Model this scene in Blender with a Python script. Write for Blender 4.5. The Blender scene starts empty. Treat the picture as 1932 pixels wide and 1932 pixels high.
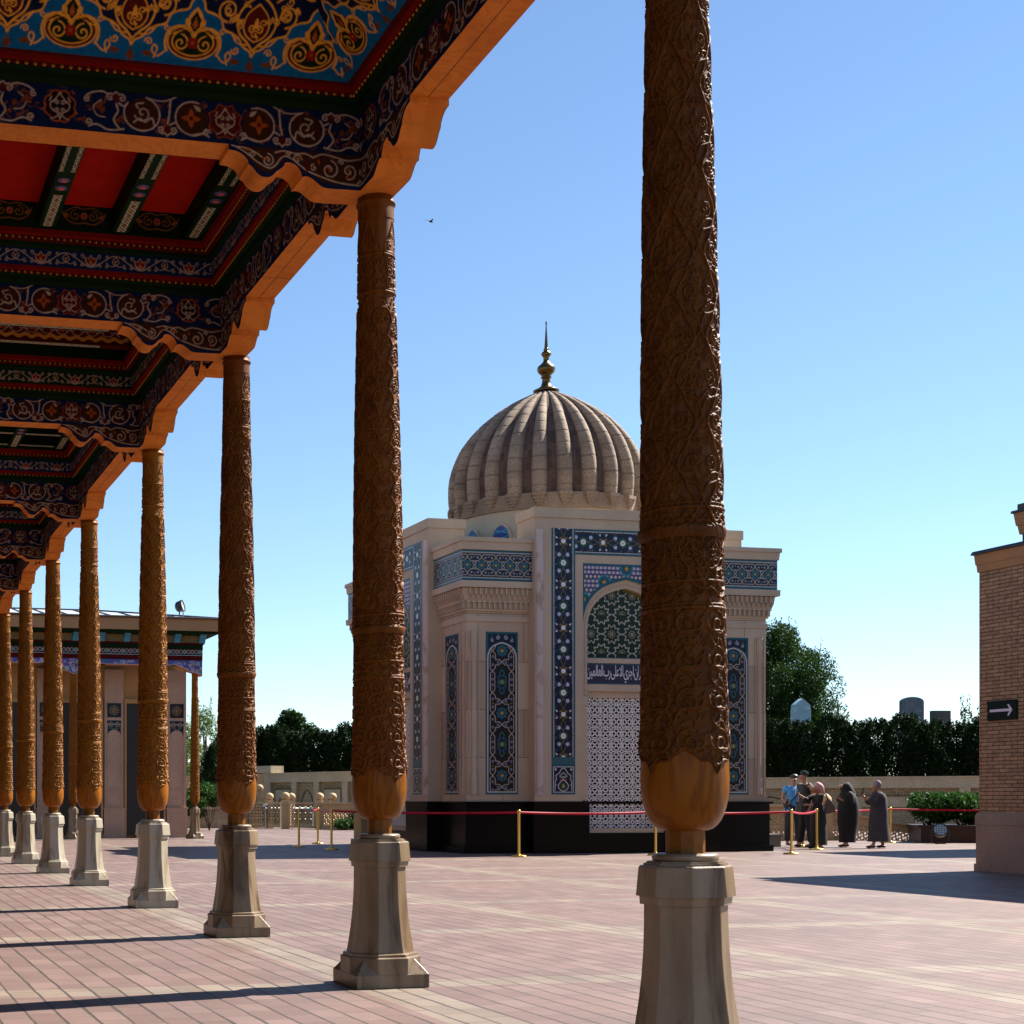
import bpy, math, random
import numpy as np
from mathutils import Vector, Matrix
R = math.radians
sc = bpy.context.scene
col = sc.collection

# ------------------------------------------------------------------ camera
EYE = 1.15
YAW = 12.1896
CF, CS = math.cos(R(YAW)), math.sin(R(YAW))
cam_d = bpy.data.cameras.new("camera")
cam = bpy.data.objects.new("camera", cam_d); col.objects.link(cam)
cam.location = (0, 0, EYE)
cam.rotation_euler = (R(90), 0, R(-YAW))
cam_d.sensor_width = 36
cam_d.lens = 54.17
cam_d.shift_x = 0.3344
cam_d.shift_y = 0.2805
cam_d.clip_end = 2000
sc.camera = cam

# ------------------------------------------------------------------ sky and sun
SUN_EL, SUN_AZ = 46.0, 14.5            # azimuth counted from +X towards +Y
w = bpy.data.worlds.new("World"); sc.world = w; w.use_nodes = True
nt = w.node_tree; nt.nodes.clear()
bg = nt.nodes.new('ShaderNodeBackground'); out = nt.nodes.new('ShaderNodeOutputWorld')
sky = nt.nodes.new('ShaderNodeTexSky'); sky.sky_type = 'NISHITA'; sky.sun_disc = False
sky.sun_elevation = R(SUN_EL); sky.sun_rotation = R(90 - SUN_AZ)
sky.altitude = 700; sky.air_density = 1.0; sky.dust_density = 0.0; sky.ozone_density = 1.6
bg.inputs[1].default_value = 0.057
tint = nt.nodes.new('ShaderNodeMix'); tint.data_type = 'RGBA'; tint.blend_type = 'MULTIPLY'; tint.inputs[0].default_value = 1; tint.inputs[7].default_value = (.94, 1.035, 1.10, 1)
nt.links.new(sky.outputs[0], tint.inputs[6]); nt.links.new(tint.outputs[2], bg.inputs[0]); nt.links.new(bg.outputs[0], out.inputs[0])
sd = bpy.data.lights.new("sun", 'SUN'); sd.energy = 5.0; sd.angle = R(0.5); sd.color = (1.0, 0.94, 0.85)
sun = bpy.data.objects.new("sun", sd); col.objects.link(sun)
sv = Vector((math.cos(R(SUN_EL)) * math.cos(R(SUN_AZ)), math.cos(R(SUN_EL)) * math.sin(R(SUN_AZ)), math.sin(R(SUN_EL))))
sun.rotation_euler = sv.to_track_quat('Z', 'Y').to_euler()
sun.location = (30, 10, 40)
sc.view_settings.view_transform = 'Standard'; sc.view_settings.look = 'None'
sc.view_settings.exposure = 1.5; sc.view_settings.gamma = 1.0
sc.cycles.max_bounces = 8; sc.cycles.diffuse_bounces = 5
sc.cycles.glossy_bounces = 3; sc.cycles.transmission_bounces = 3
sc.cycles.caustics_reflective = False; sc.cycles.caustics_refractive = False

# ------------------------------------------------------------------ helpers
def srgb(r, g, b):
    f = lambda c: ((c / 255 + 0.055) / 1.055) ** 2.4 if c > 10 else c / 255 / 12.92
    return (f(r), f(g), f(b))

def at(px, py, y):
    """a point of the plane Y = y seen at a place of the photograph (1932 px wide)"""
    u = (px - 320) / 2907.17; v = (1508 - py) / 2907.17
    d = (CF * u + CS, CF - CS * u, v); t = y / d[1]
    return Vector((d[0] * t, y, EYE + d[2] * t))
def depth(px, py, t):
    u = (px - 320) / 2907.17; v = (1508 - py) / 2907.17
    return Vector(((CF * u + CS) * t, (CF - CS * u) * t, EYE + v * t))
def ground(px, py):
    return depth(px, py, EYE * 2907.17 / (py - 1508))

class MB:
    """collects faces and builds them as ONE mesh object"""
    def __init__(s): s.v = []; s.f = []; s.m = []; s.sm = []
    def add(s, vs, fs, m=0, smooth=False):
        n = len(s.v); s.v += [tuple(p) for p in vs]
        for f in fs: s.f.append(tuple(i + n for i in f)); s.m.append(m); s.sm.append(smooth)
    def box(s, x0, x1, y0, y1, z0, z1, m=0):
        s.add([(x0,y0,z0),(x1,y0,z0),(x1,y1,z0),(x0,y1,z0),(x0,y0,z1),(x1,y0,z1),(x1,y1,z1),(x0,y1,z1)],
              [(0,3,2,1),(4,5,6,7),(0,1,5,4),(1,2,6,5),(2,3,7,6),(3,0,4,7)], m)
    def loft(s, rings, m=0, smooth=False, cap0=True, cap1=True):
        n = len(rings[0]); vs = [p for r in rings for p in r]; fs = []
        for k in range(len(rings) - 1):
            a, b = k * n, (k + 1) * n
            for i in range(n):
                j = (i + 1) % n; fs.append((a + i, a + j, b + j, b + i))
        s.add(vs, fs, m, smooth)
        if cap0: s.add(rings[0], [tuple(range(n))[::-1]], m)
        if cap1: s.add(rings[-1], [tuple(range(n))], m)
    def lathe(s, prof, cx=0, cy=0, n=24, m=0, smooth=True, rot=0.0, sx=1, sy=1, cap0=True, cap1=True):
        s.loft([[(cx + sx * r * math.cos(rot + 2 * math.pi * i / n), cy + sy * r * math.sin(rot + 2 * math.pi * i / n), z) for i in range(n)]
                for r, z in prof], m, smooth, cap0, cap1)
    def tube(s, pts, r, n=8, m=0, smooth=True):
        pts = [Vector(p) for p in pts]; rr = r if isinstance(r, (list, tuple)) else [r] * len(pts); rings = []
        for i, p in enumerate(pts):
            d = (pts[min(i + 1, len(pts) - 1)] - pts[max(i - 1, 0)]).normalized()
            a = d.orthogonal().normalized() if abs(d.z) > .95 else d.cross(Vector((0, 0, 1))).normalized()
            b = d.cross(a)
            rings.append([p + (a * math.cos(2 * math.pi * k / n) + b * math.sin(2 * math.pi * k / n)) * rr[i] for k in range(n)])
        s.loft(rings, m, smooth)
    def prism(s, poly, axis, a0, a1, m=0, smooth=False):
        """poly: 2D points; axis 'x','y' or 'z' is the extrusion direction"""
        def P(p, a):
            return {'x': (a, p[0], p[1]), 'y': (p[0], a, p[1]), 'z': (p[0], p[1], a)}[axis]
        s.loft([[P(p, a0) for p in poly], [P(p, a1) for p in poly]], m, smooth)
    def build(s, name, mats, parent=None, bevel=0):
        me = bpy.data.meshes.new(name)
        me.from_pydata(s.v, [], s.f)
        if not isinstance(mats, (list, tuple)): mats = [mats]
        for mt in mats: me.materials.append(mt)
        me.polygons.foreach_set('material_index', s.m); me.polygons.foreach_set('use_smooth', s.sm)
        me.update()
        o = bpy.data.objects.new(name, me); col.objects.link(o)
        if parent: o.parent = parent
        if bevel:
            b = o.modifiers.new('bevel', 'BEVEL'); b.width = bevel; b.segments = 2; b.limit_method = 'ANGLE'; b.angle_limit = R(25)
        return o

def grid(name, P, C, mat, parent=None, smooth=True):
    """P: (nu, nv, 3) positions, C: (nu, nv, 3) colours or None -> one mesh of quads"""
    nu, nv = P.shape[:2]; me = bpy.data.meshes.new(name)
    me.vertices.add(nu * nv); me.vertices.foreach_set('co', P.reshape(-1).astype(np.float32))
    i = np.arange(nu * nv).reshape(nu, nv)
    q = np.stack([i[:-1, :-1], i[1:, :-1], i[1:, 1:], i[:-1, 1:]], -1).reshape(-1)
    nq = (nu - 1) * (nv - 1)
    me.loops.add(nq * 4); me.loops.foreach_set('vertex_index', q.astype(np.int32))
    me.polygons.add(nq); me.polygons.foreach_set('loop_start', np.arange(0, nq * 4, 4, dtype=np.int32))
    me.polygons.foreach_set('loop_total', np.full(nq, 4, dtype=np.int32))
    me.update(calc_edges=True)
    me.polygons.foreach_set('use_smooth', np.full(nq, smooth))
    if C is not None:
        at_ = me.attributes.new('Col', 'FLOAT_COLOR', 'POINT')
        c4 = np.ones((nu * nv, 4), np.float32); c4[:, :3] = C.reshape(-1, 3); at_.data.foreach_set('color', c4.reshape(-1))
    me.materials.append(mat); me.validate(); me.update()
    o = bpy.data.objects.new(name, me); col.objects.link(o)
    if parent: o.parent = parent
    return o

def empty(name, label, cat, loc=(0, 0, 0), rz=0, group=None):
    o = bpy.data.objects.new(name, None); col.objects.link(o); o.location = loc; o.rotation_euler = (0, 0, rz)
    o.empty_display_size = .2; return tag(o, label, cat, group)
def tag(o, label=None, cat=None, group=None, kind=None):
    if label: o['label'] = label
    if cat: o['category'] = cat
    if group: o['group'] = group
    if kind: o['kind'] = kind
    return o
def copy_tree(o, parent=None, label=None, loc=None, rz=None, scale=None):
    c = o.copy(); col.objects.link(c); c.parent = parent
    if label: c['label'] = label
    if loc is not None: c.location = loc
    if rz is not None: c.rotation_euler = (0, 0, rz)
    if scale is not None: c.scale = scale
    for ch in list(o.children): copy_tree(ch, c)
    return c

# ------------------------------------------------------------------ painting tools (periodic pattern canvases)
class Canvas:
    def __init__(s, L, H, res, base, wrap=True):
        s.L, s.H, s.res, s.wrap = L, H, res, wrap
        s.nx, s.ny = int(round(L / res)), int(round(H / res))
        s.a = np.zeros((s.ny, s.nx, len(base)), np.float32) + np.array(base, np.float32)
        s.hm = len(base) == 1
    def _box(s, x0, x1, y0, y1):
        i0, i1 = int(math.floor(x0 / s.res)), int(math.ceil(x1 / s.res)); j0, j1 = max(0, int(y0 / s.res) - 1), min(s.ny, int(y1 / s.res) + 2)
        if not s.wrap: i0, i1 = max(0, i0), min(s.nx, i1)
        if i1 <= i0 or j1 <= j0: return None
        ii = np.arange(i0, i1); jj = np.arange(j0, j1)
        return ii % s.nx, jj, (ii + .5) * s.res, (jj + .5) * s.res
    def _put(s, ii, jj, al, c):
        ix = np.ix_(jj, ii)
        if s.hm: s.a[ix] = np.maximum(s.a[ix], (al * c)[..., None])
        else: s.a[ix] = s.a[ix] * (1 - al[..., None]) + al[..., None] * np.array(c, np.float32)
    def stroke(s, pts, w, c, w1=None):
        n = len(pts) - 1; h = w / 2
        for k in range(n):
            (xa, ya), (xb, yb) = pts[k], pts[k + 1]
            if w1 is not None: h = (w + (w1 - w) * (k / max(1, n - 1))) / 2
            m = h + s.res
            g = s._box(min(xa, xb) - m, max(xa, xb) + m, min(ya, yb) - m, max(ya, yb) + m)
            if g is None: continue
            ii, jj, X, Y = g; X = X[None, :]; Y = Y[:, None]
            dx, dy = xb - xa, yb - ya; L2 = dx * dx + dy * dy + 1e-12
            t = np.clip(((X - xa) * dx + (Y - ya) * dy) / L2, 0, 1)
            d = np.hypot(X - xa - t * dx, Y - ya - t * dy)
            if s.hm: al = np.sqrt(np.clip(1 - (d / h) ** 2, 0, 1))
            else: al = np.clip((h - d) / s.res + .5, 0, 1)
            s._put(ii, jj, al, c)
    def disc(s, x, y, r, c, ry=None):
        ry = ry or r; g = s._box(x - r - s.res, x + r + s.res, y - ry - s.res, y + ry + s.res)
        if g is None: return
        ii, jj, X, Y = g; d = np.hypot((X[None, :] - x) / r, (Y[:, None] - y) / ry)
        al = np.sqrt(np.clip(1 - d * d, 0, 1)) if s.hm else np.clip((1 - d) * min(r, ry) / s.res + .5, 0, 1)
        s._put(ii, jj, al, c)
    def poly(s, pts, c):
        xs = [p[0] for p in pts]; ys = [p[1] for p in pts]; g = s._box(min(xs), max(xs), min(ys), max(ys))
        if g is None: return
        ii, jj, X, Y = g; X = np.broadcast_to(X[None, :], (len(jj), len(ii))); Y = np.broadcast_to(Y[:, None], X.shape)
        ins = np.zeros(X.shape, bool); n = len(pts)
        for k in range(n):
            (xa, ya), (xb, yb) = pts[k], pts[(k + 1) % n]
            if ya == yb: continue
            ins ^= ((ya > Y) != (yb > Y)) & (X < (xb - xa) * (Y - ya) / (yb - ya) + xa)
        s._put(ii, jj, ins.astype(np.float32), c)
    def sample(s, X, Y):
        x = np.asarray(X) / s.res - .5; y = np.clip(np.asarray(Y) / s.res - .5, 0, s.ny - 1.001)
        x = np.mod(x, s.nx) if s.wrap else np.clip(x, 0, s.nx - 1.001)
        i = np.floor(x).astype(int); j = np.floor(y).astype(int); fx = (x - i)[..., None]; fy = (y - j)[..., None]
        i0 = i % s.nx; i1 = (i + 1) % s.nx if s.wrap else np.minimum(i + 1, s.nx - 1); j1 = np.minimum(j + 1, s.ny - 1)
        a = s.a
        return (a[j, i0] * (1 - fx) + a[j, i1] * fx) * (1 - fy) + (a[j1, i0] * (1 - fx) + a[j1, i1] * fx) * fy

def arc(cx, cy, r, a0, a1, n=14, r1=None):
    r1 = r if r1 is None else r1
    return [(cx + (r + (r1 - r) * k / n) * math.cos(R(a0 + (a1 - a0) * k / n)), cy + (r + (r1 - r) * k / n) * math.sin(R(a0 + (a1 - a0) * k / n))) for k in range(n + 1)]
def spiral(cx, cy, r, a0, turns, r1=.12, sgn=1, n=None):
    n = n or int(16 * turns) + 4
    return [(cx + r * (1 - (1 - r1) * k / n) * math.cos(R(a0) + sgn * 2 * math.pi * turns * k / n),
             cy + r * (1 - (1 - r1) * k / n) * math.sin(R(a0) + sgn * 2 * math.pi * turns * k / n)) for k in range(n + 1)]
def curve(P, n=8):
    """smooth line through points (Catmull-Rom)"""
    o = []; Q = [P[0]] + list(P) + [P[-1]]
    for k in range(1, len(Q) - 2):
        p0, p1, p2, p3 = [np.array(q, float) for q in Q[k - 1:k + 3]]
        for i in range(n):
            t = i / n; o.append(tuple(.5 * (2 * p1 + (p2 - p0) * t + (2 * p0 - 5 * p1 + 4 * p2 - p3) * t * t + (3 * p1 - p0 - 3 * p2 + p3) * t ** 3)))
    o.append(tuple(P[-1])); return o
def star(cx, cy, r, n=8, inner=.72, rot=0):
    return [(cx + (r if k % 2 == 0 else r * inner) * math.cos(R(rot) + math.pi * k / n), cy + (r if k % 2 == 0 else r * inner) * math.sin(R(rot) + math.pi * k / n)) for k in range(2 * n)]
def closed(p): return list(p) + [p[0]]
def leafshape(x, y, L, W, ang):
    c, s_ = math.cos(R(ang)), math.sin(R(ang)); pts = [(0, 0), (.3, .5), (.6, .42), (1, 0), (.6, -.42), (.3, -.5)]
    return [(x + L * a * c - W * b * s_, y + L * a * s_ + W * b * c) for a, b in pts]
def flower(cv, x, y, r, petal, core, n=6):
    for k in range(n):
        a = 2 * math.pi * k / n; cv.disc(x + r * .6 * math.cos(a), y + r * .6 * math.sin(a), r * .36, petal)
    cv.disc(x, y, r * .3, core)

# ------------------------------------------------------------------ materials
def mat(name, base=(.5, .5, .5), rough=.6, metal=0, spec=.5, var=0, vscale=6, bump=0, bscale=60, **kw):
    m = bpy.data.materials.new(name); m.use_nodes = True; n = m.node_tree; b = n.nodes['Principled BSDF']
    b.inputs['Base Color'].default_value = (*base, 1); b.inputs['Roughness'].default_value = rough
    b.inputs['Metallic'].default_value = metal; b.inputs['Specular IOR Level'].default_value = spec
    tc = n.nodes.new('ShaderNodeTexCoord')
    if var:
        nz = n.nodes.new('ShaderNodeTexNoise'); nz.inputs['Scale'].default_value = vscale; nz.inputs['Detail'].default_value = 7
        nz.inputs['Roughness'].default_value = .65
        n.links.new(tc.outputs['Object'], nz.inputs['Vector'])
        mx = n.nodes.new('ShaderNodeMix'); mx.data_type = 'RGBA'; mx.blend_type = 'MIX'
        mx.inputs[6].default_value = (*[c * (1 - var) for c in base], 1); mx.inputs[7].default_value = (*[min(1, c * (1 + var)) for c in base], 1)
        cr = n.nodes.new('ShaderNodeMapRange'); cr.inputs[1].default_value = .3; cr.inputs[2].default_value = .7
        n.links.new(nz.outputs[0], cr.inputs[0]); n.links.new(cr.outputs[0], mx.inputs[0]); n.links.new(mx.outputs[2], b.inputs['Base Color'])
    if bump:
        nb = n.nodes.new('ShaderNodeTexNoise'); nb.inputs['Scale'].default_value = bscale; nb.inputs['Detail'].default_value = 5
        n.links.new(tc.outputs['Object'], nb.inputs['Vector'])
        bp = n.nodes.new('ShaderNodeBump'); bp.inputs['Strength'].default_value = bump; bp.inputs['Distance'].default_value = .01
        n.links.new(nb.outputs[0], bp.inputs['Height']); n.links.new(bp.outputs[0], b.inputs['Normal'])
    return m

def mat_wood(name, a, b_, dark, scale=1.0, rough=.45, ring=True):
    m = bpy.data.materials.new(name); m.use_nodes = True; n = m.node_tree; L = n.links; b = n.nodes['Principled BSDF']
    tc = n.nodes.new('ShaderNodeTexCoord'); mp = n.nodes.new('ShaderNodeMapping'); L.new(tc.outputs['Object'], mp.inputs[0])
    mp.inputs['Scale'].default_value = (1 * scale, 1 * scale, .22 * scale)
    oi = n.nodes.new('ShaderNodeObjectInfo'); L.new(oi.outputs['Random'], mp.inputs['Rotation'])
    nz = n.nodes.new('ShaderNodeTexNoise'); nz.inputs['Scale'].default_value = 5; nz.inputs['Detail'].default_value = 3; nz.inputs['Distortion'].default_value = .8
    L.new(mp.outputs[0], nz.inputs[0])
    wv = n.nodes.new('ShaderNodeMath'); wv.operation = 'MULTIPLY'; wv.inputs[1].default_value = 55; L.new(nz.outputs[0], wv.inputs[0])
    sn = n.nodes.new('ShaderNodeMath'); sn.operation = 'SINE'; L.new(wv.outputs[0], sn.inputs[0])
    mr = n.nodes.new('ShaderNodeMapRange'); mr.inputs[1].default_value = -.4; mr.inputs[2].default_value = 1.3; L.new(sn.outputs[0], mr.inputs[0])
    mx = n.nodes.new('ShaderNodeMix'); mx.data_type = 'RGBA'; mx.inputs[6].default_value = (*a, 1); mx.inputs[7].default_value = (*b_, 1)
    L.new(mr.outputs[0], mx.inputs[0])
    n2 = n.nodes.new('ShaderNodeTexNoise'); n2.inputs['Scale'].default_value = 2.2; n2.inputs['Detail'].default_value = 5; L.new(tc.outputs['Object'], n2.inputs[0])
    m2 = n.nodes.new('ShaderNodeMapRange'); m2.inputs[1].default_value = .5; m2.inputs[2].default_value = .8; m2.inputs[4].default_value = .6; L.new(n2.outputs[0], m2.inputs[0])
    mx2 = n.nodes.new('ShaderNodeMix'); mx2.data_type = 'RGBA'; mx2.inputs[7].default_value = (*dark, 1)
    L.new(m2.outputs[0], mx2.inputs[0]); L.new(mx.outputs[2], mx2.inputs[6]); L.new(mx2.outputs[2], b.inputs['Base Color'])
    b.inputs['Roughness'].default_value = rough; b.inputs['Specular IOR Level'].default_value = .14
    n3 = n.nodes.new('ShaderNodeTexNoise'); n3.inputs['Scale'].default_value = 90; n3.inputs['Detail'].default_value = 4; L.new(mp.outputs[0], n3.inputs[0])
    bp = n.nodes.new('ShaderNodeBump'); bp.inputs['Strength'].default_value = .25; bp.inputs['Distance'].default_value = .004
    L.new(n3.outputs[0], bp.inputs['Height']); L.new(bp.outputs[0], b.inputs['Normal'])
    return m

def mat_paint(name, rough=.5, spec=.4, grime=.25):
    m = bpy.data.materials.new(name); m.use_nodes = True; n = m.node_tree; L = n.links; b = n.nodes['Principled BSDF']
    a = n.nodes.new('ShaderNodeAttribute'); a.attribute_name = 'Col'
    tc = n.nodes.new('ShaderNodeTexCoord'); nz = n.nodes.new('ShaderNodeTexNoise'); nz.inputs['Scale'].default_value = 30; nz.inputs['Detail'].default_value = 6
    L.new(tc.outputs['Object'], nz.inputs[0])
    mr = n.nodes.new('ShaderNodeMapRange'); mr.inputs[1].default_value = .3; mr.inputs[2].default_value = .7; mr.inputs[3].default_value = 1 - grime; mr.inputs[4].default_value = 1 + grime * .4
    L.new(nz.outputs[0], mr.inputs[0])
    mx = n.nodes.new('ShaderNodeMix'); mx.data_type = 'RGBA'; mx.blend_type = 'MULTIPLY'; mx.inputs[0].default_value = 1
    L.new(a.outputs['Color'], mx.inputs[6]); L.new(mr.outputs[0], mx.inputs[7]); L.new(mx.outputs[2], b.inputs['Base Color'])
    b.inputs['Roughness'].default_value = rough; b.inputs['Specular IOR Level'].default_value = spec
    return m

def mat_stone(name, a, b_, block=None, rough=.75, vein=None, speck=.15, bscale=120, streak=0):
    """block=(w,h): courses with thin joints, from object X+Y and Z"""
    m = bpy.data.materials.new(name); m.use_nodes = True; n = m.node_tree; L = n.links; b = n.nodes['Principled BSDF']
    tc = n.nodes.new('ShaderNodeTexCoord')
    nz = n.nodes.new('ShaderNodeTexNoise'); nz.inputs['Scale'].default_value = 1.3; nz.inputs['Detail'].default_value = 8; nz.inputs['Roughness'].default_value = .6
    mp = n.nodes.new('ShaderNodeMapping'); L.new(tc.outputs['Object'], mp.inputs[0])
    if streak: mp.inputs['Scale'].default_value = (streak, streak, .5)
    L.new(mp.outputs[0], nz.inputs[0])
    mr = n.nodes.new('ShaderNodeMapRange'); mr.inputs[1].default_value = .35; mr.inputs[2].default_value = .65; L.new(nz.outputs[0], mr.inputs[0])
    mx = n.nodes.new('ShaderNodeMix'); mx.data_type = 'RGBA'; mx.inputs[6].default_value = (*a, 1); mx.inputs[7].default_value = (*b_, 1); L.new(mr.outputs[0], mx.inputs[0])
    cur = mx.outputs[2]
    sp = n.nodes.new('ShaderNodeTexNoise'); sp.inputs['Scale'].default_value = bscale; sp.inputs['Detail'].default_value = 3; L.new(tc.outputs['Object'], sp.inputs[0])
    sm = n.nodes.new('ShaderNodeMapRange'); sm.inputs[1].default_value = .3; sm.inputs[2].default_value = .7; sm.inputs[3].default_value = 1 - speck; sm.inputs[4].default_value = 1 + speck; L.new(sp.outputs[0], sm.inputs[0])
    m3 = n.nodes.new('ShaderNodeMix'); m3.data_type = 'RGBA'; m3.blend_type = 'MULTIPLY'; m3.inputs[0].default_value = 1; L.new(cur, m3.inputs[6]); L.new(sm.outputs[0], m3.inputs[7]); cur = m3.outputs[2]
    if vein:
        vn = n.nodes.new('ShaderNodeTexNoise'); vn.inputs['Scale'].default_value = 2.4; vn.inputs['Detail'].default_value = 6; vn.inputs['Distortion'].default_value = 1.2; L.new(mp.outputs[0], vn.inputs[0])
        vm = n.nodes.new('ShaderNodeMapRange'); vm.inputs[1].default_value = .52; vm.inputs[2].default_value = .66; vm.inputs[4].default_value = .75; L.new(vn.outputs[0], vm.inputs[0])
        m4 = n.nodes.new('ShaderNodeMix'); m4.data_type = 'RGBA'; m4.inputs[7].default_value = (*vein, 1); L.new(vm.outputs[0], m4.inputs[0]); L.new(cur, m4.inputs[6]); cur = m4.outputs[2]
    if block:
        sx = n.nodes.new('ShaderNodeSeparateXYZ'); L.new(tc.outputs['Object'], sx.inputs[0])
        ad = n.nodes.new('ShaderNodeMath'); ad.operation = 'ADD'; L.new(sx.outputs[0], ad.inputs[0]); L.new(sx.outputs[1], ad.inputs[1])
        cb = n.nodes.new('ShaderNodeCombineXYZ'); L.new(ad.outputs[0], cb.inputs[0]); L.new(sx.outputs[2], cb.inputs[1])
        bt = n.nodes.new('ShaderNodeTexBrick'); L.new(cb.outputs[0], bt.inputs[0])
        bt.inputs['Scale'].default_value = 1; bt.inputs['Brick Width'].default_value = block[0]; bt.inputs['Row Height'].default_value = block[1]
        bt.inputs['Mortar Size'].default_value = .006; bt.inputs['Mortar Smooth'].default_value = .1; bt.inputs['Bias'].default_value = 0
        bt.inputs['Color1'].default_value = (.80, .78, .74, 1); bt.inputs['Color2'].default_value = (1.12, 1.12, 1.12, 1); bt.inputs['Mortar'].default_value = (.30, .25, .21, 1)
        m5 = n.nodes.new('ShaderNodeMix'); m5.data_type = 'RGBA'; m5.blend_type = 'MULTIPLY'; m5.inputs[0].default_value = 1; L.new(cur, m5.inputs[6]); L.new(bt.outputs[0], m5.inputs[7]); cur = m5.outputs[2]
    L.new(cur, b.inputs['Base Color']); b.inputs['Roughness'].default_value = rough; b.inputs['Specular IOR Level'].default_value = .35
    bp = n.nodes.new('ShaderNodeBump'); bp.inputs['Strength'].default_value = .25; bp.inputs['Distance'].default_value = .004
    L.new(sp.outputs[0], bp.inputs['Height']); L.new(bp.outputs[0], b.inputs['Normal'])
    return m

def mat_brick(name, c1, c2, mortar, bw=.26, bh=.0605, joint=.011):
    m = bpy.data.materials.new(name); m.use_nodes = True; n = m.node_tree; L = n.links; b = n.nodes['Principled BSDF']
    tc = n.nodes.new('ShaderNodeTexCoord'); sx = n.nodes.new('ShaderNodeSeparateXYZ'); L.new(tc.outputs['Object'], sx.inputs[0])
    ad = n.nodes.new('ShaderNodeMath'); ad.operation = 'ADD'; L.new(sx.outputs[0], ad.inputs[0]); L.new(sx.outputs[1], ad.inputs[1])
    cb = n.nodes.new('ShaderNodeCombineXYZ'); L.new(ad.outputs[0], cb.inputs[0]); L.new(sx.outputs[2], cb.inputs[1])
    bt = n.nodes.new('ShaderNodeTexBrick'); L.new(cb.outputs[0], bt.inputs[0]); bt.inputs['Scale'].default_value = 1
    bt.inputs['Brick Width'].default_value = bw; bt.inputs['Row Height'].default_value = bh; bt.inputs['Mortar Size'].default_value = joint / 2
    bt.inputs['Mortar Smooth'].default_value = .15; bt.inputs['Bias'].default_value = 0
    bt.inputs['Color1'].default_value = (*c1, 1); bt.inputs['Color2'].default_value = (*c2, 1); bt.inputs['Mortar'].default_value = (*mortar, 1)
    nz = n.nodes.new('ShaderNodeTexNoise'); nz.inputs['Scale'].default_value = 14; nz.inputs['Detail'].default_value = 6; L.new(tc.outputs['Object'], nz.inputs[0])
    mr = n.nodes.new('ShaderNodeMapRange'); mr.inputs[1].default_value = .3; mr.inputs[2].default_value = .7; mr.inputs[3].default_value = .72; mr.inputs[4].default_value = 1.2; L.new(nz.outputs[0], mr.inputs[0])
    mx = n.nodes.new('ShaderNodeMix'); mx.data_type = 'RGBA'; mx.blend_type = 'MULTIPLY'; mx.inputs[0].default_value = 1; L.new(bt.outputs[0], mx.inputs[6]); L.new(mr.outputs[0], mx.inputs[7])
    L.new(mx.outputs[2], b.inputs['Base Color']); b.inputs['Roughness'].default_value = .85
    bp = n.nodes.new('ShaderNodeBump'); bp.inputs['Strength'].default_value = .9; bp.inputs['Distance'].default_value = .008; bp.invert = True
    L.new(bt.outputs['Fac'], bp.inputs['Height']); L.new(bp.outputs[0], b.inputs['Normal'])
    return m

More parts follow.
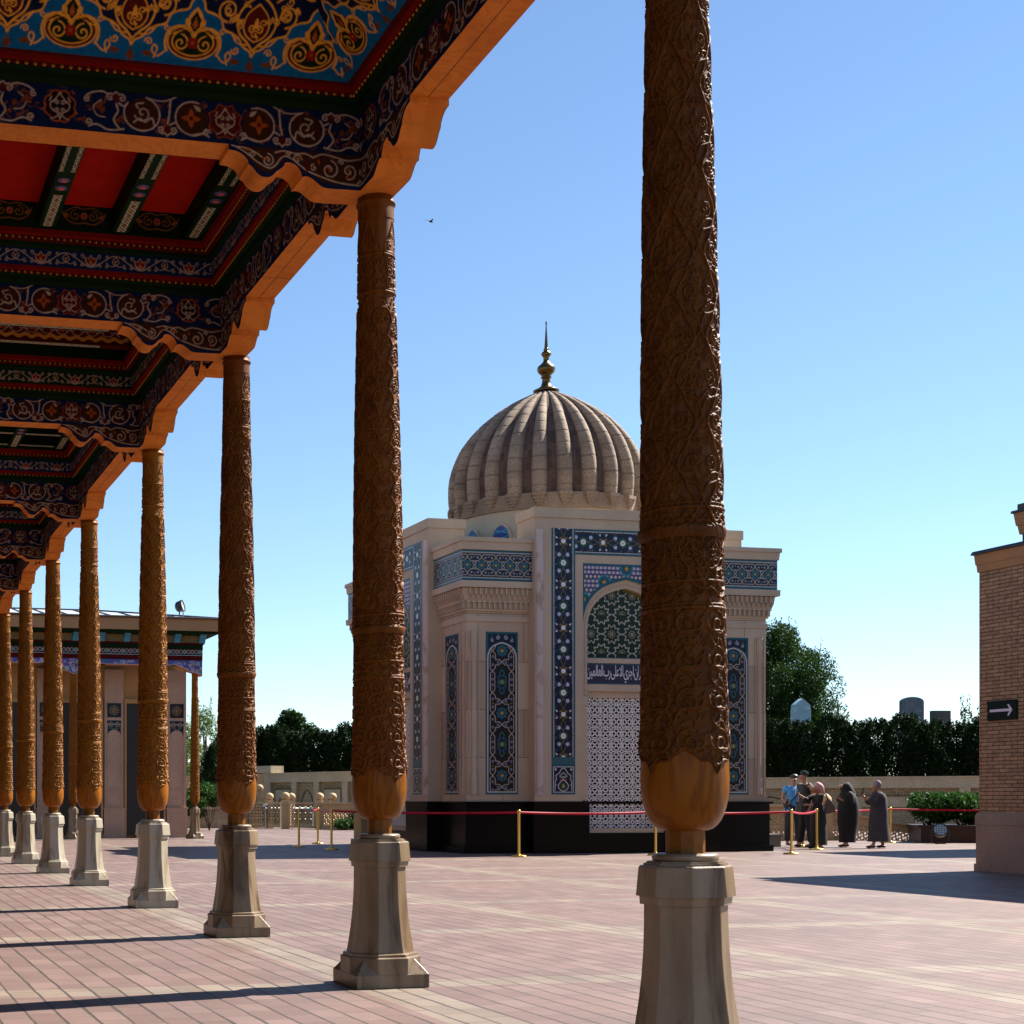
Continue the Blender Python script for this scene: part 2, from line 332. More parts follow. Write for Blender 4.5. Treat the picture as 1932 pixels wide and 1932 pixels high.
def mat_paving():
    m = bpy.data.materials.new('clay_paving'); m.use_nodes = True; n = m.node_tree; L = n.links; b = n.nodes['Principled BSDF']
    def M(op, a, b2=None, c=None):
        q = n.nodes.new('ShaderNodeMath'); q.operation = op
        for i, v in enumerate((a, b2, c)):
            if v is None: continue
            if isinstance(v, (int, float)): q.inputs[i].default_value = v
            else: L.new(v, q.inputs[i])
        return q.outputs[0]
    tc = n.nodes.new('ShaderNodeTexCoord'); sx = n.nodes.new('ShaderNodeSeparateXYZ'); L.new(tc.outputs['Object'], sx.inputs[0])
    X, Y = sx.outputs[0], sx.outputs[1]
    wob = n.nodes.new('ShaderNodeTexNoise'); wob.inputs['Scale'].default_value = 3.0; wob.inputs['Detail'].default_value = 2; L.new(tc.outputs['Object'], wob.inputs[0])
    Xw = M('ADD', X, M('MULTIPLY', M('SUBTRACT', wob.outputs[0], .5), .02))
    # rows run along Y: brick texture with swapped axes
    cb = n.nodes.new('ShaderNodeCombineXYZ'); L.new(Y, cb.inputs[0]); L.new(Xw, cb.inputs[1])
    bt = n.nodes.new('ShaderNodeTexBrick'); L.new(cb.outputs[0], bt.inputs[0]); bt.inputs['Scale'].default_value = 1
    bt.inputs['Brick Width'].default_value = .31; bt.inputs['Row Height'].default_value = .166; bt.inputs['Mortar Size'].default_value = .004
    bt.inputs['Mortar Smooth'].default_value = .1; bt.inputs['Bias'].default_value = 0
    bt.inputs['Color1'].default_value = (0, 0, 0, 1); bt.inputs['Color2'].default_value = (1, 1, 1, 1); bt.inputs['Mortar'].default_value = (.5, .5, .5, 1)
    # wide dirty joints between rows
    fr = M('FRACT', M('DIVIDE', Xw, .166)); dj = M('MULTIPLY', M('MINIMUM', fr, M('SUBTRACT', 1, fr)), .166)
    jn = n.nodes.new('ShaderNodeTexNoise'); jn.inputs['Scale'].default_value = 1.7; jn.inputs['Detail'].default_value = 3; L.new(tc.outputs['Object'], jn.inputs[0])
    jw = M('MULTIPLY', jn.outputs[0], .0165)
    rowj = M('LESS_THAN', dj, jw)
    # ochre bands
    def band(v, per, off, hw):
        f = M('FRACT', M('ADD', M('DIVIDE', M('SUBTRACT', v, off), per), .5)); return M('LESS_THAN', M('ABSOLUTE', M('SUBTRACT', f, .5)), hw / per)
    bx = band(X, 3.38, 3.27, .2)
    by1 = M('MULTIPLY', band(Y, 3.53, 9.08, .18), M('LESS_THAN', Y, 18.2)); by2 = M('MULTIPLY', band(Y, 3.55, 20.35, .18), M('GREATER_THAN', Y, 18.2))
    bd = M('MAXIMUM', bx, M('MAXIMUM', by1, by2))
    cr = n.nodes.new('ShaderNodeValToRGB'); e = cr.color_ramp.elements
    e[0].color = (.132, .078, .064, 1); e[1].color = (.178, .114, .096, 1); el = cr.color_ramp.elements.new(.5); el.color = (.152, .092, .077, 1)
    L.new(bt.outputs[0], cr.inputs[0])
    cy = n.nodes.new('ShaderNodeValToRGB'); e = cy.color_ramp.elements; e[0].color = (.158, .116, .085, 1); e[1].color = (.215, .166, .127, 1); L.new(bt.outputs[0], cy.inputs[0])
    m1 = n.nodes.new('ShaderNodeMix'); m1.data_type = 'RGBA'; L.new(bd, m1.inputs[0]); L.new(cr.outputs[0], m1.inputs[6]); L.new(cy.outputs[0], m1.inputs[7])
    nz = n.nodes.new('ShaderNodeTexNoise'); nz.inputs['Scale'].default_value = .9; nz.inputs['Detail'].default_value = 9; nz.inputs['Roughness'].default_value = .7; L.new(tc.outputs['Object'], nz.inputs[0])
    mr = n.nodes.new('ShaderNodeMapRange'); mr.inputs[1].default_value = .3; mr.inputs[2].default_value = .7; mr.inputs[3].default_value = .76; mr.inputs[4].default_value = 1.15; L.new(nz.outputs[0], mr.inputs[0])
    gr = n.nodes.new('ShaderNodeTexNoise'); gr.inputs['Scale'].default_value = 130; gr.inputs['Detail'].default_value = 4; L.new(tc.outputs['Object'], gr.inputs[0])
    st = n.nodes.new('ShaderNodeTexNoise'); st.inputs['Scale'].default_value = .35; st.inputs['Detail'].default_value = 10; st.inputs['Roughness'].default_value = .75; st.inputs['Distortion'].default_value = 1.5; L.new(tc.outputs['Object'], st.inputs[0])
    sr = n.nodes.new('ShaderNodeMapRange'); sr.inputs[1].default_value = .52; sr.inputs[2].default_value = .62; sr.inputs[3].default_value = 1; sr.inputs[4].default_value = .88; L.new(st.outputs[0], sr.inputs[0])
    gm = M('MULTIPLY', M('MULTIPLY', mr.outputs[0], sr.outputs[0]), M('ADD', .72, M('MULTIPLY', gr.outputs[0], .56)))
    m2 = n.nodes.new('ShaderNodeMix'); m2.data_type = 'RGBA'; m2.blend_type = 'MULTIPLY'; m2.inputs[0].default_value = 1; L.new(m1.outputs[2], m2.inputs[6]); L.new(gm, m2.inputs[7])
    jc = M('MAXIMUM', rowj, M('MULTIPLY', bt.outputs['Fac'], .75))
    m3 = n.nodes.new('ShaderNodeMix'); m3.data_type = 'RGBA'; m3.inputs[7].default_value = (.040, .027, .02, 1); L.new(jc, m3.inputs[0]); L.new(m2.outputs[2], m3.inputs[6])
    L.new(m3.outputs[2], b.inputs['Base Color']); b.inputs['Roughness'].default_value = .62; b.inputs['Specular IOR Level'].default_value = .5
    fn = n.nodes.new('ShaderNodeTexNoise'); fn.inputs['Scale'].default_value = 45; fn.inputs['Detail'].default_value = 6; L.new(tc.outputs['Object'], fn.inputs[0])
    h = M('ADD', M('MULTIPLY', jc, -1), M('ADD', M('MULTIPLY', fn.outputs[0], .35), M('MULTIPLY', bt.outputs[0], .25)))
    bp = n.nodes.new('ShaderNodeBump'); bp.inputs['Strength'].default_value = .8; bp.inputs['Distance'].default_value = .006
    L.new(h, bp.inputs['Height']); L.new(bp.outputs[0], b.inputs['Normal'])
    return m

def mat_leaf(name, c, c2, trans=.35):
    m = bpy.data.materials.new(name); m.use_nodes = True; n = m.node_tree; L = n.links; b = n.nodes['Principled BSDF']
    tc = n.nodes.new('ShaderNodeTexCoord'); nz = n.nodes.new('ShaderNodeTexNoise'); nz.inputs['Scale'].default_value = 5; nz.inputs['Detail'].default_value = 3; L.new(tc.outputs['Object'], nz.inputs[0])
    mr = n.nodes.new('ShaderNodeMapRange'); mr.inputs[1].default_value = .35; mr.inputs[2].default_value = .65; L.new(nz.outputs[0], mr.inputs[0])
    mx = n.nodes.new('ShaderNodeMix'); mx.data_type = 'RGBA'; mx.inputs[6].default_value = (*c, 1); mx.inputs[7].default_value = (*c2, 1); L.new(mr.outputs[0], mx.inputs[0])
    L.new(mx.outputs[2], b.inputs['Base Color']); b.inputs['Roughness'].default_value = .6; b.inputs['Specular IOR Level'].default_value = .12
    tr = n.nodes.new('ShaderNodeBsdfTranslucent'); L.new(mx.outputs[2], tr.inputs[0])
    ms = n.nodes.new('ShaderNodeMixShader'); ms.inputs[0].default_value = trans; L.new(b.outputs[0], ms.inputs[1]); L.new(tr.outputs[0], ms.inputs[2])
    L.new(ms.outputs[0], n.nodes['Material Output'].inputs[0])
    return m

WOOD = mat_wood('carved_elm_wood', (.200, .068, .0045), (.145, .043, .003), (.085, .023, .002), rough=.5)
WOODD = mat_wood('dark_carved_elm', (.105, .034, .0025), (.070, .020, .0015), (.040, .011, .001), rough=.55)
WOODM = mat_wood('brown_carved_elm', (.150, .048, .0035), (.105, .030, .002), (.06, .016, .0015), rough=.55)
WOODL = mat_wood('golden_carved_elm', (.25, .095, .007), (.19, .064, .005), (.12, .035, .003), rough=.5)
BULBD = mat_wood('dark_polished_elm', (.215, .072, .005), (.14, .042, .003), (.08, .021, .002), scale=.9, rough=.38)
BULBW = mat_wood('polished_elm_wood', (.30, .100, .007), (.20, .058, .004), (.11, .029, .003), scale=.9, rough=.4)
BEAMW = mat_wood('bare_pine_beam', (.68, .235, .040), (.58, .19, .030), (.42, .13, .022), scale=.55, rough=.75)
PAINT = mat_paint('painted_wood', rough=.7, spec=.05)
TILE = mat_paint('glazed_tile', rough=.35, spec=.22, grime=.12)
MARBLE2 = mat_stone('pale_marble', (.42, .37, .29), (.33, .28, .20), vein=(.20, .13, .07), rough=.3, speck=.06, streak=3.2)
MARBLE = mat_stone('brown_veined_marble', (0.27, 0.205, 0.135), (0.135, 0.082, 0.038), vein=(0.06, 0.029, 0.010), rough=.35, speck=.06, streak=3.2)
STONE = mat_stone('buff_sandstone', (.47, .365, .255), (.40, .315, .235), block=(1.05, 1.02), streak=1)
STONE2 = mat_stone('buff_sandstone_plain', (.48, .375, .265), (.40, .315, .235), streak=1)
STONEO = mat_stone('banded_ochre_sandstone', (0.394, 0.222, 0.098), (0.315, 0.186, 0.092), streak=.6)
DOMEST = mat_stone('weathered_dome_limestone', (0.326, 0.260, 0.208), (0.256, 0.205, 0.167), streak=1.2, speck=.2, bscale=40)
BLACKST = mat('black_granite', (.004, .004, .004), .22, spec=.12)
BRICK = mat_brick('buff_brick', (.40, .255, .135), (.30, .185, .10), (.030, .018, .014))
BRICK2 = mat_brick('yellow_wall_brick', (.44, .35, .20), (.36, .27, .15), (.10, .08, .05))
GOLD = mat('gold_paint', (.62, .30, .05), .6, spec=.2)
BRASS = mat('polished_brass', (.72, .47, .12), .28, metal=1)
BRONZE = mat('aged_bronze', (.12, .08, .03), .35, metal=1)
REDP = mat('red_paint', (.17, .006, .004), .7, spec=.06, var=.2)
REDSLAT = mat('red_slatted_boards', (.44, .014, .006), .7, spec=.06, var=.15)
GREENP = mat('green_paint', (.005, .020, .006), .7, spec=.06, var=.2)
DKREDP = mat('maroon_paint', (.07, .006, .005), .7, spec=.06, var=.2)
BLUEP = mat('turquoise_paint', (.03, .25, .45), .5)
DARKW = mat('dark_doorway', (.012, .010, .009), .5)
ROOFM = mat('pale_metal_roof', (.55, .60, .60), .35, metal=.3)
BLACKM = mat('black_metal', (.015, .015, .016), .4)
GREYM = mat('grey_metal', (.35, .36, .37), .4, metal=.6)
WHITEST = mat('white_lattice_stone', (.84, .80, .76), .5, var=.06)
REDRIB = mat('red_ribbon', (.42, .006, .03), .5, spec=.2)
NECKM = mat('polished_dark_neck', (.17, .062, .008), .38, spec=.15, var=.3, vscale=12)
LEAF_THUJA = mat_leaf('thuja_foliage', (.004, .012, .002), (.010, .028, .004), .25)
LEAF_TREE = mat_leaf('tree_leaves', (.010, .028, .004), (.022, .060, .008), .4)
LEAF_PALE = mat_leaf('pale_tree_leaves', (.08, .13, .035), (.12, .19, .05), .45)
LEAF_BUSH = mat_leaf('shrub_leaves', (.022, .06, .012), (.04, .11, .02), .3)
BARK = mat('bark', (.09, .06, .04), .9, var=.3, bump=.6)
# ------------------------------------------------------------------ ground
g = MB(); g.add([(-250, -150, 0), (350, -150, 0), (350, 500, 0), (-250, 500, 0)], [(0, 1, 2, 3)])
gp = g.build('paving', mat_paving()); tag(gp, 'pink clay paving with ochre bands across the courtyard', kind='structure')

# ------------------------------------------------------------------ carved columns
CX = 3.25
CB = 3.305                              # foot of the columns; they lean in very slightly
LEAN = -.0062
CY = [5.55, 9.09, 12.62, 16.15, 20.40, 23.95, 27.50, 31.05, 34.60]
ZTOP = 4.88

def shaft_relief(variant):
    """height field of the carving, one quarter of the girth wide (period .25) and 3.7 m high (z from 1.2)"""
    cv = Canvas(.25, 3.72, .0025, (0.0,)); Z0 = 1.2
    def S(p, w, h=1): cv.stroke([(x, z - Z0) for x, z in p], w, h)
    def D(x, z, r, h=1, ry=None): cv.disc(x, z - Z0, r, h, ry)
    def flo(x, z, r):
        for k in range(5): D(x + r * .62 * math.cos(R(90 + 72 * k)), z + r * .62 * math.sin(R(90 + 72 * k)), r * .42, .8)
        D(x, z, r * .3, 1)
    def lf(x, z, L, a, h=.85):
        c, s_ = math.cos(R(a)), math.sin(R(a))
        S([(x, z), (x + c * L * .5 - s_ * L * .12, z + s_ * L * .5 + c * L * .12), (x + c * L, z + s_ * L)], .011, h)
    def mir(f):
        f(0, 1); f(0, -1)
    # background of small leaves and curls
    rb = random.Random(40 + variant)
    for (za, zb, n_) in ((1.20, 1.88, 250), (2.31, 4.26, 520), (4.30, 4.50, 70)):
        for _ in range(n_):
            x = rb.uniform(0, .25); z = rb.uniform(za, zb); a = rb.uniform(0, 360)
            if rb.random() < .5: S(arc(x, z, rb.uniform(.008, .016), a, a + rb.uniform(140, 230), 6), .0065, rb.uniform(.45, .7))
            else:
                l = rb.uniform(.018, .03); S([(x, z), (x + l * math.cos(R(a)), z + l * math.sin(R(a)))], .0085, rb.uniform(.4, .65))
    # lower zone: dense rinceaux 1.27 - 1.89
    rnd = random.Random(5 + variant)
    for z in (1.40, 1.56, 1.72, 1.86):
        for sx in (1, -1):
            c = .125 + sx * .058
            S(spiral(c, z - .03, .052, 90 if sx > 0 else 90, 1.35, .15, sx), .011)
            S(curve([(.125, z - .12), (.125 + sx * .03, z - .06), (.125 + sx * .10, z - .05), (.125 + sx * .118, z)]), .012)
            lf(c + sx * .02, z + .03, .05, 60 if sx > 0 else 120); lf(c, z - .085, .045, -50 if sx > 0 else 230)
            lf(.125 + sx * .012, z + .01, .05, 90 - sx * 35)
        flo(.125, z + .045, .022); flo(0.0, z - .02, .026)
        D(.125, z - .055, .014, .9, .022)
    S([(0, 1.895), (.25, 1.895)], .016, 1); S([(0, 1.91), (.25, 1.91)], .012, .7)
    # running vine band
    S([(x / 50 * .25, 1.955 + .017 * math.sin(2 * math.pi * 2 * x / 50)) for x in range(51)], .009)
    for k in range(4): S(spiral(.03 + k * .0625, 1.955 + (.008 if k % 2 else -.008), .018, 90 * k, 1.1, .2), .007, .9)
    S([(0, 2.0), (.25, 2.0)], .016, 1); S([(0, 2.018), (.25, 2.018)], .008, .6)
    # interlaced geometric band 2.03 - 2.165
    for i in range(-1, 3):
        for z in (2.03, 2.10, 2.17):
            cx = i * .125 + (.0625 if z == 2.10 else 0)
            S(closed(arc(cx, z, .062, 0, 360, 22)), .0085, .95)
            S(closed([(cx + .024 * math.cos(R(60 * k)), z + .024 * math.sin(R(60 * k))) for k in range(6)]), .007, .9)
            D(cx, z, .009, .9)
    cv.a[int((2.172 - Z0) / .0025):int((2.215 - Z0) / .0025)] = .75   # the big roll has its own profile
    S([(x / 60 * .25, 2.247 + .015 * math.sin(2 * math.pi * 3 * x / 60)) for x in range(61)], .009)
    for k in range(6): D(.02 + k * .0417, 2.247 + (.012 if k % 2 else -.012), .009, .9)
    S([(0, 2.285), (.25, 2.285)], .015, 1); S([(0, 2.303), (.25, 2.303)], .01, .8)
    # main field 2.31 - 4.27
    if variant == 0:
        p = .33; n = 6; z0 = 2.31
        for k in range(-1, n + 1):
            for ox in (0, .125):
                zc = z0 + k * p + (p / 2 if ox else 0)
                for sx in (1, -1):
                    S(curve([(ox, zc), (ox + sx * .018, zc + .055), (ox + sx * .075, zc + .085), (ox + sx * .098, zc + .15), (ox + sx * .062, zc + .215), (ox + sx * .05, zc + .255), (ox, zc + .33)]), .0105, 1)
                    S(spiral(ox + sx * .040, zc + .15, .034, -90, 1.3, .15, sx), .008, .85)
                    S(spiral(ox + sx * .018, zc + .235, .02, 90, 1.1, .15, -sx), .007, .8)
                    lf(ox, zc + .06, .045, 90 - sx * 40, .8)
                    lf(ox + sx * .05, zc + .105, .03, 90 - sx * 80, .7)
                flo(ox, zc + .125, .02); D(ox, zc + .19, .011, .9, .02)
    else:
        p = .17; n = 12
        for k in range(n + 1):
            for ox in (0, .125):
                zc = 2.31 + k * p * .98 + (p / 2 if ox else 0) - .05
                if zc > 4.15: continue
                S(arc(ox, zc, .082, -8, 188, 22), .0105, 1); S(arc(ox, zc, .066, 5, 175, 18), .006, .75)
                for sx in (1, -1):
                    S(spiral(ox + sx * .027, zc + .012, .024, 90, 1.1, .15, -sx), .007, .85)
                flo(ox, zc + .045, .014)
    S([(0, 4.275), (.25, 4.275)], .02, 1); S([(0, 4.292), (.25, 4.292)], .010, .7)
    for i, z in enumerate((4.34, 4.40, 4.46)):
        for sx in (1, -1):
            S(spiral(.125 + sx * .055, z, .036, 90 if i % 2 else -90, 1.2, .15, sx), .009, .9)
            lf(.125 + sx * .012, z - .02, .045, 90 - sx * 50, .8)
        flo(0, z, .018)
    S([(0, 4.505), (.25, 4.505)], .018, 1); S([(0, 4.52), (.25, 4.52)], .008, .7)
    # pointed leaf tops 4.53 - 4.72
    for sx in (1, -1):
        S(curve([(.125 + sx * .105, 4.53), (.125 + sx * .095, 4.575), (.125 + sx * .052, 4.60), (.125 + sx * .036, 4.645), (.125, 4.72)]), .010, .95)
        S(spiral(.125 + sx * .045, 4.56, .028, 90, 1.2, .15, -sx), .008, .85)
        S(spiral(.125 + sx * .016, 4.625, .018, 90, 1.0, .15, -sx), .007, .8)
    return cv, Z0

PROF = [(1.20, .1765), (1.27, .1755), (1.34, .1715), (1.45, .1645), (1.70, .159), (1.885, .1565), (1.90, .1565), (2.0, .152), (2.165, .1505), (2.172, .154), (2.185, .160), (2.20, .163), (2.215, .163), (2.222, .157),
        (2.28, .1565), (2.31, .1545), (2.9, .1475), (3.5, .1365), (4.1, .121), (4.27, .1165), (4.6, .1115), (4.83, .1095), (4.84, .111), (4.88, .111)]
def lobed(th):
    """lower edge of the carving over the bulb, four lobes round the shaft"""
    t = (th / (2 * math.pi) * 4 + .34) % 1.0; d = abs(t - .5) * 2      # 0 at the tip of the pendant, 1 at the peak
    big = 1.262 + .052 * d + .028 * max(0, (d - .62) / .38) ** 1.6
    return big + .014 * abs(math.sin(d * math.pi * 2.0)) * (1 - d * .3) - (.022 * max(0, 1 - d / .16))

def make_shaft(variant):
    cv, Z0 = shaft_relief(variant)
    nu, nv = 401, 1300
    th = np.linspace(0, 2 * math.pi, nu); zb = np.array([lobed(t) for t in th])
    v = np.linspace(0, 1, nv) ; ztop = 4.74
    Zg = zb[:, None] + (ztop - zb[:, None]) * v[None, :]
    rz = np.interp(Zg, [p[0] for p in PROF], [p[1] for p in PROF])
    h = cv.sample(np.broadcast_to(th[:, None] / (2 * math.pi), Zg.shape), Zg - Z0)[..., 0]
    edge = np.clip((Zg - zb[:, None]) / .016, 0, 1); rim = np.clip(1 - np.abs(Zg - zb[:, None] - .011) / .010, 0, 1)
    h = np.maximum(h, rim * 1.0)
    flat = ((Zg > 4.725)).astype(float); h = h * (1 - flat)
    r = rz - .0065 + .0125 * h - (1 - edge) * .010
    r = np.where(Zg > 4.52, rz - .001 + .006 * h, r)
    P = np.stack([r * np.cos(th)[:, None], r * np.sin(th)[:, None], Zg], -1)
    P[-1] = P[0]
    o = grid('shaft', P, None, WOOD, None, True)
    return o

def make_column(variant, label):
    t = empty('carved_column', label, 'column')
    sh = make_shaft(variant); sh.parent = t
    top = MB(); top.lathe([(.1125, 4.735), (.112, 4.80), (.1115, 4.828), (.121, 4.832), (.122, 4.842), (.1125, 4.848), (.1125, ZTOP)], n=48); top.build('shaft_head', WOOD, t)
    b = MB(); b.lathe([(.087, 1.027), (.104, 1.033), (.120, 1.046), (.136, 1.066), (.148, 1.093), (.1570, 1.122), (.1630, 1.152), (.1675, 1.19), (.1690, 1.24), (.1665, 1.30), (.159, 1.36), (.150, 1.42)], n=64)
    b.build('bulb', BULBW, t)
    nk = MB(); nk.lathe([(.0765, .932), (.0765, 1.03)], n=10, smooth=False, rot=.2); nk.build('neck', NECKM, t, bevel=.002)
    rg = MB(); rg.lathe([(.12, .906), (.127, .912), (.128, .925), (.12, .935), (.09, .937)], n=40); rg.build('base_ring', MARBLE, t)
    p = MB(); o8 = lambda a, z: [(a / math.cos(R(22.5)) * math.cos(R(22.5 + 45 * k)), a / math.cos(R(22.5)) * math.sin(R(22.5 + 45 * k)), z) for k in range(8)]
    p.box(-.232, .232, -.232, .232, 0, .083)
    p.loft([o8(.229, .0), o8(.229, .180), o8(.214, .188)], cap0=False)
    p.loft([o8(.214, .1885), o8(.214, .202), o8(.195, .208)], cap0=False)
    p.loft([o8(.193, .208), o8(.184, .26), o8(.171, .35), o8(.160, .45), o8(.153, .55), o8(.1495, .65), o8(.1485, .735)], cap0=False)
    p.loft([o8(.163, .735), o8(.165, .767)]); p.loft([o8(.177, .768), o8(.1665, .884), o8(.160, .889)])
    p.loft([o8(.150, .8892), o8(.149, .898)], cap0=False); p.loft([o8(.139, .8982), o8(.138, .9058)], cap0=False)
    for sx in (1, -1):
        for sy in (1, -1):
            A = (sx * .229, sy * .095, .083); B = (sx * .095, sy * .229, .083); Cn = (sx * .230, sy * .230, .083); T = (sx * .160, sy * .160, .176)
            p.add([A, Cn, B, T], [(0, 1, 3), (1, 2, 3), (0, 3, 2)])
    pd = p.build('pedestal', MARBLE, t, bevel=.0035)
    return t

LAB = ['nearest and largest carved column, cutting across the mausoleum, its marble foot out of the picture',
       'carved column with scale pattern just left of the mausoleum, second nearest of the row',
       'carved column whose bulb hides the metal gate, third nearest of the row',
       'carved column with scale pattern between the two pavilion piers, fourth nearest of the row',
       'carved column standing left of the pavilion pier beyond the wide bay, fifth nearest of the row',
       'carved column sixth nearest of the row, fourth from the left edge counting the cut one',
       'carved column with scale pattern seventh nearest of the row, second from the left edge',
       'slim carved column cut by the left edge of the picture, farthest of the row']
cA = make_column(0, LAB[0]); cB = make_column(1, LAB[1])
for o in (cA, cB): o['group'] = 'carved wooden columns in the row of the portico'
for o, y in ((cA, CY[0]), (cB, CY[1])): o.location = (CB, y, 0); o.rotation_euler = (0, LEAN * (1.8 if o is cA else 1), 0)
for k in range(2, 8):
    c = copy_tree((cA, cB)[(k in (3, 4, 6)) * 1], None, LAB[k], (CB, CY[k], 0), rz=(0, math.pi / 2, math.pi, 0)[k % 4])
    if k >= 3:
        for ch in c.children:
            if ch.name.startswith(('pedestal', 'base_ring')): ch.data = ch.data.copy(); ch.data.materials[0] = MARBLE2

def set_wood_tone(t, m):
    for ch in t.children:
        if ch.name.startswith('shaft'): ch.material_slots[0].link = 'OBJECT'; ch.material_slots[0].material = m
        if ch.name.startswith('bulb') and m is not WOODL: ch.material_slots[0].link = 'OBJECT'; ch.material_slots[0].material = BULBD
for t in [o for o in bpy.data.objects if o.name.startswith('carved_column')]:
    y = t.location.y; set_wood_tone(t, WOODD if y < 7 else WOODM if y < 14 else WOODL)  # shafts and bulbs of the nearer columns get darker wood
# ------------------------------------------------------------------ painted patterns of the roof
NAVY = (.006, .018, .085); WHT = (.56, .47, .41); MAR = (.10, .012, .012); OR = (.42, .10, .022); BLK = (.012, .008, .008)
BRN = (.055, .020, .012); OLV = (.16, .075, .02); CYAN = (.004, .13, .36); GLD = (.85, .42, .05); DGR = (.008, .045, .015)

def medallion(cv, x, y, r, kind):
    if kind == 0:
        for k in range(8): cv.disc(x + r * .62 * math.cos(R(45 * k + 22)), y + r * .62 * math.sin(R(45 * k + 22)), r * .40, OR)
        for k in range(8): cv.disc(x + r * .62 * math.cos(R(45 * k + 22)), y + r * .62 * math.sin(R(45 * k + 22)), r * .30, BLK)
        cv.disc(x, y, r * .82, BLK)
    else:
        cv.poly(star(x, y, r * 1.15, 8, .78, 22), MAR); cv.stroke(closed(star(x, y, r * 1.12, 8, .8, 22)), .005, OR)
    for sx in (1, -1):
        for sy in (1, -1):
            cv.stroke(spiral(x + sx * r * .2, y + sy * r * .2, r * .18, 0 if sx > 0 else 180, 1.1, .1, sx * sy), .0055, WHT)
        cv.stroke(curve([(x, y + r * .8), (x + sx * r * .3, y + r * .38), (x + sx * r * .58, y + r * .12), (x + sx * r * .5, y - r * .2), (x + sx * r * .16, y - r * .42), (x, y - r * .75)]), .0055, WHT)
        cv.stroke(curve([(x, y - r * .4), (x + sx * r * .3, y - r * .7), (x + sx * r * .55, y - r * .78)]), .0055, WHT)
        cv.stroke([(x + sx * r * .62, y + r * .3), (x + sx * r * .5, y + r * .55)], .007, WHT)
    cv.disc(x, y + r * .75, r * .09, WHT)

def beam_canvas():
    H = .26; L = 2.0; cv = Canvas(L, H, .004, NAVY); y = H / 2
    rnd = random.Random(3)
    for k in range(110):
        x = rnd.uniform(0, L); yy = rnd.uniform(.03, H - .03); a = rnd.uniform(0, 360)
        cv.stroke(arc(x, yy, rnd.uniform(.012, .03), a, a + 150, 6), .0042, OLV if k % 3 else OR)
        cv.poly(leafshape(x, yy, .028, .012, a), OR if k % 2 else OLV)
    V = lambda p, w=.0078: cv.stroke(p, w, WHT)
    for base in (0.0, 2.0):
        for d in (1, -1):
            X = lambda v: base + d * v
            for cx, rr in ((.49, .094), (.80, .094)): cv.disc(X(cx), y, rr, BRN)
            # ring with a winding scroll
            V([(X(.49 + .108 * math.cos(R(a))), y + .100 * math.sin(R(a))) for a in range(150, 440, 10)]); V(curve([(X(.515), y + .098), (X(.60), y + .085), (X(.66), y + .10), (X(.70), y + .122)]), .006)
            V([(X(p), q) for p, q in spiral(.495, y + .005, .052, 200, 1.2, .15, 1)], .0075)
            V(curve([(X(.44), y - .055), (X(.475), y - .03), (X(.51), y - .045), (X(.55), y - .02), (X(.565), y - .06)]), .0085); V(curve([(X(.47), y + .03), (X(.455), y + .055), (X(.50), y + .065)]), .007)
            # ring with a four-petal flower and a white leaf
            V([(X(.80 + .106 * math.cos(R(a))), y + .100 * math.sin(R(a))) for a in range(70, 330, 10)])
            for a in (0, 90, 180, 270): cv.poly(leafshape(X(.79), y, .062, .034, a), OR)
            cv.disc(X(.79), y, .012, MAR); cv.poly(leafshape(X(.85), y + .045, .06, .026, 140 if d > 0 else 40), WHT); V(curve([(X(.80), y - .098), (X(.86), y - .085), (X(.90), y - .10)]), .007)
            V([(X(p), q) for p, q in spiral(.885, y - .075, .022, 0, 1.2, .2, 1)], .006)
            # lily buds at the crossings
            for cx, t in ((.335, 1), (.645, -1)):
                cv.poly([(X(cx), y + t * .118), (X(cx - .026), y + t * .082), (X(cx), y + t * .045), (X(cx + .026), y + t * .082)], MAR)
                for q in (1, -1):
                    V([(X(cx + q * p), y + t * r_) for p, r_ in spiral(.036, .080, .022, 90, 1.15, .15, -1)], .0065)
                    V(curve([(X(cx), y + t * .118), (X(cx + q * .018), y + t * .10), (X(cx + q * .034), y + t * .105)]), .006)
                V(curve([(X(cx), y + t * .045), (X(cx + .01), y - t * .0), (X(cx - .015 * t), y - t * .05), (X(cx + .02), y - t * .10)]), .0085)
                V(curve([(X(cx + .015), y + t * .05), (X(cx + .05), y + t * .035), (X(cx + .07), y + t * .06)]), .007)
            V(curve([(X(.335 - .05), y + .098), (X(.25), y + .112), (X(.19), y + .10), (X(.155), y + .078)])); V([(X(p), q) for p, q in spiral(.155, y + .06, .020, 60, 1.2, .2, -1)], .006)
            V(curve([(X(.38), y - .10), (X(.29), y - .112), (X(.22), y - .085), (X(.17), y - .10)])); V([(X(p), q) for p, q in spiral(.17, y - .075, .022, -60, 1.2, .2, 1)], .006)
            V(curve([(X(.245), y + .06), (X(.20), y + .02), (X(.22), y - .03), (X(.27), y - .04)]), .0045)
            cv.poly(leafshape(X(.22), y - .0, .07, .035, 60), (.20, .06, .015)); cv.poly(leafshape(X(.26), y + .02, .05, .03, 250), (.20, .06, .015))
    medallion(cv, 0, y, .098, 0); medallion(cv, 1.0, y, .098, 1)
    return cv
BEAMC = beam_canvas()

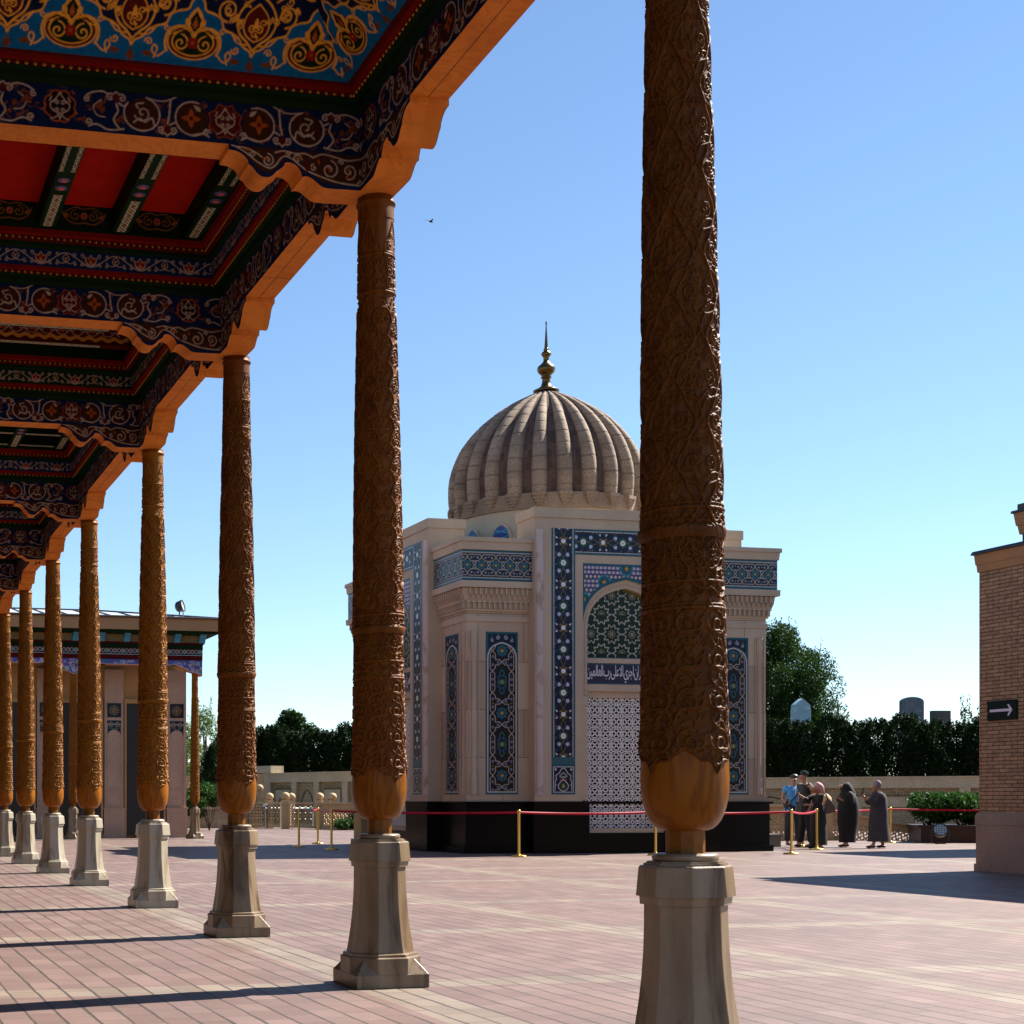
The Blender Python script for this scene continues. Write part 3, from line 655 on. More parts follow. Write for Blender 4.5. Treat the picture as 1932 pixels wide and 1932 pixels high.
def frieze_canvas(ground):
    H = .145; L = .41; cv = Canvas(L, H, .0035, ground); y = H / 2
    for x0, f in ((0, 1), (L / 2, 0)):
        if f:
            cv.poly([(x0, y + .052), (x0 + .022, y + .02), (x0 + .052, y + .03), (x0 + .045, y - .012), (x0 + .03, y - .035), (x0, y - .05), (x0 - .03, y - .035), (x0 - .045, y - .012), (x0 - .052, y + .03), (x0 - .022, y + .02)], WHT)
            cv.poly([(x0, y + .042), (x0 + .018, y + .012), (x0 + .043, y + .022), (x0 + .037, y - .01), (x0, y - .040), (x0 - .037, y - .01), (x0 - .043, y + .022), (x0 - .018, y + .012)], (.28, .02, .012))
            cv.poly(leafshape(x0, y - .032, .058, .022, 90), OR)
        else:
            cv.stroke(closed(curve([(x0, y + .045), (x0 + .026, y + .005), (x0, y - .028), (x0 - .026, y + .005), (x0, y + .045)])), .0052, WHT)
            cv.disc(x0, y + .006, .009, GLD)
    for k in range(2):
        for sx in (1, -1):
            c = L / 4 + k * L / 2
            cv.stroke([(c + sx * (-L / 4 + L / 2 * t / 20) * .98, y + .050 * math.cos(math.pi * t / 20 * 1.0 + (0 if k else math.pi)) * (1 if sx > 0 else -1)) for t in range(21)], .0058, WHT)
            cv.stroke(spiral(c + sx * .030, y + .038, .019, -90, 1.1, .15, sx), .005, WHT)
            cv.stroke(spiral(c + sx * .026, y - .036, .017, 90, 1.1, .15, -sx), .005, WHT)
            cv.stroke(arc(c + sx * .07, y + .01, .045, 200, 330), .0045, WHT)
    return cv
FR_BLUE = frieze_canvas((.006, .03, .12)); FR_GREEN = frieze_canvas((.006, .03, .012))

def cove_canvas():
    H = .62; L = .72; cv = Canvas(L, H, .004, (.006, .012, .05))
    # turquoise lobed arcade
    up = [(0, .395), (.035, .36), (.052, .315), (.105, .30), (.15, .275), (.172, .225), (.225, .205), (.27, .18), (.30, .14), (.345, .115), (.36, .085)]
    e = curve(up, 5); left = [(-x, y) for x, y in e][::-1]
    pol = left + e[1:] + [(.36, 0), (-.36, 0)]
    cv.poly(pol, CYAN); cv.poly([(x + L, y) for x, y in pol], CYAN)
    for s_ in (1, -1): cv.stroke([(s_ * x, y) for x, y in e], .011, GLD)
    # palmette in each bay
    G = lambda p, w=.011: cv.stroke(p, w, GLD)
    cv.disc(0, .135, .155, GLD, .10); cv.disc(0, .135, .145, MAR, .092); cv.disc(0, .135, .128, GLD, .08); cv.disc(0, .135, .118, (.006, .02, .01), .072)
    cv.poly([(0, .33), (.028, .30), (.052, .26), (.042, .215), (0, .175), (-.042, .215), (-.052, .26), (-.028, .30)], GLD)
    cv.poly([(0, .305), (.032, .26), (.026, .22), (0, .19), (-.026, .22), (-.032, .26)], (.008, .02, .01)); cv.poly(leafshape(0, .205, .07, .03, 90), OR)
    for s_ in (1, -1):
        G(spiral(s_ * .072, .125, .048, 90, 1.35, .12, s_), .0085); G(curve([(0, .16), (s_ * .03, .20), (s_ * .09, .215), (s_ * .145, .19), (s_ * .165, .13), (s_ * .15, .075)]), .014)
        cv.stroke(curve([(s_ * .02, .185), (s_ * .08, .20), (s_ * .135, .175)]), .006, MAR)
        G(spiral(s_ * .165, .205, .02, 0, 1.1, .15, s_), .007); G(curve([(s_ * .15, .08), (s_ * .20, .04), (s_ * .235, .07), (s_ * .225, .10), (s_ * .205, .08), (s_ * .22, .03)]), .0085)
        cv.poly(leafshape(s_ * .23, .05, .07, .035, 0 if s_ > 0 else 180), (.16, .05, .015)); G(spiral(s_ * .26, .115, .024, 180, 1.2, .15, s_), .0075)
        for a in (20, 70, 110, 160): cv.poly(leafshape(s_ * .15 * math.cos(R(a)) * .9, .135 + .1 * math.sin(R(a)), .035, .018, a), GLD)
    flower(cv, 0, .13, .036, (.26, .012, .012), (.35, .08, .02), 6)
    cv.stroke([(.36, .085), (.36, 0)], .006, (.12, .04, .015)); cv.poly(leafshape(.36, 0, .07, .05, 90), (.16, .05, .02))
    # navy zone above, heart palmette between the bays
    for sx in (1, -1):
        X = .36
        G(curve([(X, .12), (X + sx * .035, .16), (X + sx * .095, .215), (X + sx * .115, .30), (X + sx * .07, .38), (X, .43)]), .012)
        cv.poly([(X, .17), (X + sx * .05, .20), (X + sx * .075, .25), (X + sx * .06, .32), (X, .38)], MAR)
        G(curve([(X, .17), (X + sx * .05, .20), (X + sx * .075, .25), (X + sx * .06, .32), (X, .38)]), .008)
        G(spiral(X + sx * .022, .245, .022, -90, 1, .2, sx), .008); cv.poly(leafshape(X, .24, .07, .03, 90), GLD)
        G(spiral(X + sx * .175, .33, .065, -90, 1.5, .15, sx), .011); G(spiral(X + sx * .175, .33, .03, 90, .9, .2, -sx), .008)
        G(curve([(X + sx * .04, .15), (X + sx * .10, .16), (X + sx * .14, .21), (X + sx * .11, .175)]), .008)
        G(curve([(X + sx * .1, .40), (X + sx * .2, .46), (X + sx * .3, .43), (X + sx * .36, .47)]), .011); G(spiral(X + sx * .2, .53, .05, 90, 1.4, .15, sx), .010)
    cv.disc(0, .50, .035, MAR); G(closed(arc(0, .50, .04, 0, 360)), .008)
    rg_ = random.Random(8)
    for _ in range(60):
        x = rg_.uniform(0, L); y = rg_.uniform(.12, .6); 
        dx = min(abs(x - q) for q in (0, L)); lim = .42 - dx * .9
        if y < max(.16, lim) + .05: continue
        G(spiral(x, y, rg_.uniform(.014, .026), rg_.uniform(0, 360), 1.1, .2, rg_.choice((1, -1))), .0065); cv.poly(leafshape(x + .015, y, .03, .014, rg_.uniform(0, 360)), GLD)
    G([(-.36, .59), (.36, .59)], .012)
    return cv
COVE = cove_canvas()

def chain_canvas(ground, L=.20, W=.10):
    cv = Canvas(L, W, .003, ground); y = W / 2
    for s_ in (1, -1):
        cv.stroke([(L * t / 24, y + s_ * .030 * math.cos(2 * math.pi * t / 24)) for t in range(25)], .0075, (.85, .78, .66))
        cv.stroke([(L * t / 24, y + s_ * .030 * math.cos(2 * math.pi * t / 24 + math.pi / 2)) for t in range(25)], .0055, (.80, .72, .55))
    cv.disc(L / 2, y, .012, OR); cv.disc(0, y, .010, GLD); return cv
CHAIN = chain_canvas(DGR)

def panel(name, O, eu, ev, lu, lv, cv, parent, mat_=None, res=None, x0=0, y0=0, sx=1, sy=1, color_only=False):
    res = res or cv.res * 1.15
    nu, nv = max(2, int(lu / res) + 1), max(2, int(lv / res) + 1)
    u = np.linspace(0, lu, nu); v = np.linspace(0, lv, nv); O = np.array(O, float); eu = np.array(eu, float); ev = np.array(ev, float)
    P = O + u[:, None, None] * eu + v[None, :, None] * ev
    U, V = np.meshgrid(u, v, indexing='ij')
    return grid(name, P, cv.sample(x0 + U * sx, y0 + V * sy), mat_ or PAINT, parent, False)

# ------------------------------------------------------------------ the portico roof
roof = empty('portico_roof', 'painted and gilded timber roof of the portico resting on the carved columns', 'roof', (CX, 20, 0))
def RP(o): o.matrix_parent_inverse = roof.matrix_world.inverted() if False else Matrix.Translation(-Vector(roof.location)); return o
BX0, BX1 = 3.135, 3.365            # edge beam
ZS, ZF = 5.087, 5.337              # soffit, top of painted face
XI = -3.3                          # inner end of the roof
YB0, YB1 = 1.6, 38.4
AL = [2.0] + CY + [38.15]
b = MB(); b.box(BX0, BX1, YB0, YB1, ZS, 6.15)
for y in np.arange(YB0 + .9, YB1, 2.9): b.box(BX0 - .0005, BX1 + .0005, y, y + .004, ZS - .0015, ZS + .2, 1)
b.box(BX0 + .105, BX0 + .109, YB0, YB1, ZS - .0015, ZS + .02, 1)
RP(b.build('edge_beam', [BEAMW, mat('beam_joint', (.12, .05, .02), .8)], roof))
ef = panel('painted_face', (BX0 - .003, YB0, ZS), (0, 1, 0), (0, 0, 1), YB1 - YB0, .25, BEAMC, roof, res=.008, x0=-(CY[1] - YB0) + .3); RP(ef)
# corbel profile under a beam: distance from the column axis, height
CORB = curve([(.06, 4.878), (.20, 4.874), (.325, 4.872)], 2) + curve([(.345, 4.874), (.37, 4.883), (.40, 4.905), (.43, 4.926), (.462, 4.934), (.487, 4.926)], 4) + \
       curve([(.490, 4.945), (.515, 4.985), (.545, 5.004), (.575, 5.010), (.597, 5.004)], 4) + curve([(.603, 4.985), (.622, 4.968), (.65, 4.948), (.675, 4.921), (.705, 4.908), (.745, 4.912), (.775, 4.932), (.80, 4.962), (.824, 4.978)], 4) + \
       curve([(.828, 4.998), (.855, 5.028), (.89, 5.046), (.92, 5.052), (.948, 5.054)], 3) + [(.950, ZS)]
CS_ = np.array([p[0] for p in CORB]); CZ_ = np.array([p[1] for p in CORB]); CS_ = np.maximum.accumulate(CS_ + np.arange(len(CS_)) * 1e-6)
def corb_canvas():
    L, H = 1.0, .24; cv = Canvas(L, H, .004, NAVY, wrap=False)     # y measured from z=4.86
    top = .225
    inner = [(s_, z - 4.86 + .028) for s_, z in CORB if .1 < s_ < .93]
    cv.poly([(0, top)] + [(.05, .045)] + inner + [(.94, top)], BRN)
    def V(p, w=.0072): cv.stroke(p, w, WHT)
    V(curve([(.93, .222), (.88, .205), (.82, .17), (.77, .135), (.70, .105), (.66, .12), (.63, .16), (.60, .185), (.55, .17), (.50, .135), (.45, .105), (.38, .082), (.30, .06), (.22, .048), (.14, .045), (.07, .04)]))
    V(curve([(.90, .215), (.84, .212), (.78, .19), (.74, .165)])); V(spiral(.705, .150, .040, 90, 1.5, .12, 1)); V(spiral(.80, .185, .02, 0, 1.1, .2, -1), .006)
    V(curve([(.66, .20), (.60, .215), (.53, .205), (.47, .21), (.42, .19)])); V(spiral(.52, .172, .03, 180, 1.3, .12, -1)); V(spiral(.575, .2, .016, 0, 1.1, .2, 1), .006)
    V(spiral(.315, .125, .058, 100, 1.4, .12, 1)); V(curve([(.42, .19), (.36, .215), (.28, .205), (.2, .19), (.12, .205)])); V(spiral(.19, .125, .05, -80, 1.4, .12, -1)); V(spiral(.24, .175, .018, 0, 1.1, .2, 1), .006)
    V(curve([(.14, .05), (.11, .09), (.12, .13), (.09, .18)])); V(spiral(.415, .13, .022, 90, 1.1, .2, -1), .006)
    cv.poly([(.455, .16), (.43, .13), (.455, .10), (.48, .13)], MAR); cv.poly([(.62, .21), (.60, .19), (.62, .175), (.645, .195)], MAR); cv.poly([(.07, .06), (.12, .10), (.08, .15), (.03, .11)], MAR)
    for (x, y, a) in ((.3, .12, 40), (.33, .14, 200), (.2, .12, 120), (.19, .1, 320), (.7, .15, 30), (.52, .17, 150), (.38, .15, 80), (.82, .2, 10)): cv.poly(leafshape(x, y, .035, .016, a), OR)
    return cv
CORBC = corb_canvas()
def corbel(cx, cy, d):
    """d: unit direction (dx, dy) the corbel runs to from the column axis; the beam is .23 wide"""
    dx, dy = d; px, py = -dy, dx; hw = .115
    m = MB(); n = len(CS_)
    P = lambda s_, w_, z: (cx + dx * s_ + px * w_, cy + dy * s_ + py * w_, z)
    vs = [P(s_, w_, z) for s_, z in zip(CS_, CZ_) for w_ in (-hw, hw)]
    m.add(vs, [(2 * i, 2 * i + 1, 2 * i + 3, 2 * i + 2) for i in range(n - 1)], 0, False)
    # solid sides
    for w_ in (-hw + .001, hw - .001):
        vv = [P(s_, w_, z) for s_, z in zip(CS_, CZ_)] + [P(s_, w_, ZS + .001) for s_ in CS_]
        m.add(vv, [(i, i + 1, n + i + 1, n + i) for i in range(n - 1)], 0)
    o = RP(m.build('corbel', BEAMW, roof))
    # painted cheeks
    ss = np.arange(.02, .9505, .0045); zz = np.interp(ss, CS_, CZ_); zz[ss < .06] = 4.878; tt = np.linspace(0, 1, 40)
    Z = zz[:, None] + (ZS - zz[:, None]) * tt[None, :]; S_ = np.broadcast_to(ss[:, None], Z.shape)
    C = CORBC.sample(S_, Z - 4.86)
    for w_ in (-hw - .003, hw + .003):
        P3 = np.stack([cx + dx * S_ + px * w_, cy + dy * S_ + py * w_, Z], -1)
        q = grid('painted_cheek', P3, C, PAINT, roof, False); RP(q)
for k, y in enumerate(CY):
    corbel(CX, y, (0, 1)); corbel(CX, y, (0, -1)); corbel(CX, y, (-1, 0))
    m = MB(); m.box(XI, BX0 - .004, y - .115, y + .115, ZS, 6.1); RP(m.build('cross_beam', BEAMW, roof))
    off = -(3.13 - 1.28) if k == 1 else -(3.13 - 1.05 + .37 * k)
    xb = 1.28 - {1: 0, 2: .42, 3: -.13, 4: .2}.get(k, .1 * k)
    RP(panel('painted_face', (XI, y - .118, ZS), (1, 0, 0), (0, 0, 1), BX0 - XI - .006, .25, BEAMC, roof, res=.005 if k < 5 else .009, x0=XI - xb))
    RP(panel('painted_face', (XI, y + .118, ZS), (1, 0, 0), (0, 0, 1), BX0 - XI - .006, .25, BEAMC, roof, res=.02, x0=XI - xb))

# mouldings of every bay
def ring(m, x0, x1, y0, y1, i0, z0, i1, z1, mi):
    a = [(x0 + i0, y0 + i0, z0), (x1 - i0, y0 + i0, z0), (x1 - i0, y1 - i0, z0), (x0 + i0, y1 - i0, z0)]
    c = [(x0 + i1, y0 + i1, z1), (x1 - i1, y0 + i1, z1), (x1 - i1, y1 - i1, z1), (x0 + i1, y1 - i1, z1)]
    m.add(a + c, [(k, (k + 1) % 4, 4 + (k + 1) % 4, 4 + k) for k in range(4)], mi)
def beads(m, x0, x1, y0, y1, i, z, mi, near):
    st = .052 if near else .075
    def py(cx, cy, nx, ny):
        r = .013; tx, ty = -ny, nx
        b_ = [(cx + tx * r, cy + ty * r, z), (cx, cy, z + r), (cx - tx * r, cy - ty * r, z), (cx, cy, z - r)]
        m.add(b_ + [(cx + nx * .012, cy + ny * .012, z - .006)], [(0, 1, 4), (1, 2, 4), (2, 3, 4), (3, 0, 4)], mi)
    for x in np.arange(max(x0, -.6) + i, x1 - i, st): py(x, y1 - i - .001, 0, -1)
    for y in np.arange(y0 + i, y1 - i, st): py(x1 - i - .001, y, -1, 0)
YS = [2.0] + CY
for k in range(len(YS) - 1):
    y0, y1 = YS[k] + .118, YS[k + 1] - .118; x0, x1 = XI, BX0 - .003; near = k < 5
    typ = {0: 'cove', 1: 'cove', 2: 'joist', 3: 'transverse', 4: 'lattice', 5: 'joist'}.get(k, 'joist')
    # mats: 0 green 1 gold 2 red 3 maroon
    m = MB()
    ring(m, x0, x1, y0, y1, .0, ZF, .012, ZF, 0); ring(m, x0, x1, y0, y1, .012, ZF, .030, 5.365, 0); ring(m, x0, x1, y0, y1, .030, 5.365, .034, 5.395, 0); ring(m, x0, x1, y0, y1, .034, 5.395, .062, 5.410, 0)
    ring(m, x0, x1, y0, y1, .062, 5.410, .064, 5.432, 3); ring(m, x0, x1, y0, y1, .064, 5.432, .095, 5.440, 2); ring(m, x0, x1, y0, y1, .095, 5.440, .10, 5.462, 2)
    beads(m, x0, x1, y0, y1, .063, 5.420, 1, near)
    if typ == 'cove':
        ring(m, x0, x1, y0, y1, .10, 5.462, .12, 5.47, 3)
        ring(m, x0, x1, y0, y1, .52, 5.87, .54, 5.85, 1); ring(m, x0, x1, y0, y1, .54, 5.85, .75, 5.87, 3); ring(m, x0, x1, y0, y1, .75, 5.87, .76, 6.0, 0)
        m.add([(x0 + .7, y0 + .7, 6.0), (x1 - .7, y0 + .7, 6.0), (x1 - .7, y1 - .7, 6.0), (x0 + .7, y1 - .7, 6.0)], [(0, 3, 2, 1)], 3)
        RP(m.build('coffer_moulding', [GREENP, GOLD, REDP, DKREDP], roof))
        # four painted cove panels, mitred at the corners
        i0, z0, i1, z1 = .12, 5.47, .52, 5.87; n2 = 110
        vv = np.linspace(0, 1, n2)
        for side in range(4):
            if side == 0: A0, A1, B0, B1 = (x0 + i0, y1 - i0), (x1 - i0, y1 - i0), (x0 + i1, y1 - i1), (x1 - i1, y1 - i1)
            if side == 1: A0, A1, B0, B1 = (x1 - i0, y1 - i0), (x1 - i0, y0 + i0), (x1 - i1, y1 - i1), (x1 - i1, y0 + i1)
            if side == 2: A0, A1, B0, B1 = (x1 - i0, y0 + i0), (x0 + i0, y0 + i0), (x1 - i1, y0 + i1), (x0 + i1, y0 + i1)
            if side == 3: A0, A1, B0, B1 = (x0 + i0, y0 + i0), (x0 + i0, y1 - i0), (x0 + i1, y0 + i1), (x0 + i1, y1 - i1)
            A0, A1, B0, B1 = map(np.array, (A0, A1, B0, B1)); LA = np.linalg.norm(A1 - A0); nu = int(LA / .005) if side in (0, 1) and k == 1 else int(LA / .02)
            uu = np.linspace(0, 1, nu)
            E0 = A0 + uu[:, None] * (A1 - A0); E1 = B0 + uu[:, None] * (B1 - B0)
            XY = E0[:, None, :] + (E1 - E0)[:, None, :] * vv[None, :, None]; Z = np.broadcast_to((z0 + (z1 - z0) * vv)[None, :], (nu, n2))
            tdir = (A1 - A0) / LA; along = (XY - A0) @ tdir
            dv = np.broadcast_to(vv[None, :] * math.hypot(i1 - i0, z1 - z0), along.shape)
            xo = {0: -(1.31 - (x0 + i0)) , 1: -.36}.get(side, 0)
            RP(grid('cove_panel', np.concatenate([XY, Z[..., None]], -1), COVE.sample(along + xo, dv), PAINT, roof, False))
        continue
    ring(m, x0, x1, y0, y1, .10, 5.602, .125, 5.62, 0); ring(m, x0, x1, y0, y1, .125, 5.62, .13, 5.645, 0); ring(m, x0, x1, y0, y1, .13, 5.645, .16, 5.655, 3)
    ring(m, x0, x1, y0, y1, .16, 5.655, .163, 5.68, 3); ring(m, x0, x1, y0, y1, .163, 5.68, .20, 5.69, 2); ring(m, x0, x1, y0, y1, .20, 5.69, .205, 5.722, 2); ring(m, x0, x1, y0, y1, .205, 5.722, .21, 5.723, 2)
    ring(m, x0, x1, y0, y1, .21, 5.723, .212, 5.96, 0)
    beads(m, x0, x1, y0, y1, .161, 5.667, 1, near)
    RP(m.build('coffer_moulding', [GREENP, GOLD, REDP, DKREDP], roof))
    cvf = FR_BLUE if k in (2, 4) else FR_GREEN if k in (3,) else FR_BLUE
    for (O, eu, ln) in (((x0 + .1, y1 - .1, 5.462), (1, 0, 0), x1 - x0 - .2), ((x1 - .1, y0 + .1, 5.462), (0, 1, 0), y1 - y0 - .2), ((x0 + .1, y0 + .1, 5.462), (1, 0, 0), x1 - x0 - .2)):
        RP(panel('painted_frieze', O, eu, (0, 0, 1), ln, .14, cvf, roof, res=.0045 if (near and O[0] != x0 + .1 or O[1] > y0 + .2) and k < 5 else .01, x0=.1))
    # ceiling
    xx0, xx1, yy0, yy1 = x0 + .212, x1 - .212, y0 + .212, y1 - .212
    c = MB()
    if typ in ('joist', 'lattice'):
        # ribbed red boards
        npl = int((yy1 - yy0) / .062); st = (yy1 - yy0) / npl
        for i in range(npl):
            ya = yy0 + i * st; c.add([(xx0, ya, 5.955), (xx1, ya, 5.955), (xx1, ya + st * .5, 5.922), (xx0, ya + st * .5, 5.922), (xx1, ya + st, 5.955), (xx0, ya + st, 5.955)], [(0, 1, 2, 3), (3, 2, 4, 5)])
        RP(c.build('slatted_ceiling', REDSLAT, roof))
        for x in np.arange(2.848, xx0 + .2, -.60):
            j = MB(); j.box(x - .07, x + .07, yy0 + .002, yy1 - .002, 5.745, 5.955); RP(j.build('joist', GREENP, roof))
            RP(panel('joist_pattern', (x + .045, yy1 - .66, 5.7435), (0, 1, 0), (-1, 0, 0), .65, .09, CHAIN, roof, res=.005, y0=.005))
            for xo_ in (.064, -.026): RP(panel('joist_pattern', (x + xo_, yy1 - 2.12, 5.7435), (0, 1, 0), (-1, 0, 0), 1.02, .038, CHAIN, roof, res=.005, y0=.004, sy=2.4))
            q = MB()
            for yc in (yy1 - .87,):
                for dy in (-.075, .075):
                    q.lathe([(.05, 5.7425), (.042, 5.739), (0, 5.738)], cx=x, cy=yc + dy, n=10, m=0, smooth=False); q.lathe([(.026, 5.738), (.02, 5.735), (0, 5.734)], cx=x, cy=yc + dy, n=8, m=1, smooth=False)
            RP(q.build('joist_rosette', [mat('violet_paint', (.06, .05, .22), .5), mat('coral_paint', (.60, .10, .04), .5)], roof))
            # gold scroll panels on the wall between the joists
            if k == 2:
                gcv = Canvas(.42, .17, .004, (.010, .022, .010), wrap=False)
                for s_ in (1, -1):
                    gcv.stroke(spiral(.21 + s_ * .07, .085, .045, 90, 1.3, .15, -s_), .006, (.40, .16, .05)); gcv.stroke(curve([(.21, .03), (.21 + s_ * .08, .022), (.21 + s_ * .15, .06), (.21 + s_ * .18, .12)]), .006, (.40, .16, .05))
                    gcv.poly(leafshape(.21 + s_ * .12, .07, .07, .03, 90 - s_ * 60), (.34, .13, .04)); gcv.stroke(curve([(.21, .14), (.21 + s_ * .08, .15), (.21 + s_ * .15, .11)]), .006, (.40, .16, .05))
                flower(gcv, .21, .085, .032, (.45, .12, .08), (.3, .03, .02))
                RP(panel('gilded_panel', (x - .51, yy1 - .004, 5.765), (1, 0, 0), (0, 0, 1), .42, .17, gcv, roof, res=.005))
        if typ == 'lattice':
            for y in np.arange(yy0 + .45, yy1, .62):
                j = MB(); j.box(xx0, xx1, y - .05, y + .05, 5.765, 5.955); RP(j.build('joist', GREENP, roof))
                RP(panel('joist_pattern', (xx0, y - .04, 5.7635), (1, 0, 0), (0, 1, 0), xx1 - xx0, .08, CHAIN, roof, res=.006, y0=.01))
    else:
        c.add([(xx0, yy0, 5.955), (xx1, yy0, 5.955), (xx1, yy1, 5.955), (xx0, yy1, 5.955)], [(0, 1, 2, 3)]); RP(c.build('slatted_ceiling', REDP, roof))
        scv = Canvas(.62, .17, .004, (.13, .008, .006))
        for s_ in (1, -1):
            scv.stroke([(x_ / 30 * .62, .085 + s_ * .055 * math.cos(x_ / 30 * 4 * math.pi)) for x_ in range(31)], .0075, WHT)
            for xc_ in (.08, .235, .39, .54): scv.stroke(spiral(xc_ + s_ * .03, .085, .026, 90, 1.2, .15, s_), .006, WHT)
        for xc_ in (.155, .465): flower(scv, xc_, .085, .03, OR, GLD)
        for i, y in enumerate(np.arange(yy0 + .32, yy1, .56)):
            j = MB()
            pts = [(x, .013 * math.sin(x * 2 * math.pi / .13)) for x in np.arange(xx0, xx1, .02)]
            j.box(xx0 + .001, xx1 - .001, y - .06, y + .06, 5.765, 5.954, 0)
            for (xa, da), (xb, db) in zip(pts[:-1], pts[1:]): j.add([(xa, y - .063, 5.80 + da), (xb, y - .063, 5.80 + db), (xb, y - .063, 5.84 + db), (xa, y - .063, 5.84 + da)], [(0, 1, 2, 3)], 1)
            RP(j.build('joist', [DKREDP, GOLD], roof)); RP(panel('joist_side', (xx0 + .2, y - .0615, 5.845), (1, 0, 0), (0, 0, 1), xx1 - xx0 - .3, .105, scv, roof, res=.006, y0=.03))
            RP(panel('joist_pattern', (xx0 + .3, y - .045, 5.7635), (1, 0, 0), (0, 1, 0), xx1 - xx0 - .6, .09, CHAIN, roof, res=.006, y0=.005))
# unseen deck, fascia and back wall, added to darken the ceiling and block light
m = MB(); m.box(XI - .3, BX1 + .02, YB0 - .02, YB1 + .02, 6.152, 6.42); RP(m.build('roof_deck', STONEO, roof))
m = MB(); m.box(XI - .3, XI, YB0, YB1, 0, 6.15); RP(m.build('unseen_back_wall', STONE, roof))
# ------------------------------------------------------------------ tile patterns of the mausoleum
TEAL = (.008, .085, .115); TWH = (.60, .58, .56); TNV = (.008, .012, .032); TBL = (.012, .04, .15); TGR = (.012, .10, .05); TOR = (.50, .22, .04); TCY = (.035, .20, .24); CREAM = (.52, .42, .34); TBK = (.008, .010, .012)

def rosette(cv, x, y, r):
    cv.poly(star(x, y, r * .98, 8, .80, 0), TNV)
    cv.stroke(closed(star(x, y, r * .92, 8, .78, 0)), .007, TCY)
    for k in range(8):
        a = math.pi * k / 4; cv.disc(x + r * .60 * math.cos(a), y + r * .60 * math.sin(a), r * .17, TCY); cv.disc(x + r * .60 * math.cos(a), y + r * .60 * math.sin(a), r * .10, TBL)
    cv.poly(star(x, y, r * .36, 8, .7, 22), (.22, .25, .06)); cv.disc(x, y, r * .2, TOR)

def girih_cell(cv, x, y, h, rot=False, cell=.32):
    """band unit: outlined eight-point field round a rosette, arrow compartments above and below"""
    q = cell / 2; w = .012; C = CREAM
    def T(p): return [(x + (b if rot else a), y + (a if rot else b)) for a, b in p]
    for s_ in (1, -1):
        for t in (1, -1):
            cv.stroke(T([(s_ * q, 0), (s_ * (q - .035), t * .035), (s_ * (q - .035), t * .085), (s_ * (q - .085), t * .085), (s_ * .03, t * .13), (0, t * .16), (s_ * .03, t * (h / 2 - .03) if h / 2 - .03 > .16 else t * .19)]), w, C)
            cv.stroke(T([(s_ * .03, t * (h / 2 - .03)), (s_ * (q), t * (h / 2 - .03))]), w, C)
            c = T([(s_ * q, t * .17)])[0]; cv.disc(c[0], c[1], .018, (.05, .12, .35)); cv.disc(c[0], c[1], .009, TOR)
            c = T([(s_ * (q - .07), t * .155)])[0]; cv.disc(c[0], c[1], .020, TWH); cv.disc(c[0], c[1], .013, TBL)
            c = T([(s_ * q, t * .075)])[0]; cv.disc(c[0], c[1], .018, TWH); cv.disc(c[0], c[1], .012, TBL)
    rosette(cv, x, y, .105)

def frieze_tile():
    H = .66; cv = Canvas(.32, H, .007, TBK)
    cv.poly([(-.2, 0), (.4, 0), (.4, .05), (-.2, .05)], TEAL); cv.poly([(-.2, H), (.4, H), (.4, H - .05), (-.2, H - .05)], TEAL)
    cv.poly([(-.2, .07), (.4, .07), (.4, .59), (-.2, .59)], (.006, .014, .026)) ; cv.stroke([(0, .062), (.32, .062)], .014, TWH); cv.stroke([(0, H - .062), (.32, H - .062)], .014, TWH)
    girih_cell(cv, .16, H / 2, .50); return cv
FRZ = frieze_tile()

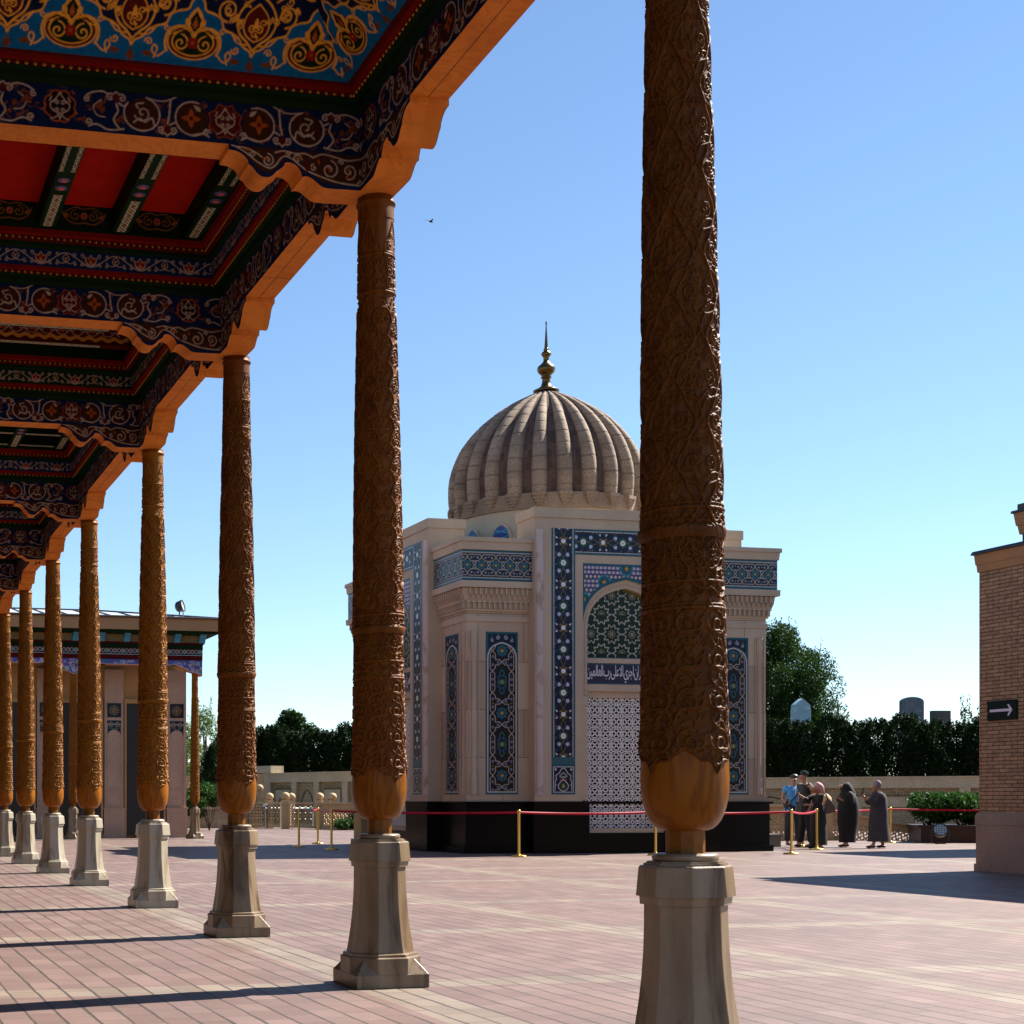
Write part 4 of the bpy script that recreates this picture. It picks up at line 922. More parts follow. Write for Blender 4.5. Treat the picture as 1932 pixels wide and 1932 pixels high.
def wing_panel(W=.74, H=3.46):
    cv = Canvas(W, H, .0075, TEAL, wrap=False); x = W / 2
    # arched field
    top = H - .36
    a = [(.045, .05), (.045, top - .22)] + curve([(.045, top - .22), (.06, top - .10), (.13, top + .02), (.24, top + .09), (x, top + .13)], 5)
    pol = a + [(W - p, q) for p, q in a[::-1]]
    cv.poly([(.05, H - .04), (W - .05, H - .04), (W - .05, H - .33), (.05, H - .33)], TNV)
    for s_ in (1, -1):
        cv.stroke(spiral(x + s_ * .10, H - .12, .05, 90, 1.3, .15, s_), .012, (.45, .42, .50)); cv.stroke(spiral(x + s_ * .22, H - .20, .04, 90, 1.2, .15, -s_), .011, (.45, .42, .50)); cv.disc(x + s_ * .23, H - .10, .022, TGR); cv.disc(x + s_ * .29, H - .08, .014, TOR)
        cv.stroke(curve([(x, H - .16), (x + s_ * .06, H - .19), (x + s_ * .14, H - .17)]), .011, (.45, .42, .50))
    cv.poly([(p + (x - p) * -.10, q + .035) for p, q in pol], TEAL)
    cv.poly(pol, TBK); cv.stroke(closed(pol), .02, TWH)
    fx = .055
    C = CREAM; wd = .013
    ys = [.35, 1.72, 2.98 if H > 3.4 else 2.9]
    per = 1.33; y0 = .40
    for k in range(-1, 4):
        yc = y0 + k * per
        if .15 < yc < top + .05: 
            rosette(cv, x, yc, .135)
        for s_ in (1, -1):
            # star field outline
            P = [(0, -.24), (.06, -.19), (.15, -.19), (.15, -.08), (.215, 0), (.15, .08), (.15, .19), (.06, .19), (0, .24)]
            cv.stroke([(x + s_ * p, yc + q) for p, q in P], wd, C)
            # long cartouche between
            P2 = [(0, .24), (.07, .30), (.15, .31), (.15, .36), (.22, .44), (.265, .49), (.265, .84), (.22, .89), (.15, .97), (.15, 1.02), (.07, 1.03), (0, 1.09)]
            cv.stroke([(x + s_ * p, yc + q) for p, q in P2], wd, C)
            P3 = [(.215, 0), (.27, .06), (.27, .38), (.22, .44)]
            cv.stroke([(x + s_ * p, yc + q) for p, q in P3], wd, C); cv.stroke([(x + s_ * p, yc - q) for p, q in P3], wd, C)
            cv.stroke([(x + s_ * .22, yc + .44), (x + s_ * .165, yc + .49), (x + s_ * .165, yc + .84), (x + s_ * .22, yc + .89)], wd, C)
            for (p, q) in ((.21, .13), (.21, .30), (.09, .25), (.215, .60), (.215, .72), (.21, 1.03), (.09, 1.08), (.21, 1.20)):
                cv.disc(x + s_ * p, yc + q, .026, (.35, .36, .5)); cv.disc(x + s_ * p, yc + q, .017, TBL)
            cv.disc(x + s_ * .215, yc + .52, .012, TCY); cv.disc(x + s_ * .215, yc + .80, .012, TCY); cv.disc(x + s_ * .21, yc + .21, .02, (.20, .10, .02))
            ym = yc + .665
            cv.stroke(curve([(x, ym + .26), (x + s_ * .05, ym + .2), (x + s_ * .03, ym + .12), (x + s_ * .09, ym + .10), (x + s_ * .07, ym + .04), (x + s_ * .10, ym)]), .011, TCY)
            cv.stroke(curve([(x, ym - .26), (x + s_ * .05, ym - .2), (x + s_ * .03, ym - .12), (x + s_ * .09, ym - .10), (x + s_ * .07, ym - .04), (x + s_ * .10, ym)]), .011, TCY)
            cv.disc(x + s_ * .07, ym + .12, .028, TBL); cv.disc(x + s_ * .07, ym - .12, .028, TBL)
        flower(cv, x, yc + .665, .06, (.10, .18, .10), TOR, 8)
    # wipe everything outside the arch again
    m = Canvas(W, H, .0075, (0.0,), wrap=False); m.hm = False; m.poly(pol, (1.0,))
    base = Canvas(W, H, .0075, TEAL, wrap=False)
    base.poly([(.05, H - .04), (W - .05, H - .04), (W - .05, H - .33), (.05, H - .33)], TNV)
    for s_ in (1, -1):
        base.stroke(spiral(x + s_ * .10, H - .12, .05, 90, 1.3, .15, s_), .012, (.45, .42, .50)); base.stroke(spiral(x + s_ * .22, H - .18, .04, 90, 1.2, .15, -s_), .011, (.45, .42, .50)); base.disc(x + s_ * .23, H - .10, .022, TGR)
    sh = [(p + (p - x) * .06, q + (.03 if q > top - .3 else -.03)) for p, q in pol]
    base.poly(sh, TEAL)
    cv.a = cv.a * m.a + base.a * (1 - m.a); cv.stroke(closed(pol), .02, TWH)
    return cv
WINGC = wing_panel()

def border_tile():
    """floral border .545 wide, period .92 along x"""
    L, H = .92, .545; cv = Canvas(L, H, .0075, TNV); y = H / 2
    for s_ in (1, -1):
        cv.stroke([(x / 30 * L, y + s_ * .055 * math.cos(x / 30 * 4 * math.pi)) for x in range(31)], .009, (.22, .17, .03))
    for (x, kind) in ((0, 0), (L / 2, 1)):
        for X in (x,):
            if kind == 0:
                for k in range(8): cv.disc(X + .075 * math.cos(k * math.pi / 4), y + .085 * math.sin(k * math.pi / 4), .030, TGR)
                cv.disc(X, y, .075, (.006, .05, .025))
                for k in range(10): cv.disc(X + .042 * math.cos(k * math.pi / 5), y + .042 * math.sin(k * math.pi / 5), .019, (.80, .78, .76))
                cv.disc(X, y, .036, (.80, .78, .76)); cv.disc(X, y, .011, TNV)
                for k in range(5): cv.disc(X + .025 * math.cos(R(72 * k + 18)), y + .025 * math.sin(R(72 * k + 18)), .007, TNV)
            else:
                for k in range(8): cv.disc(X + .032 * math.cos(k * math.pi / 4), y + .032 * math.sin(k * math.pi / 4), .018, (.74, .76, .80))
                cv.disc(X, y, .026, (.74, .76, .80)); cv.disc(X, y, .01, (.1, .15, .4))
                for sx in (1, -1):
                    for sy in (1, -1):
                        cv.poly(leafshape(X + sx * .055, y + sy * .13, .07, .035, 90 * sy + (-35 if sx * sy > 0 else 35)), (.66, .66, .68))
                        cv.disc(X + sx * .062, y + sy * .065, .022, (.34, .20, .03)); cv.disc(X + sx * .062, y + sy * .065, .010, TNV)
        for dx in (.17, -.17):
            for sy in (1, -1):
                c = x + dx * (1 if kind == 0 else .0)
                if kind == 0:
                    cv.disc(c, y + sy * .098, .034, (.62, .66, .76)); cv.disc(c, y + sy * .098, .014, TBL); cv.poly(leafshape(c, y + sy * .098, .06, .03, 0 if dx > 0 else 180), (.55, .6, .7))
                    for a in (60, 120, 240, 300): cv.stroke(arc(c, y + sy * .098, .05, a - 20, a + 20, 4), .009, (.03, .12, .35))
    for k in range(20):
        rx = random.Random(k).uniform(0, L); ry = random.Random(k + 99).choice((.075, .10, H - .10, H - .075)); cv.disc(rx, ry, .011, (.04, .2, .4) if k % 2 else (.35, .1, .03))
    for s_ in (0, 1):
        f = lambda v: v if s_ == 0 else H - v
        cv.poly([(-.1, f(0)), (L + .1, f(0)), (L + .1, f(.035)), (-.1, f(.035))], TEAL); cv.stroke([(0, f(.052)), (L, f(.052))], .014, TWH)
    return cv
BORD = border_tile()

def vase_tile():
    W, H = .545, .63; cv = Canvas(W, H, .0075, TEAL, wrap=False); x = W / 2
    cv.poly([(.035, .035), (W - .035, .035), (W - .035, H - .035), (.035, H - .035)], TNV); cv.stroke(closed([(.045, .045), (W - .045, .045), (W - .045, H - .045), (.045, H - .045)]), .014, TWH)
    for s_ in (1, -1):
        cv.stroke(curve([(x + s_ * .19, .08), (x + s_ * .19, .26), (x + s_ * .16, .33), (x + s_ * .17, .40), (x + s_ * .10, .45), (x + s_ * .05, .53), (x, .56)]), .013, TWH)
        cv.stroke(curve([(x, .33), (x + s_ * .02, .30), (x + s_ * .10, .22), (x + s_ * .11, .14), (x + s_ * .05, .08), (x, .07)]), .013, TWH)
        cv.stroke(curve([(x, .38), (x + s_ * .04, .36), (x + s_ * .08, .39), (x, .46)]), .011, TWH)
        cv.disc(x + s_ * .18, .53, .022, TWH); cv.disc(x + s_ * .16, .20, .014, (.2, .3, .6)); cv.disc(x + s_ * .06, .3, .014, TOR)
    cv.disc(x, .17, .07, (.01, .08, .06)); cv.poly(leafshape(x, .13, .10, .05, 90), (.5, .35, .04)); return cv
VASE = vase_tile()

def spandrel_tile():
    cv = Canvas(.58, .58 * .5, .008, (.045, .045, .12))
    L, H = .58, .29
    rnd = random.Random(2)
    for i in range(6):
        for j in range(3):
            x = i * L / 6 + (L / 12 if j % 2 else 0); y = (j + .5) * H / 3
            cv.disc(x, y, .033, (.45, .34, .42)); cv.poly(star(x, y, .029, 3, .9, 30 * (i + j)), (.56, .46, .34))
    for i in range(6):
        x = i * L / 6 + L / 12
        for y in (H / 6, H * 5 / 6): cv.poly(star(x, y, .028, 5, .5, 90), (.05, .10, .40)); cv.stroke(closed(star(x, y, .03, 5, .5, 90)), .005, (.30, .24, .42))
    return cv
SPAND = spandrel_tile()

def tymp_tile():
    L, H = .48, .83; cv = Canvas(L, H, .007, (.010, .022, .014))
    def ros(x, y):
        cv.disc(x, y, .095, (.02, .03, .012))
        for k in range(10): cv.disc(x + .075 * math.cos(R(36 * k)), y + .075 * math.sin(R(36 * k)), .011, (.42, .42, .22))
        for k in range(8): cv.disc(x + .03 * math.cos(R(45 * k)), y + .03 * math.sin(R(45 * k)), .011, (.45, .36, .26))
        cv.disc(x, y, .016, (.05, .1, .2))
    def blo(x, y): cv.disc(x, y, .024, (.10, .14, .30)); cv.disc(x, y, .012, TWH)
    for (x, y) in ((0, 0), (L / 2, H / 2)): ros(x, y)
    for (x, y) in ((L / 2, 0), (0, H / 2)): blo(x, y)
    for (x, y) in ((.12, .13), (.36, .13), (.12, .29), (.36, .29), (.12, .54), (.36, .54), (.12, .70), (.36, .70)): cv.disc(x, y, .02, (.05, .12, .08)); cv.disc(x, y, .009, TCY)
    w_ = .012
    for (cx, cy) in ((0, 0), (L / 2, H / 2), (L, 0), (0, H), (L, H)):
        pts = [(cx + .145 * math.cos(R(36 * k + 18)), cy + .145 * math.sin(R(36 * k + 18))) for k in range(10)]
        for k in range(10):
            a = pts[k]; c = pts[(k + 1) % 10]; mid = ((a[0] + c[0]) / 2, (a[1] + c[1]) / 2); d = (mid[0] - cx, mid[1] - cy); l = math.hypot(*d)
            tip = (cx + d[0] / l * .215, cy + d[1] / l * .215)
            cv.stroke([a, tip], w_, (.60, .56, .42)); cv.stroke([c, tip], w_, (.60, .56, .42))
    return cv
TYMP = tymp_tile()

# ------------------------------------------------------------------ mausoleum
MX, MY = 16.6, 34.15; HB = 3.54
maus = empty('mausoleum', 'domed stone mausoleum with blue tile panels, ribbed dome and black granite plinth', 'mausoleum', (MX, MY, 0))
PLZ = 1.10
m = MB(); m.box(-HB - .06, HB + .06, -HB - .06, HB + .06, 0, PLZ)
for a in range(4):
    c, s_ = round(math.cos(math.pi / 2 * a)), round(math.sin(math.pi / 2 * a))
m.box(-HB - .12, HB + .12, -HB - .12, HB + .12, 0, .14); m.box(-HB - .12, HB + .12, -HB - .12, HB + .12, PLZ - .05, PLZ)
m.build('plinth', BLACKST, maus, bevel=.01)
m = MB(); m.box(-HB, HB, -HB, HB, PLZ + .001, 5.15)
m.box(-HB - .03, HB + .03, -HB - .03, HB + .03, PLZ + .002, 1.235)
m.build('wall', STONE, maus)
# flared cornice
sq = lambda h, z: [(-h, -h, z), (h, -h, z), (h, h, z), (-h, h, z)]
def ell(h, z, a):
    c, s_ = round(math.cos(math.pi / 2 * a)), round(math.sin(math.pi / 2 * a))
    return [(x * c - y * s_, x * s_ + y * c, z) for x, y in ((-h, -h), (-1.3, -h), (-1.3, -2.95), (-2.95, -2.95), (-2.95, -1.3), (-h, -1.3))]
corner = [MB() for _ in range(4)]
for a in range(4):
    m = corner[a]
    for prof in (((.025, 4.93), (.025, 5.04)), ((.035, 5.15), (.045, 5.189)), ((.03, 5.19), (.055, 5.359)), ((.085, 5.36), (.12, 5.46), (.14, 5.62)), ((.215, 5.63), (.22, 5.765))):
        m.loft([ell(HB + h, z, a) for h, z in prof])
for a in range(4):
    c, s_ = math.cos(math.pi / 2 * a), math.sin(math.pi / 2 * a)
    def rb(x0, x1, y0, y1, z0, z1):
        vs = [(x, y, z) for z in (z0, z1) for x, y in ((x0, y0), (x1, y0), (x1, y1), (x0, y1))]
        m.add([(x * c - y * s_, x * s_ + y * c, z) for x, y, z in vs], [(0, 3, 2, 1), (4, 5, 6, 7), (0, 1, 5, 4), (1, 2, 6, 5), (2, 3, 7, 6), (3, 0, 4, 7)])
    for x in np.arange(-HB, HB + .01, .118):
        if abs(x) < 2.1: continue
        m = corner[a if x < 0 else (a + 1) % 4]
        rb(x - .016, x + .016, -HB - .10, -HB - .02, 5.20, 5.33); rb(x - .05, x + .05, -HB - .115, -HB - .02, 5.325, 5.358)
        if abs(x) > 2.1: rb(x - .014, x + .014, -HB - .19, -HB - .10, 5.48, 5.62); rb(x + .04, x + .052, -HB - .165, -HB - .09, 5.40, 5.50)
for q in corner: q.build('cornice', STONE2, maus)
m = MB(); m.loft([sq(HB + .17, 5.766), sq(HB + .17, 6.425)]); m.loft([sq(HB + .20, 6.426), sq(HB + .215, 6.59)]); m.loft([sq(HB + .245, 6.591), sq(HB + .245, 6.68)])
m.build('parapet', STONE2, maus, bevel=.006)

def mpanel(name, parent, ang, x0, z0, lu, lv, dist, cv, mt=TILE, res=.011, off=(0, 0)):
    """flat tile panel on the side of the building turned by ang; x0 to the right as seen from outside, dist = distance from centre"""
    c, s_ = math.cos(ang), math.sin(ang); T = lambda x, y: (x * c - y * s_, x * s_ + y * c)
    O = (*T(x0, -dist), z0); eu = (*T(1, 0), 0)
    return panel(name, O, eu, (0, 0, 1), lu, lv, cv, parent, mt, res=res, x0=off[0], y0=off[1])
for a in range(4):
    A = -math.pi / 2 * a
    fine = a in (0, 1)
    mpanel('tile_frieze', maus, A, -HB - .168, 5.77, 2 * HB + .336, .65, HB + .173, FRZ, res=.010 if a == 0 else .014, off=(.05, 0))
    for s_ in (-1, 1):
        xc = s_ * (HB - .80) ; mpanel('tile_panel', maus, A, xc - .37, 1.255, .735, 3.46, HB + .006, WINGC, res=.010 if fine else .03)
        q = MB(); c, sn = math.cos(A), math.sin(A)
        def T3(x, y, z): return (x * c - y * sn, x * sn + y * c, z)
        # recessed corner colonnette
        X = s_ * (HB - .16); Yf = -HB
        rings = []
        for r_, z in ((.085, 1.24), (.085, 1.40), (.07, 1.43), (.082, 1.50), (.082, 1.62), (.055, 1.66), (.055, 4.30), (.062, 4.33), (.085, 4.40), (.085, 4.52), (.07, 4.58), (.085, 4.62), (.085, 4.72)):
            rings.append([T3(X + r_ * math.cos(2 * math.pi * k / 12), Yf - .0 + r_ * .55 * math.sin(2 * math.pi * k / 12), z) for k in range(12)])
        q.loft(rings, 0, True)
        for xx in (X - .115, X + .095): 
            vs = [T3(x, y, z) for z in (1.24, 4.72) for x, y in ((xx, Yf - .022), (xx + .02, Yf - .022), (xx + .02, Yf + .01), (xx, Yf + .01))]
            q.add(vs, [(0, 3, 2, 1), (4, 5, 6, 7), (0, 1, 5, 4), (1, 2, 6, 5), (2, 3, 7, 6), (3, 0, 4, 7)])
        q.build('colonnette', STONE2, maus)

# portal (front one has the finest panels)
def arch_pts(hw, zs, za, n=14):
    """half of a pointed arch from springing to apex: (x, z)"""
    return curve([(hw, zs), (hw * .975, zs + (za - zs) * .22), (hw * .88, zs + (za - zs) * .48), (hw * .66, zs + (za - zs) * .74), (hw * .36, zs + (za - zs) * .90), (0, za)], 4)
PW = 2.13; PD = HB + .30
def bars(segs, w_, y0, y1, m, tf):
    for (a, b_) in segs:
        dx, dz = b_[0] - a[0], b_[1] - a[1]; l = math.hypot(dx, dz)
        if l < 1e-4: continue
        nx, nz = -dz / l * w_ / 2, dx / l * w_ / 2
        q = [(a[0] + nx, a[1] + nz), (b_[0] + nx, b_[1] + nz), (b_[0] - nx, b_[1] - nz), (a[0] - nx, a[1] - nz)]
        m.add([tf(p[0], y0, p[1]) for p in q] + [tf(p[0], y1, p[1]) for p in q], [(0, 1, 2, 3), (0, 4, 5, 1), (1, 5, 6, 2), (2, 6, 7, 3), (3, 7, 4, 0)])
def lattice_segs(W, z0, z1, p=.29):
    S = []
    nx = int(round(W / p)); px_ = W / nx; nz = int(round((z1 - z0) / p)); pz = (z1 - z0) / nz
    for i in range(nx + 1):
        for j in range(nz + 1):
            cx = -W / 2 + i * px_; cz = z0 + j * pz
            r1 = px_ * .40
            o = [(cx + r1 * math.cos(R(22.5 + 45 * k)), cz + r1 * math.sin(R(22.5 + 45 * k))) for k in range(8)]
            for k in range(8): S.append((o[k], o[(k + 1) % 8]))
            d = px_ * .29
            S += [((cx - d, cz - d), (cx + d, cz + d)), ((cx - d, cz + d), (cx + d, cz - d))]
            e = px_ * .17
            if i < nx and j < nz:
                qx, qz = cx + px_ / 2, cz + pz / 2; r2 = px_ * .15
                o = [(qx + r2 * math.cos(R(22.5 + 45 * k)), qz + r2 * math.sin(R(22.5 + 45 * k))) for k in range(8)]
                for k in range(0, 8): S.append((o[k], o[(k + 1) % 8]))
            if i < nx: S += [((cx + r1 * .92, cz + .02 * 0), (cx + px_ - r1 * .92, cz)), ((cx + px_ / 2, cz - pz * .5 + px_ * .2), (cx + px_ / 2, cz + pz * .5 - px_ * .2))]
            if j < nz: S += [((cx, cz + r1 * .92), (cx, cz + pz - r1 * .92)), ((cx - px_ * .5 + px_ * .2, cz + pz / 2), (cx + px_ * .5 - px_ * .2, cz + pz / 2))]
    out = []
    for a, b_ in S:                                   # clip to the opening
        def ins(q): return -W / 2 - 1e-6 <= q[0] <= W / 2 + 1e-6 and z0 - 1e-6 <= q[1] <= z1 + 1e-6
        if ins(a) and ins(b_): out.append((a, b_))
        elif ins(a) or ins(b_):
            if not ins(a): a, b_ = b_, a
            lo, hi = 0, 1
            for _ in range(12):
                md = (lo + hi) / 2; q = (a[0] + (b_[0] - a[0]) * md, a[1] + (b_[1] - a[1]) * md)
                lo, hi = (md, hi) if ins(q) else (lo, md)
            out.append((a, (a[0] + (b_[0] - a[0]) * lo, a[1] + (b_[1] - a[1]) * lo)))
    return out
INSCR = None
PALEM = mat_stone('pitted_pale_marble', (.50, .42, .39), (.45, .38, .35), vein=(.30, .20, .14), speck=.1); TEALM = mat('teal_tile', TEAL, .3)
def make_portal(ang, fine):
    c, s_ = math.cos(ang), math.sin(ang)
    tf = lambda x, y, z: (x * c - (y - PD) * s_ * 1.0, x * s_ + (y - PD) * c, z)     # local: y=0 is the portal face, +y into the building
    por = bpy.data.objects.new('portal', None); col.objects.link(por); por.parent = maus
    hw, ow = .89, 1.02; zs, za = 4.80, 5.69; ozs, oza = 4.86, 5.87
    m = MB()
    def bx(x0, x1, y0, y1, z0, z1, mi=0):
        vs = [tf(x, y, z) for z in (z0, z1) for x, y in ((x0, y0), (x1, y0), (x1, y1), (x0, y1))]
        m.add(vs, [(0, 3, 2, 1), (4, 5, 6, 7), (0, 1, 5, 4), (1, 2, 6, 5), (2, 3, 7, 6), (3, 0, 4, 7)], mi)
    bx(-PW, -ow, 0, .85, PLZ + .003, 7.14); bx(ow, PW, 0, .85, PLZ + .003, 7.14); bx(-ow + .0005, ow - .0005, .005, .85, 6.21, 7.139)
    bx(-PW - .03, PW + .03, -.03, .88, 7.141, 7.35)                                  # top slab
    bx(-PW - .015, -ow - .02, -.02, .3, PLZ + .0035, 1.235); bx(ow + .02, PW + .015, -.02, .3, PLZ + .0035, 1.235)
    # spandrel body with the arch cut out
    ap = arch_pts(ow, ozs, oza); xs = [p[0] for p in ap]; zz = [p[1] for p in ap]
    prof = [(-x, z) for x, z in ap] + [(x, z) for x, z in ap[::-1]][1:]
    for (xa, za_), (xb, zb_) in zip(prof[:-1], prof[1:]):
        m.add([tf(xa, .004, za_), tf(xb, .004, zb_), tf(xb, .004, 6.21), tf(xa, .004, 6.21), tf(xa, .30, za_), tf(xb, .30, zb_)], [(0, 1, 2, 3), (0, 4, 5, 1)])
    # carved arch moulding between outer and inner arch
    ip = arch_pts(hw, zs, za); inner = [(-x, z) for x, z in ip] + [(x, z) for x, z in ip[::-1]][1:]
    outer = [(-ow + .002, 3.35)] + [(p[0] * .998, p[1]) for p in prof] + [(ow - .002, 3.35)]; inn = [(-hw, 3.35)] + inner + [(hw, 3.35)]
    n = len(outer)
    m.add([tf(x, .035, z) for x, z in outer] + [tf(x, .06, z) for x, z in inn] + [tf(x, .24, z) for x, z in inn], [(i, i + 1, n + i + 1, n + i) for i in range(n - 1)] + [(n + i, n + i + 1, 2 * n + i + 1, 2 * n + i) for i in range(n - 1)])
    # diaper blocks on the moulding
    tot = 0; mids = [((a[0] + b_[0]) / 2, (a[1] + b_[1]) / 2) for a, b_ in zip(outer, inn)]
    for (xa, za_), (xb, zb_) in zip(mids[:-1], mids[1:]):
        l = math.hypot(xb - xa, zb_ - za_); k = max(1, int(l / .062))
        for i in range(k):
            x = xa + (xb - xa) * (i + .5) / k; z = za_ + (zb_ - za_) * (i + .5) / k; r = .028
            for dx in (-.03, .03) if False else (0,):
                m.add([tf(x + dx, .046, z + r), tf(x + r, .046, z), tf(x, .046, z - r), tf(x - r, .046, z), tf(x, .022, z)], [(0, 1, 4), (1, 2, 4), (2, 3, 4), (3, 0, 4)])
    bx(-ow + .001, -hw, .04, .30, PLZ + .02, 3.35); bx(hw, ow - .001, .04, .30, PLZ + .02, 3.35)     # jamb
    for s2 in (1, -1):                                                                # small jamb capitals
        bx(s2 * .955 - .062, s2 * .955 + .062, .018, .06, 3.16, 3.36); bx(s2 * .955 - .062, s2 * .955 + .062, .018, .06, 1.25, 1.62)
    bx(-hw, hw, .09, .30, 4.075, 4.18); bx(-hw, hw, .10, .30, 3.47, 3.62); bx(-hw, hw, .17, .30, 3.33, 3.469)
    bx(-hw, hw, .02, .40, .43, .53)                                                    # sill
    m.build('surround', STONE2, por)
    for s2 in (1, -1):                                                                # round shafts on the outer edges
        q = MB(); X = s2 * (PW - .11)
        q.loft([[tf(X + r_ * math.cos(2 * math.pi * k / 14), .0 + r_ * .8 * math.sin(2 * math.pi * k / 14), z) for k in range(14)] for r_, z in ((.085, 1.24), (.085, 6.88))], 0, True)
        q.build('edge_shaft', PALEM, por)
    q = MB(); vs = [tf(x, y, z) for z in (0, PLZ - .002) for x, y in ((-PW - .05, -.06), (-hw, -.06), (-hw, .5), (-PW - .05, .5))]; q.add(vs, [(0, 3, 2, 1), (4, 5, 6, 7), (0, 1, 5, 4), (1, 2, 6, 5), (2, 3, 7, 6), (3, 0, 4, 7)]); q.build('portal_plinth', BLACKST, por, bevel=.008)
    q = MB(); vs = [tf(-x, y, z) for z in (0, PLZ - .002) for x, y in ((-PW - .05, -.06), (-hw, -.06), (-hw, .5), (-PW - .05, .5))]; q.add(vs, [(0, 3, 2, 1), (4, 5, 6, 7), (0, 1, 5, 4), (1, 2, 6, 5), (2, 3, 7, 6), (3, 0, 4, 7)]); q.build('portal_plinth', BLACKST, por, bevel=.008)
    q = MB(); vs = [tf(x, y, z) for z in (0, .43) for x, y in ((-hw + .001, -.02), (hw - .001, -.02), (hw - .001, .5), (-hw + .001, .5))]; q.add(vs, [(0, 3, 2, 1), (4, 5, 6, 7), (0, 1, 5, 4), (1, 2, 6, 5), (2, 3, 7, 6), (3, 0, 4, 7)])
    q.build('portal_plinth', BLACKST, por, bevel=.008)
    # dark back of the door and tympanum
    q = MB(); q.add([tf(-hw, .262, .53), tf(hw, .262, .53), tf(hw, .262, 3.33), tf(-hw, .262, 3.33)], [(0, 1, 2, 3)]); q.build('door_void', DARKW, por)
    q = MB(); bars(lattice_segs(2 * hw, .53, 3.33, .262), .0215, .20, .232, q, tf); q.build('lattice_screen', WHITEST, por)
    f = 1 if fine else 2.2
    # tympanum follows the inner arch
    xx = np.linspace(-hw, hw, int(1.78 / (.009 * f))); zt = np.interp(np.abs(xx), [p[0] for p in ip[::-1]], [p[1] for p in ip[::-1]]); vv = np.linspace(0, 1, int(1.5 / (.009 * f)))
    Z = 4.18 + (zt[:, None] - 4.18) * vv[None, :]; X = np.broadcast_to(xx[:, None], Z.shape)
    C = TYMP.sample(X, np.mod(Z - 4.30, .83)).copy(); C[(Z - 4.18) < .03] = TEAL; C[((zt[:, None] - Z) < .05) & (X > 0)] = (.10, .12, .02)
    P = np.stack([X * c - (.20 - PD) * s_ + 0 * Z, X * s_ + (.20 - PD) * c + 0 * Z, Z], -1); grid('tympanum', P, C, TILE, por, False)
    # spandrels follow the outer arch
    xx = np.linspace(-ow + .002, ow - .002, int(2.04 / (.009 * f))); zt = np.interp(np.abs(xx), [p[0] for p in ap[::-1]], [p[1] for p in ap[::-1]]); vv = np.linspace(0, 1, int(1.35 / (.009 * f)))
    Z = zt[:, None] + (6.195 - zt[:, None]) * vv[None, :]; X = np.broadcast_to(xx[:, None], Z.shape)
    C = SPAND.sample(X + .02, np.mod(Z - 4.9, .29)).copy()
    for (rx, rz_) in ((-.52, 5.80), (.52, 5.80), (-1.0, 5.42), (1.0, 5.42), (0, 6.10)):
        rc = Canvas(.36, .36, .008, (0, 0, 0), wrap=False); rc.a[:] = -1; rc.disc(.18, .18, .17, (.04, .30, .42)); rosette(rc, .18, .18, .165)
        sm = rc.sample(np.clip(X - rx + .18, 0, .355), np.clip(Z - rz_ + .18, 0, .355)); ok = (np.hypot(X - rx, Z - rz_) < .155); C[ok] = np.clip(sm[ok], 0, 1)
    # distance to the arch
    arr = np.array([p for p in prof]); dmin = np.full(Z.shape, 9.0)
    for (xa, za_), (xb, zb_) in zip(prof[:-1], prof[1:]):
        dx, dz = xb - xa, zb_ - za_; t = np.clip(((X - xa) * dx + (Z - za_) * dz) / (dx * dx + dz * dz), 0, 1); dmin = np.minimum(dmin, np.hypot(X - xa - t * dx, Z - za_ - t * dz))
    C[dmin < .065] = TEAL; C[(6.195 - Z) < .045] = TEAL; C[(ow - np.abs(X)) < .035] = TEAL
    P = np.stack([X * c - (.0 - PD) * s_ + 0 * Z, X * s_ + (.0 - PD) * c + 0 * Z, Z], -1); grid('spandrel', P, C, TILE, por, False)
    # border: two uprights, a head, two vase panels
    bw = .545; xo = 1.745
    def bp(nm, O, eu, ev, lu, lv, cv, x0=0):
        P0 = np.array(tf(*O)); E = np.array(tf(O[0] + eu[0], O[1], O[2] + eu[1])) - P0; F_ = np.array(tf(O[0] + ev[0], O[1], O[2] + ev[1])) - P0
        panel(nm, P0, E, F_, lu, lv, cv, por, TILE, res=.0085 * f, x0=x0)
    bp('tile_border', (-xo, -.006, 2.05), (0, 1), (1, 0), 4.87, bw, BORD, -(4.87 - .272) + .46)
    bp('tile_border', (xo - bw, -.006, 2.05), (0, 1), (1, 0), 4.87, bw, BORD, -(4.87 - .272) + .46)
    bp('tile_border', (-xo + bw, -.006, 6.92 - bw), (1, 0), (0, 1), 2 * (xo - bw), bw, BORD, -.46 + .272)
    for x in (-xo, xo - bw): bp('vase_panel', (x, -.006, 1.255), (1, 0), (0, 1), bw, .63, VASE)
    for x in (-xo, xo - bw):
        q = MB(); q.add([tf(x, -.005, 1.885), tf(x + bw, -.005, 1.885), tf(x + bw, -.005, 2.05), tf(x, -.005, 2.05)], [(0, 1, 2, 3)]); q.build('tile_strip', TEALM, por)
    # inscription panel
    q = MB(); q.add([tf(-hw + .001, .12, 3.621), tf(hw - .001, .12, 3.621), tf(hw - .001, .12, 4.074), tf(-hw + .001, .12, 4.074)], [(0, 1, 2, 3)], 0)
    for z in (3.635, 4.06): q.add([tf(-hw + .001, .117, z - .012), tf(hw - .001, .117, z - .012), tf(hw - .001, .117, z + .012), tf(-hw + .001, .117, z + .012)], [(0, 1, 2, 3)], 1)
    ins = q.build('inscription_panel', [mat('navy_tile', (.008, .012, .045), .3), mat('teal_line', TEAL, .3)], por)
    if INSCR is not None:
        o = bpy.data.objects.new('inscription', INSCR); col.objects.link(o); o.parent = por
        p0 = tf(0, .112, 3.66); o.location = p0; o.rotation_euler = (math.pi / 2, 0, ang)
